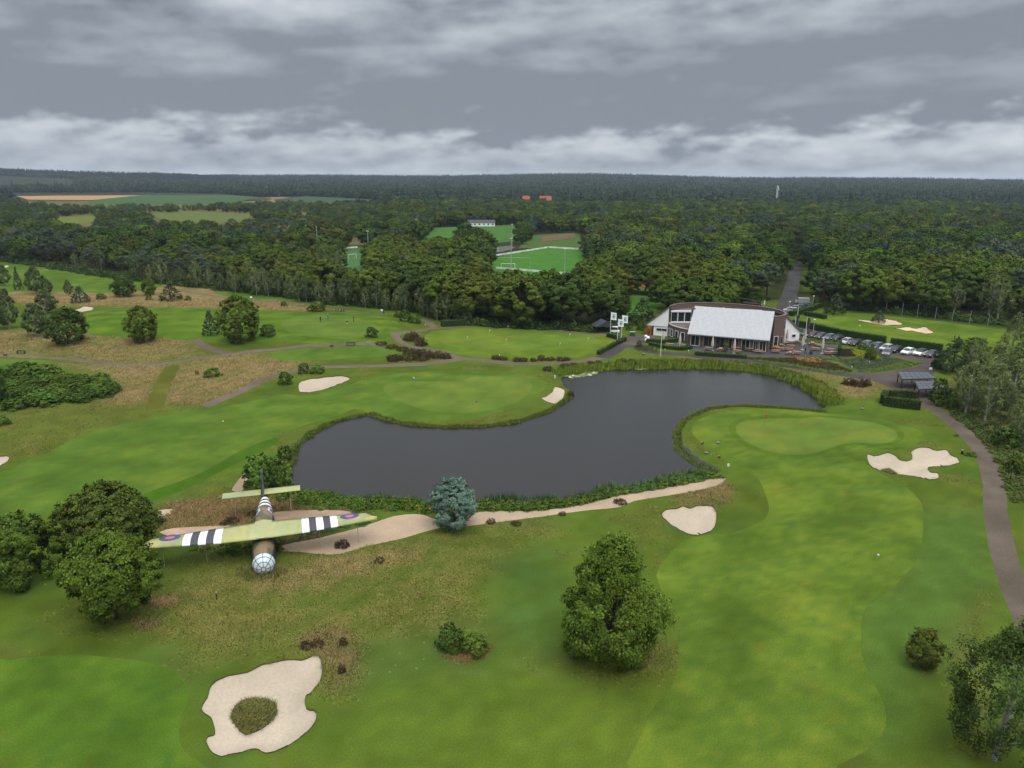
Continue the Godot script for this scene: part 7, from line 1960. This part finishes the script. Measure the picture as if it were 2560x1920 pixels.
	for p in P("31.5,-114.1 34.1,-114.2 31.0,-110.0 32.6,-108.0 66.9,-133.8"):
		var o := MB.new()
		var rings := []
		for e in [[-0.36, 0.01, 0.30], [-0.25, 0.09, 0.24], [-0.05, 0.15, 0.2], [0.12, 0.12, 0.22], [0.2, 0.06, 0.3], [0.24, 0.05, 0.42], [0.3, 0.065, 0.48], [0.38, 0.03, 0.47], [0.44, 0.012, 0.46]]:
			var r := []
			for k in 8: r.append(Vector3(e[1] * sin(TAU * k / 8.0), e[2] + e[1] * cos(TAU * k / 8.0), e[0]))
			rings.append(r)
		o.loft(rings)
		for k in o.v.size(): o.c[k] = Color(0.05, 0.05, 0.045) if o.v[k].z > 0.18 else Color(0.22, 0.19, 0.15)
		var d := put("duck", o, M.vert)
		d.position = G(p.x, p.y) - Vector3.UP * 0.05; d.rotation.y = i * 2.1
		d.scale = Vector3.ONE * 1.2
		tag(d, ["brown goose at the outer apron near the reeds", "brown goose alone on the apron below the pond green", "brown goose in the bank grass beside the cove", "brown goose next to the yellow flowers by the cove", "dark bird on the grass below the square hedge"][i], "bird")
		i += 1

# ---------- people ----------
func body_mesh(bones: Array) -> ArrayMesh:
	# bones: from, to, radius, radius, colour; joined by a smooth minimum and meshed as surface nets
	var lo := Vector3(9, 9, 9); var hi := -lo
	for b in bones:
		for k in 2:
			lo = lo.min(b[k] - Vector3.ONE * (b[2 + k] + 0.06)); hi = hi.max(b[k] + Vector3.ONE * (b[2 + k] + 0.06))
	var cs := 0.036
	var n := Vector3i(((hi - lo) / cs).ceil()) + Vector3i.ONE
	var val := PackedFloat32Array(); val.resize(n.x * n.y * n.z)
	var field := func(p: Vector3) -> float:
		var d := 1e3
		for b in bones:
			var ab: Vector3 = b[1] - b[0]
			var t := clampf((p - b[0]).dot(ab) / maxf(ab.length_squared(), 1e-6), 0, 1)
			var e: float = p.distance_to(b[0] + ab * t) - lerpf(b[2], b[3], t)
			var h := clampf(0.5 + 0.5 * (e - d) / 0.03, 0, 1)
			d = lerpf(e, d, h) - 0.03 * h * (1.0 - h) if absf(e - d) < 0.03 else minf(d, e)
		return d
	for x in n.x:
		for y in n.y:
			for z in n.z: val[(x * n.y + y) * n.z + z] = field.call(lo + Vector3(x, y, z) * cs)
	var vid := {}
	var pos := []; var nor := []; var colr := []
	for x in n.x - 1:
		for y in n.y - 1:
			for z in n.z - 1:
				var sum := Vector3.ZERO; var c := 0
				var corner := []
				for k in 8: corner.append(val[((x + (k & 1)) * n.y + y + ((k >> 1) & 1)) * n.z + z + (k >> 2)])
				for e in [[0, 1], [2, 3], [4, 5], [6, 7], [0, 2], [1, 3], [4, 6], [5, 7], [0, 4], [1, 5], [2, 6], [3, 7]]:
					var a: float = corner[e[0]]; var b: float = corner[e[1]]
					if (a < 0) != (b < 0):
						var t := a / (a - b)
						sum += Vector3(e[0] & 1, (e[0] >> 1) & 1, e[0] >> 2).lerp(Vector3(e[1] & 1, (e[1] >> 1) & 1, e[1] >> 2), t); c += 1
				if c == 0: continue
				var p := lo + (Vector3(x, y, z) + sum / c) * cs
				vid[(x * n.y + y) * n.z + z] = pos.size()
				pos.append(p)
				var g := Vector3(field.call(p + Vector3(0.01, 0, 0)) - field.call(p - Vector3(0.01, 0, 0)), field.call(p + Vector3(0, 0.01, 0)) - field.call(p - Vector3(0, 0.01, 0)), field.call(p + Vector3(0, 0, 0.01)) - field.call(p - Vector3(0, 0, 0.01)))
				nor.append(g.normalized())
				var best := 1e9; var bc := Color.WHITE
				for b in bones:
					var ab: Vector3 = b[1] - b[0]
					var t := clampf((p - b[0]).dot(ab) / maxf(ab.length_squared(), 1e-6), 0, 1)
					var e: float = p.distance_to(b[0] + ab * t) - lerpf(b[2], b[3], t)
					if e < best: best = e; bc = b[4]
				colr.append(bc)
	var mb := MB.new()
	var strides := [n.y * n.z, n.z, 1]
	for x in range(1, n.x - 1):
		for y in range(1, n.y - 1):
			for z in range(1, n.z - 1):
				var id := (x * n.y + y) * n.z + z
				for ax in 3:
					if (val[id] < 0) == (val[id + strides[ax]] < 0): continue
					var u: int = strides[(ax + 1) % 3]; var w: int = strides[(ax + 2) % 3]
					var q := [id - u - w, id - w, id, id - u]
					var ok := true
					for k in q:
						if not vid.has(k): ok = false
					if not ok: continue
					for t in [[0, 1, 2], [0, 2, 3]]:
						var i0: int = vid[q[t[0]]]; var i1: int = vid[q[t[1]]]; var i2: int = vid[q[t[2]]]
						var s := mb.c.size()
						mb.tri(pos[i0], pos[i1], pos[i2], nor[i0], nor[i1], nor[i2])
						var sw: bool = mb.v[s + 1] != pos[i1]
						mb.c[s] = colr[i0]; mb.c[s + 1] = colr[i2] if sw else colr[i1]; mb.c[s + 2] = colr[i1] if sw else colr[i2]
	return mb.mesh()

func person(at: Vector2, turn: float, pose: int, shirt: Color, legs: Color, hair: Color, label: String):
	var skin := Color(0.42, 0.24, 0.16); var shoe := Color(0.3, 0.3, 0.3) if pose == 1 else Color(0.03, 0.03, 0.03)
	var b := []
	var V := func(x: float, y: float, z: float) -> Vector3: return Vector3(x, y, z)
	var hip: Vector3 = V.call(0, 0.93, -0.05 if pose != 1 else -0.16)
	var chest: Vector3 = V.call(0, 1.36, 0.0 if pose != 1 else 0.14)
	var neck: Vector3 = V.call(0, 1.50, 0.01 if pose != 1 else 0.24)
	var head: Vector3 = V.call(0, 1.66, 0.03 if pose != 1 else 0.36)
	if pose == 1: neck.y = 1.44; chest.y = 1.30; head.y = 1.56
	b.append([hip + Vector3(-0.07, 0, 0), hip + Vector3(0.07, 0, 0), 0.125, 0.125, legs])
	b.append([hip + Vector3(0, 0.14, 0), chest, 0.135, 0.155, shirt])
	b.append([chest + Vector3(-0.12, 0.03, 0), chest + Vector3(0.12, 0.03, 0), 0.10, 0.10, shirt])
	b.append([chest, neck + (head - neck) * 0.3, 0.07, 0.058, skin])
	b.append([head - Vector3(0, 0.05, 0), head + Vector3(0, 0.045, 0), 0.082, 0.092, skin])
	b.append([head + Vector3(0, 0.07, -0.015), head + Vector3(0, 0.07, 0.015), 0.096, 0.094, hair])
	b.append([head + Vector3(0, -0.015, 0.09), head + Vector3(0, -0.02, 0.105), 0.018, 0.012, skin])
	for s in [-1.0, 1.0]:
		var knee: Vector3 = V.call(s * 0.115, 0.5, 0.02 + (0.06 if pose == 1 else (s * 0.10 if pose == 2 else 0.0)))
		var foot: Vector3 = V.call(s * (0.12 if pose != 1 else 0.17), 0.08, -0.03 + (s * 0.2 if pose == 2 else 0.0))
		b.append([hip + Vector3(s * 0.085, -0.03, 0), knee, 0.092, 0.06, legs])
		b.append([knee, foot, 0.06, 0.042, legs])
		b.append([foot + Vector3(0, -0.03, -0.03), foot + Vector3(s * 0.02, -0.035, 0.15), 0.045, 0.035, shoe])
		var sh := chest + Vector3(s * 0.19, 0.07, 0)
		var el: Vector3 = V.call(s * 0.25, 1.12, -0.02) if pose != 1 else V.call(s * 0.17, 1.08, 0.28)
		var ha: Vector3 = V.call(s * 0.24, 0.88, 0.08) if pose != 1 else V.call(s * 0.03, 0.86, 0.38)
		if pose == 2 and s > 0: el = V.call(0.27, 1.13, 0.05); ha = V.call(0.2, 1.05, 0.26)
		b.append([sh, el, 0.062, 0.045, shirt])
		b.append([el, ha, 0.042, 0.03, skin])
		b.append([ha, ha + (ha - el).normalized() * 0.1, 0.036, 0.026, skin])
	var o := put("person", body_mesh(b), M.vert)
	o.position = G(at.x, at.y); o.rotation.y = turn
	tag(o, label, "person")
	if pose == 1 or pose == 0:
		var h := G(at.x, at.y) + Basis(Vector3.UP, turn) * (Vector3(0, 0.95, 0.38) if pose == 1 else Vector3(0.25, 0.9, 0.1))
		var e := G(at.x, at.y) + Basis(Vector3.UP, turn) * (Vector3(0.0, 0.03, 0.62) if pose == 1 else Vector3(0.35, 0.03, 0.3))
		var c := put("golf_club", tubem([h, e], 0.014, 0.012), M.steel)
		tag(c, "golf club held by the " + label.replace("golfer ", ""), "golf club")
		var hd := put("club_head", boxm(e, Vector3(0.12, 0.05, 0.05), turn), M.dark, c)

func build_people():
	var p := P("-55.4,-209.2 -54.3,-213.6 -46.8,-204.8 -46.2,-210.7 120.1,-195.5 120.6,-194.5 73.4,-179.3")
	var dark := Color(0.03, 0.032, 0.04)
	person(p[0], 0.6, 0, dark, Color(0.025, 0.027, 0.03), Color(0.03, 0.03, 0.035), "golfer in all dark clothes, leftmost on the far green")
	person(p[1], 0.3, 1, Color(0.06, 0.12, 0.3), Color(0.035, 0.05, 0.12), Color(0.55, 0.55, 0.55), "golfer bent over a putt in blue with white cap")
	person(p[2], -0.4, 0, Color(0.035, 0.035, 0.06), Color(0.4, 0.38, 0.33), Color(0.4, 0.38, 0.15), "golfer in pale trousers and dark top, nearest on the far green")
	person(p[3], -0.8, 2, Color(0.02, 0.022, 0.035), Color(0.03, 0.035, 0.06), Color(0.02, 0.02, 0.022), "golfer in black walking at the right of the far green")
	person(p[4], 1.2, 0, dark, dark, Color(0.03, 0.025, 0.02), "dark clad golfer on the practice range, left of two")
	person(p[5], -1.0, 2, Color(0.02, 0.02, 0.025), Color(0.03, 0.03, 0.035), Color(0.03, 0.025, 0.02), "dark clad golfer on the practice range, right of two")
	person(p[6], 0.5, 2, Color(0.02, 0.02, 0.022), Color(0.02, 0.02, 0.025), Color(0.05, 0.03, 0.02), "person in black walking between the terrace tables")

# ---------- grass, reeds and undergrowth ----------
func blade_mesh(n: int, sd: int, spread: float, wide: float, lean: float) -> ArrayMesh:
	var r := RandomNumberGenerator.new(); r.seed = sd
	var mb := MB.new()
	for i in n:
		var a := r.randf() * TAU; var q := r.randf() * spread
		var p := Vector3(cos(a) * q, -0.05, sin(a) * q)
		var h := r.randf_range(0.6, 1.1)
		var t := p + Vector3(r.randf_range(-1, 1) * lean, h, r.randf_range(-1, 1) * lean)
		var b := r.randf() * TAU
		var w := Vector3(cos(b), 0, sin(b)) * wide
		mb.col = Color.WHITE * r.randf_range(0.8, 1.15)
		var nn := (Vector3.UP + Vector3(cos(a), 0, sin(a)) * 0.4).normalized()
		mb.tri(p - w, p + w, t, nn, nn, nn)
	return mb.mesh()

func clump_mesh(n: int, sd: int) -> ArrayMesh:
	var r := RandomNumberGenerator.new(); r.seed = sd
	var mb := MB.new()
	for i in n:
		var d := rdir(r); d.y = absf(d.y)
		leaf(mb, r, Vector3(d.x * 0.5, d.y * r.randf_range(0.4, 1.0), d.z * 0.5) * r.randf_range(0.75, 1.05), (d + Vector3.UP * 0.4).normalized(), r.randf_range(0.2, 0.36), Color.WHITE * r.randf_range(0.7, 1.3), 0.6)
	return mb.mesh()

func mass(called: String, mesh: Mesh, mat: Material, list: Array, label: String, cat: String):
	# list of [position, width, height, colour]
	var mm := MultiMesh.new()
	mm.transform_format = MultiMesh.TRANSFORM_3D
	mm.use_colors = true
	mm.mesh = mesh
	mm.instance_count = list.size()
	for i in list.size():
		var e: Array = list[i]
		mm.set_instance_transform(i, Transform3D(Basis(Vector3.UP, rng.randf() * TAU).scaled_local(Vector3(e[1], e[2], e[1])), e[0]))
		mm.set_instance_color(i, e[3])
	multi(called, mm, mat, label, cat)

func in_any(p: Vector2, skip: Array) -> bool:
	for z in zones:
		if z.bb.has_point(p) and not (z.name in skip) and Geometry2D.is_point_in_polygon(p, z.poly): return true
	return false

func bank(line: PackedVector2Array, w: float, per: float, h0: float, h1: float, cols: Array, keep := []) -> Array:
	var out := []
	var l := smooth(line, 4, false)
	for i in l.size() - 1:
		var a := l[i]; var b := l[i + 1]
		var n := int(a.distance_to(b) * w * per)
		var s := Vector2(-(b - a).y, (b - a).x).normalized()
		for k in n:
			var p := a.lerp(b, rng.randf())
			p += s * w * (rng.randf_range(-0.5, 0.5) * (0.7 + 0.6 * n01(n_hi.get_noise_2d(p.x, p.y))) + 0.3 * n_mid.get_noise_2d(p.x * 2.5, p.y * 2.5))
			if keep and in_any(p, []): continue
			var y := maxf(ground(p.x, p.y), -0.6)
			var c: Color = cols[rng.randi() % cols.size()]
			out.append([Vector3(p.x, y, p.y), rng.randf_range(0.8, 1.3), rng.randf_range(h0, h1) * (0.45 + 1.1 * n01(n_mid.get_noise_2d(p.x * 2.0, p.y * 2.0))), c * rng.randf_range(0.75, 1.2)])
	return out

func scatter():
	rng.seed = 4242
	# tufts of the rough, in the colour of the ground they grow from
	var dry_list := []; var green_list := []
	var tries := 0
	while dry_list.size() < 90000 and tries < 210000:
		tries += 1
		var d := 46.0 + 215.0 * pow(rng.randf(), 1.5)
		var p := Vector2(rng.randf_range(-1, 1) * (0.71 * d + 3.0), -d)
		var t := tone(p)
		var dryness := t.r / maxf(t.g, 0.001)
		if dryness < 0.70 or rng.randf() > 0.12 + smoothstep(0.70, 1.1, dryness): continue
		if sdist(p, pond) < 0.4 if bounds(pond).grow(2.0).has_point(p) else false: continue
		if in_any(p, []): continue
		var c := t.lerp(DRY, rng.randf() * 0.5 * smoothstep(0.75, 1.2, dryness)) * rng.randf_range(1.08, 1.4)
		dry_list.append([G(p.x, p.y), rng.randf_range(0.7, 1.4) * (1.0 + d * 0.003), rng.randf_range(0.12, 0.36) * clampf(dryness * 1.5 - 0.55, 0.45, 1.3), c])
	# high grass round the glider's nose
	for k in 420:
		var a := rng.randf() * TAU; var q := 1.25 + 1.6 * pow(rng.randf(), 1.5)
		var p := Vector2(-27.4 + cos(a) * q, -72.6 + sin(a) * q * 0.8)
		if p.y < -72.9: continue
		dry_list.append([G(p.x, p.y), rng.randf_range(0.8, 1.3), rng.randf_range(0.45, 0.9), [Color(0.13, 0.135, 0.035), Color(0.10, 0.13, 0.028), Color(0.20, 0.16, 0.06)][rng.randi() % 3]])
	mass("dry_grass", blade_mesh(12, 1, 0.22, 0.022, 0.35), M.blade, dry_list, "tall dry grass of the uncut rough", "grass")
	# the islands in the bunkers
	var isl := []
	for z in zones:
		if z.name == "grass_island":
			for p in spots(z.poly, 0.16, 3):
				isl.append([G(p.x, p.y), rng.randf_range(0.6, 1.1), rng.randf_range(0.12, 0.32), [Color(0.10, 0.115, 0.028), Color(0.135, 0.105, 0.04), Color(0.085, 0.11, 0.024), Color(0.15, 0.13, 0.05)][rng.randi() % 4] * rng.randf_range(0.7, 1.3)])
	mass("island_grass", blade_mesh(9, 5, 0.16, 0.03, 0.4), M.blade, isl, "coarse grass on the islands inside the bunkers", "grass")
	# banks of the pond
	var yg := [Color(0.13, 0.19, 0.022), Color(0.155, 0.20, 0.026), Color(0.10, 0.165, 0.024)]
	var mg := [Color(0.095, 0.155, 0.022), Color(0.125, 0.165, 0.028), Color(0.07, 0.125, 0.02), Color(0.15, 0.155, 0.045)]
	var dg := [Color(0.05, 0.10, 0.03), Color(0.06, 0.115, 0.035), Color(0.07, 0.12, 0.05)]
	var reeds := bank(P("9.7,-159.1 12.1,-160.8 16.5,-163.0 20.8,-165.3 31.8,-166.8 42.8,-167.5 53.1,-165.5 59.9,-160.2 62.8,-150.2 63.2,-142.6 62.8,-136.9"), 3.4, 26.0, 0.8, 1.5, yg)
	reeds += bank(P("63.4,-151.7 64.2,-143.3 63.6,-137.6"), 3.0, 20.0, 0.8, 1.4, [Color(0.21, 0.22, 0.022), Color(0.17, 0.2, 0.02)])
	var bankg := bank(P("-33.7,-104.6 -35.1,-111.6 -34.4,-119.6 -31.8,-125.9 -27.9,-129.5 -25.7,-129.3 -23.1,-127.1 -18.7,-124.6 -13.6,-123.4 -8.6,-123.2 -3.8,-124.0 1.2,-126.7 6.5,-132.1 9.6,-137.2 11.5,-142.0"), 1.1, 44.0, 0.3, 0.7, mg)
	bankg += bank(P("59.5,-132.7 56.0,-133.8 52.9,-134.9 47.9,-136.1 42.6,-136.3 37.5,-134.1 32.7,-129.2 29.5,-123.1 27.9,-116.8 27.5,-112.3 28.3,-107.4 29.9,-104.4 31.0,-102.9"), 1.0, 44.0, 0.22, 0.55, mg)
	bankg += bank(P("15.7,-161.7 32.4,-170.0 49.0,-170.3 59.3,-164.8 65.1,-154.7 65.2,-140.7"), 3.0, 10.0, 0.35, 0.7, [Color(0.16, 0.15, 0.04), Color(0.12, 0.14, 0.03)])
	reeds += bank(P("-26.5,-93.4 -23.0,-92.3 -19.1,-91.7 -12.8,-91.3 -6.5,-91.0 -3.4,-91.2 2.8,-91.5 8.6,-92.5 11.9,-93.9"), 1.6, 16.0, 0.9, 1.6, dg)
	reeds += bank(P("11.9,-94.2 15.3,-95.5 19.5,-97.2 23.3,-99.3 28.5,-101.5"), 2.4, 24.0, 0.8, 1.5, [Color(0.085, 0.15, 0.05), Color(0.10, 0.165, 0.06)])
	mass("reeds", blade_mesh(14, 2, 0.2, 0.03, 0.22), M.blade, reeds, "yellow green reeds fringing the pond", "reeds")
	mass("bank_grass", blade_mesh(14, 3, 0.22, 0.028, 0.3), M.blade, bankg, "longer green grass along the pond edge", "grass")
	var brk := bank(P("-30.7,-94.3 -28.1,-92.2 -23.9,-90.5 -18.7,-89.4 -13.7,-88.6 -10.7,-88.9"), 3.2, 5.0, 0.9, 1.4, [Color(0.07, 0.13, 0.02), Color(0.085, 0.15, 0.022), Color(0.06, 0.11, 0.02), Color(0.13, 0.17, 0.025)])
	brk += bank(P("-4.3,-89.3 -0.3,-89.3 4.6,-89.8 9.1,-91.0 14.4,-93.3 19.3,-96.2 25.2,-99.0 29.9,-101.5"), 2.6, 5.0, 0.7, 1.25, [Color(0.06, 0.115, 0.02), Color(0.075, 0.135, 0.024), Color(0.12, 0.15, 0.025)], [1])
	brk += bank(P("-32.2,-95.9 -34.1,-101.0 -35.8,-107.5"), 2.5, 4.0, 0.6, 1.2, mg)
	brk += bank(P("-29.8,-78.5 -27.5,-78.1 -30.4,-77.2 -33.8,-77.6 -37.3,-78.0"), 2.2, 2.6, 0.5, 0.9, mg)
	brk += bank(P("-26.4,-81.9 -22.2,-83.4 -18.5,-85.0"), 2.0, 3.0, 0.4, 0.8, dg)
	brk += bank(P("-32.0,-92.8 -28.8,-90.6 -24.7,-88.7"), 2.0, 3.0, 0.5, 0.9, mg)
	mass("bank_herbs", clump_mesh(46, 4), M.leaf, brk, "dense brambles and herbs along the south bank", "undergrowth")
	# undergrowth of the woodland edges and beside the drive
	var ug := bank(P("-287.4,-393.9 -239.7,-365.4 -186.8,-327.6 -159.6,-310.1 -131.4,-294.4 -108.0,-281.3 -82.1,-266.2 -65.2,-252.3 -51.3,-247.0 -31.4,-238.6 -21.0,-224.0 -13.4,-217.5 -0.9,-212.8 12.5,-209.0 24.4,-207.3 31.7,-217.2"), 5.0, 0.55, 1.2, 3.0, [Color(0.05, 0.085, 0.02), Color(0.06, 0.10, 0.024), Color(0.04, 0.07, 0.018)])
	ug += bank(P("105.6,-254.8 116.1,-245.7 128.3,-239.0 138.0,-229.3 152.2,-217.6 161.0,-206.9"), 5.0, 0.7, 1.0, 2.6, [Color(0.045, 0.075, 0.02), Color(0.055, 0.09, 0.022)])
	ug += bank(P("55.2,-278.7 68.3,-274.6 85.2,-272.9 90.3,-262.3"), 5.0, 0.8, 1.0, 2.4, [Color(0.06, 0.11, 0.022), Color(0.05, 0.09, 0.02)])
	for e in ug: e[1] *= 2.4
	ug += bank(P("86.8,-143.3 84.2,-134.4 81.9,-125.6 80.4,-117.8 77.5,-108.8 73.8,-101.2 68.7,-91.5"), 3.0, 2.0, 0.4, 0.9, [Color(0.09, 0.115, 0.03), Color(0.075, 0.11, 0.028)], ["zones"])
	ug += bank(P("92.3,-148.0 91.1,-138.1 89.5,-128.4 85.5,-116.0 78.8,-102.5"), 14.0, 0.6, 0.5, 1.4, [Color(0.06, 0.085, 0.025), Color(0.075, 0.105, 0.03)], ["zones"])
	mass("undergrowth", clump_mesh(60, 6), M.leaf, ug, "shrubby undergrowth at the foot of the woods", "undergrowth")
	# planted beds
	var bed := []
	for e in [["57.9,-175.5 62.9,-175.1 73.1,-175.0 75.2,-173.8 76.5,-168.9 78.2,-162.8 76.5,-161.4 72.1,-162.7 67.9,-166.5 62.7,-170.1 57.1,-173.4", [Color(0.05, 0.06, 0.02), Color(0.06, 0.03, 0.015), Color(0.07, 0.09, 0.025)], 0.35, 1.4], ["68.9,-174.9 74.1,-174.7 74.9,-170.4 70.1,-170.2", [Color(0.55, 0.27, 0.05), Color(0.45, 0.2, 0.04)], 0.3, 1.6], ["57.1,-173.4 62.7,-170.1 67.9,-166.5 72.1,-162.7 76.5,-161.4 75.3,-160.3 70.9,-161.3 66.1,-165.4 60.9,-169.3", [Color(0.10, 0.17, 0.03), Color(0.12, 0.18, 0.035)], 0.4, 3.0], ["79.4,-162.4 81.5,-161.5 88.6,-164.4 93.2,-166.6 97.8,-170.1 96.2,-170.8 90.2,-167.7 84.1,-164.9", [Color(0.09, 0.155, 0.025), Color(0.12, 0.18, 0.03)], 0.5, 2.2], ["86.7,-182.8 89.9,-181.2 89.9,-174.6 86.3,-173.4 84.9,-176.1", [Color(0.26, 0.28, 0.02), Color(0.2, 0.24, 0.025)], 0.8, 2.0], ["93.4,-185.6 94.2,-178.7 91.8,-174.6 91.0,-176.2", [Color(0.10, 0.075, 0.12), Color(0.085, 0.09, 0.10)], 0.5, 2.0], ["78.2,-172.0 82.4,-173.9 88.7,-178.6 91.8,-177.0 95.0,-174.2 86.5,-166.1 80.1,-163.8", [Color(0.065, 0.10, 0.045), Color(0.09, 0.11, 0.07), Color(0.06, 0.09, 0.03)], 0.4, 1.6], ["75.2,-176.7 78.4,-175.9 81.3,-173.9 78.1,-171.6 75.2,-173.8", [Color(0.10, 0.14, 0.05), Color(0.12, 0.15, 0.07)], 0.7, 1.6], ["78.6,-203.8 83.5,-201.8 88.3,-195.9 85.5,-189.1 76.8,-196.6", [Color(0.08, 0.13, 0.03), Color(0.065, 0.11, 0.03)], 0.7, 0.9], ["31.9,-187.0 35.2,-188.4 38.1,-184.4 36.2,-181.1 33.3,-181.0 31.7,-183.6", [Color(0.07, 0.06, 0.025), Color(0.06, 0.085, 0.02)], 0.4, 1.4]]:
		for p in spots(P(e[0]), 1.0 / sqrt(e[3]), 9):
			bed.append([G(p.x, p.y), rng.randf_range(0.7, 1.3), e[2] * rng.randf_range(0.7, 1.3), e[1][rng.randi() % e[1].size()] * rng.randf_range(0.8, 1.2)])
	mass("bed_plants", clump_mesh(30, 8), M.leaf, bed, "low bedding plants and flowers round the terrace", "bedding plants")
	# flowers scattered in the grass
	var fl := []
	for e in [["-14.66,-60.15 -11.57,-59.94 -6.60,-59.51 -7.40,-56.35 -9.63,-54.65 -12.42,-53.82", 0.9], ["-40.2,-75.7 -36.1,-76.8 -32.3,-75.4 -37.2,-71.3", 0.8], ["-45.0,-88.3 -43.2,-91.4 -41.4,-88.7 -43.0,-85.8", 0.8], ["-19.18,-62.34 -16.69,-62.62 -16.53,-60.62 -18.45,-60.12", 0.6], ["-89.0,-137.0 -85.4,-138.1 -82.6,-131.6 -84.6,-130.1", 1.0]]:
		for p in spots(P(e[0]), e[1], 12):
			if rng.randf() < 0.4: fl.append([G(p.x, p.y) + Vector3.UP * 0.25, 0.16, 0.12, Color(0.75, 0.75, 0.72) if rng.randf() < 0.7 else Color(0.65, 0.5, 0.03)])
	for e in [["-51.54,-69.62 -49.41,-69.64 -48.17,-68.14 -47.99,-65.27", 1.6], ["-23.2,-88.2 -15.4,-92.6 -15.3,-91.8 -22.8,-88.2", 0.8], ["31.4,-108.8 32.2,-108.8 31.9,-107.5 31.0,-107.5", 0.35], ["-68.1,-177.6 -61.8,-176.9 -65.9,-173.6", 1.5]]:
		for p in spots(P(e[0]), e[1], 13):
			if rng.randf() < 0.6: fl.append([G(p.x, p.y) + Vector3.UP * 0.6, 0.3, 0.22, Color(0.55, 0.42, 0.02)])
	mass("wild_flowers", clump_mesh(10, 10), M.vert, fl, "white and yellow wild flowers dotted in the rough", "flowers")
	# water lilies
	var pads := MB.new()
	var pr := PackedVector2Array()
	for k in 9: pr.append(Vector2(cos(TAU * k / 9.5), sin(TAU * k / 9.5)) * 0.5)
	pr.append(Vector2.ZERO)
	pads.prism(pr, Transform3D(Basis(Vector3.RIGHT, Vector3(0, 0, 1), Vector3.UP), Vector3.ZERO), 0.03)
	var ll := []
	for e in ["11.5,-158.2 12.2,-161.1 15.3,-163.2 19.8,-163.3 19.0,-160.4 15.9,-157.9 13.2,-156.7", "28.3,-165.6 30.9,-166.6 31.1,-164.8 28.8,-164.4"]:
		for p in spots(P(e), 0.42, 14):
			if rng.randf() < 0.75: ll.append([Vector3(p.x, -0.47 + rng.randf() * 0.03, p.y), rng.randf_range(0.5, 0.95), 1.0, [Color(0.10, 0.15, 0.04), Color(0.14, 0.18, 0.07), Color(0.20, 0.21, 0.11)][rng.randi() % 3] if rng.randf() < 0.93 else Color(0.75, 0.72, 0.66)])
	mass("water_lilies", pads.mesh(), M.vert, ll, "carpet of water lily pads at the north bank of the pond", "water lilies")
